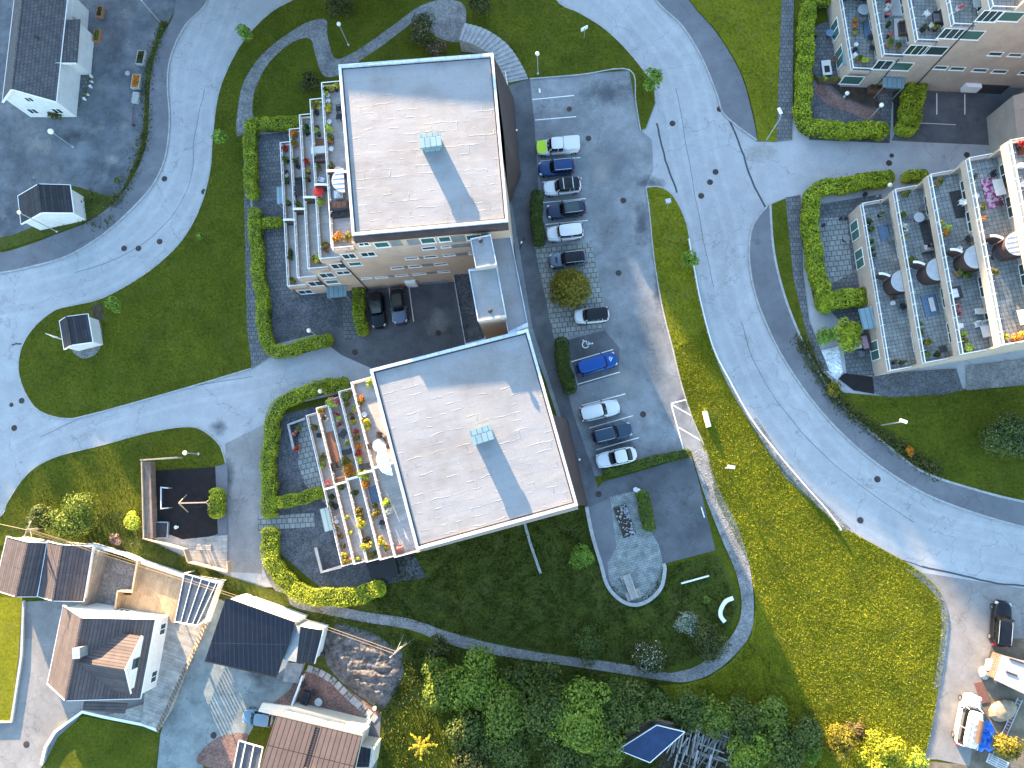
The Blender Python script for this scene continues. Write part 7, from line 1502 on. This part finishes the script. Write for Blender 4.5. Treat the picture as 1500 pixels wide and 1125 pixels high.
# ---- yard of the white house: planters, pots, blocks
def trough(px, py, ang, lx, ly, mat, leaf, label):
    x, y = P(px, py, .3); o = thing('planter_trough', label, 'planter', (x, y, .03), ang, 'planters in the gravel yard'); q = MB(); q.box(-lx/2, lx/2, -ly/2, ly/2, 0, .35)
    for s_ in (-1, 1): q.box(-lx/2, lx/2, s_*(ly/2-.06)-.06, s_*(ly/2-.06)+.06, .351, .5); q.box(s_*(lx/2-.06)-.06, s_*(lx/2-.06)+.06, -ly/2+.121, ly/2-.121, .351, .5)
    q.build('trough', mat, o); n = int(220*lx*ly); C = np.column_stack([rs.uniform(-lx/2+.15, lx/2-.15, n), rs.uniform(-ly/2+.15, ly/2-.15, n), .42+.2*rs.rand(n)]); V, Fq = leaves(C, np.tile((0, 0, 1.), (n, 1)), .1, jit=.8); np_mesh('foliage', V, Fq, leaf, o); return o
trough(207, 85, 1.45, 1.9, 1.05, M['concrete'], L_['olive'], 'pale concrete planter trough, upper of two beside the left pavement'); trough(200, 120, 1.5, 1.9, 1.1, M['concrete'], L_['orange'], 'pale concrete trough with orange flowers, lower of two beside the left pavement')
trough(147, 18, 1.45, 1.5, .8, M['terracotta'], L_['olive'], 'brick-red planter at the top edge beside the white house'); trough(143, 53, 1.5, 1.6, .85, M['terracotta'], L_['mid'], 'brick-red planter with a green bush beside the white house')
x, y = P(201, 145); o = thing('stone_seat', 'pale stone seat block below the orange-flowered trough', 'seat', (x, y, .03), 1.45); q = MB(); q.box(-.7, .7, -.42, .42, 0, .4); q.build('block', M['concrete'], o)
for k in range(2): q = MB(); q.box(-.7+.72*k, -.03+.72*k, -.4, .4, .401, .46); q.build('seat_slab', M['kerb'], o)
x, y = P(196, 171); o = thing('barrier_pole', 'thin red-brown barrier pole lying in the gravel yard', 'pole', (x, y, .06), -1.45+3.14); q = MB(); q.tube([(-1.3, 0, .25), (1.3, 0, .08)], .05, 8); q.build('pole', M['rust'], o); q = MB(); q.box(-1.35, -1.15, -.12, .12, 0, .35); q.build('socket', M['dark'], o)
for k, (px, py) in enumerate(((134, 112), (134, 119), (133, 127), (128, 138), (124, 145))): x, y = P(px, py, .3); pot_plant(x, y, .06, .24, L_['mid'] if k % 2 else None, M['pot_white'], 'pale flower pot, %s from the top in the row along the house paving' % ORD[k], 'pots along the house paving')
x, y = P(188, 108); o = thing('boulder', 'small pale boulder left of the concrete troughs', 'rock', (x, y, .02)); q = MB(); q.lathe([(.3, 0), (.34, .15), (.2, .32), (.03, .36)], n=9); q.build('stone', M['kerb'], o)
# ================================================================ rock outcrop, red patio, poles
X0, Y0 = P(540, 985); rk_ = thing('rock_outcrop', 'bare lichen-grey rock outcrop with reddish veins above the red gravel patio', 'rock', (X0, Y0, .02), world=True)
poly = W([(470, 935), (495, 912), (545, 925), (590, 955), (592, 990), (580, 1015), (562, 1040), (540, 1030), (500, 1000), (478, 975)]); a = np.array(poly); lo, hi = a.min(0), a.max(0); nx, ny = 90, 90
from mathutils import noise as mn
gx, gy = np.meshgrid(np.linspace(lo[0], hi[0], nx), np.linspace(lo[1], hi[1], ny)); X = np.column_stack([gx.ravel(), gy.ravel()]); ins = inside(poly, X)
def dist_edge(p):
    return min((Vector((p[0], p[1]))-Vector(a_).lerp(Vector(b_), max(0, min(1, (Vector((p[0], p[1]))-Vector(a_)).dot(Vector(b_)-Vector(a_))/max(1e-6, (Vector(b_)-Vector(a_)).length_squared))))).length for a_, b_ in zip(poly, poly[1:]+poly[:1]))
Zr = np.array([(min(1.0, dist_edge(p)*.6)*(.35+.7*abs(mn.noise((p[0]*.45, p[1]*.8, 2)))+.16*mn.noise((p[0]*1.6, p[1]*2.6, 5))+.10*mn.noise((p[0]*4, p[1]*7, 1))) if i_ else -.1) for p, i_ in zip(X, ins)])
V = np.column_stack([X, Zr+.03]); Fq = [(j*nx+i, j*nx+i+1, (j+1)*nx+i+1, (j+1)*nx+i) for j in range(ny-1) for i in range(nx-1) if ins[j*nx+i] or ins[(j+1)*nx+i+1]]
rm = mtl('bare_rock', (.055, .05, .048), (.15, .145, .145), 1.3, .9, bmp=.9, bs=5, fine=.4, fs=5); np_mesh('rock_face', V, Fq, rm, rk_)
pth = catmull([(454, 980), (466, 984), (477, 990), (488, 997), (498, 1007), (508, 1017), (518, 1026), (527, 1034), (537, 1043), (548, 1052)], False, 4)
for k in range(13):
    t = k/12*(len(pth)-1); i_ = min(int(t), len(pth)-2); px, py = (pth[i_][j]+(pth[i_+1][j]-pth[i_][j])*(t-i_) for j in (0, 1)); x, y = P(px, py, .06); a_ = math.atan2(-(pth[i_+1][1]-pth[i_][1]), pth[i_+1][0]-pth[i_][0]); o = thing('stepping_slab', 'pale square stepping slab, %s from the house in the row across the red gravel' % ORD[k], 'slab', (x, y, .05), a_, 'stepping slabs across the red gravel')
    q = MB(); q.loft([[(-.33, -.38, 0), (.33, -.38, 0), (.33, .38, 0), (-.33, .38, 0)], [(-.32, -.37, .06), (.32, -.37, .06), (.32, .37, .06), (-.32, .37, .06)]]); q.build('slab', M['paver'] if k % 3 == 1 else M['kerb'], o)
table(*P(467, 1028, .6), .05, 0, .85, .85, M['greytop'], 'round grey table with a pale rim on the red gravel patio', round_=True); chair(*P(459, 1015, .5), .05, -2.3, M['dark'], 'black chair beside the round table on the red gravel'); chair(*P(444, 1003, .5), .05, -1.0, M['dark'], 'black chair near the steps on the red gravel'); sofa(*P(448, 1022, .4), .05, 1.3, 1.4, .8, M['dark'], 'dark low sofa against the wall of the red gravel patio', M['rug_dark'])
wall_line('patio_wall', 'thin white wall along the left side of the red gravel patio', 'wall', [(443, 990), (436, 1010), (427, 1034)], 1.0, .12, M['clad_white'], M['white'])
for px, py, t in ((549, 1037, 'upper'), (539, 1053, 'lower')): x, y = P(px, py, .3); pot_plant(x, y, .05, .28, None, M['pot_white'], 'round pot with a white rim at the end of the slabs, %s one' % t, 'pots at the end of the slabs')
x, y = P(474, 957); o = thing('waste_bin', 'small dark bin beside the porch of the black garage', 'bin', (x, y, .03)); q = MB(); q.lathe([(.22, 0), (.26, .8), (.28, .81), (.28, .87), (.05, .92)], n=12); q.build('bin', M['dark'], o)
x, y = P(681, 1053); o = thing('water_barrel', 'round black barrel with a white rim at the edge of the round lawn', 'barrel', (x, y, .03)); q = MB(); q.lathe([(.32, 0), (.38, .4), (.34, .8)], n=16); q.build('barrel', M['black'], o); q = MB(); q.tube([(.34*math.cos(t), .34*math.sin(t), .83) for t in np.linspace(0, 6.283, 21)], .04, 6, cap=False); q.build('rim', M['white'], o)
def pole(label, top, foot, h, arms, stays=()):
    x, y = P(*foot); hx, hy = P(*top, h); o = thing('utility_pole', label, 'utility pole', (x, y, 0), world=True); q = MB(); q.tube([(x, y, 0), ((x+hx)/2, (y+hy)/2, h/2), (hx, hy, h)], .13, 9, .09); q.build('pole', M['timber'], o)
    q = MB(); q.bar((hx-arms[0], hy-arms[1], h-.2), (hx+arms[0], hy+arms[1], h-.2), .1); ar = q.build('crossarm', M['timber'], o)
    for s_ in (-1, 0, 1): q = MB(); q.lathe([(.05, 0), (.07, .08), (.03, .18)], (hx+s_*arms[0]*.85, hy+s_*arms[1]*.85, h-.15), 8); q.build('insulator', M['white'], ar)
    for sx, sy in stays: q = MB(); q.bar((hx, hy, h-.6), (*P(sx, sy), .1), .04); q.build('stay_wire', M['galv'], o)
    return hx, hy, h
pA = pole('timber utility pole on the bank above the twin-roofed garage', (38, 776), (60, 774), 7.5, (.35, .9), [(80, 773), (48, 790)]); pB = pole('timber utility pole standing on the rock outcrop', (579, 956), (595, 942), 7.0, (.6, .55), [(607, 935), (592, 928)])
def cable(label, a, b, sag, off=0):
    a, b = Vector(a), Vector(b); d = (b-a); nrm = Vector((-d.y, d.x, 0)).normalized()*off; pts = [a+d*t+nrm+Vector((0, 0, -sag*4*t*(1-t))) for t in np.linspace(0, 1, 21)]; q = MB(); q.tube(pts, .022, 5); o = q.build('overhead_cable', M['wire']); tag(o, label, 'cable', 'overhead cables')
cable('overhead cable pair from bank pole to rock pole, upper strand', pA, pB, 1.0, .14); cable('overhead cable pair from bank pole to rock pole, lower strand', pA, pB, 1.1, -.14); cable('overhead cable leaving the bank pole over the left picture edge', pA, (*P(-60, 757, 7.5), 7.5), .3)
cable('thin service wire dropping from the bank pole to the twin garage', pA, (*P(130, 806, 4), 4.0), .3)
# right-bottom ladder, pallet
x, y = P(1472, 1068); o = thing('ladder', 'long rusty ladder lying across the dry yard', 'ladder', (x, y, .15), math.atan2(*(lambda v: (v.y, v.x))(axis((1458, 1100), (1487, 1035), 0)))); q = MB()
for s_ in (-1, 1): q.bar((-3.6, s_*.25, .1), (3.6, s_*.25, .1), .06)
q.build('rails', M['galv'], o); q = MB()
for t in np.linspace(-3.4, 3.4, 20): q.bar((t, -.25, .1), (t, .25, .1), .04)
q.build('rungs', M['galv'], o); q = MB(); q.box(-1.6, 1.8, -.22, .22, .0, .07); q.build('board', M['rust'], o)
x, y = P(1460, 1116); o = thing('pallet', 'white slatted pallet at the bottom edge of the dry yard', 'pallet', (x, y, .03), -.45); 
for k in range(5): q = MB(); q.box(-1.1, 1.1, -.5+k*.22, -.36+k*.22, .1, .13); q.build('slat', M['cushion'], o)
for k in range(3): q = MB(); q.box(-1.05+k*1.0, -.95+k*1.0, -.5, .52, 0, .099); q.build('bearer', M['cushion'], o)
x, y = P(1438, 1014); o = thing('rusty_plate', 'rust-red metal plate on the ground at the drive edge', 'plate', (x, y, .03), .25); q = MB(); q.box(-.5, .5, -1.1, 1.1, 0, .06); q.build('plate', M['rust'], o)
x, y = P(1440, 985); o = thing('boulder', 'pale boulder beside the trailer hut at the drive edge', 'rock', (x, y, .02)); q = MB(); q.lathe([(.5, 0), (.55, .25), (.35, .5), (.05, .58)], n=10, sy=1.3); q.build('stone', M['concrete'], o)
x, y = P(1467, 1040); o = thing('boulder', 'wide sunlit boulder in the dry yard above the ladder', 'rock', (x, y, .02), .4); q = MB(); q.lathe([(1.0, 0), (1.05, .25), (.7, .55), (.1, .65)], n=12, sx=1.5); q.build('stone', mtl('sandy_rock', (.26, .2, .14), (.36, .29, .2), 2, .9, bmp=.8), o)
x, y = P(765, 357); o = thing('bicycle', 'small dark bicycle parked by the hedge on the footway', 'bicycle', (x, y, .04), 1.2)
for s_ in (-.5, .5): q = MB(); q.tube([(s_+.32*math.cos(t), 0, .33+.32*math.sin(t)) for t in np.linspace(0, 6.283, 17)], .025, 6, cap=False); q.build('wheel', M['black'], o)
q = MB(); q.bar((-.5, 0, .33), (-.15, 0, .85), .035); q.bar((-.15, 0, .8), (.38, 0, .82), .035); q.bar((.5, 0, .33), (.38, 0, .95), .035); q.bar((-.05, 0, .35), (.38, 0, .8), .035); q.bar((.38, -.28, 1.0), (.38, .28, 1.0), .035); q.build('frame', M['dark'], o); q = MB(); q.box(-.3, -.02, -.08, .08, .88, .95); q.build('saddle', M['white'], o)
wall_line('terrace_wall', 'low dark planter wall in the south-west patio of the southern block', 'wall', [(462, 802), (471, 838), (500, 830)], .8, .25, M['slate'], M['kerb'])
wall_line('terrace_wall', 'low grey wall with plants in the north-west patio of the southern block', 'wall', [(447, 613), (422, 622), (430, 658)], .7, .2, M['slate'], M['kerb'])
wall_line('slope_kerb', 'thin stone kerb running down the shaded slope from the southern block', 'kerb', [(768, 765), (778, 800), (792, 840)], .2, .2, M['kerb'])
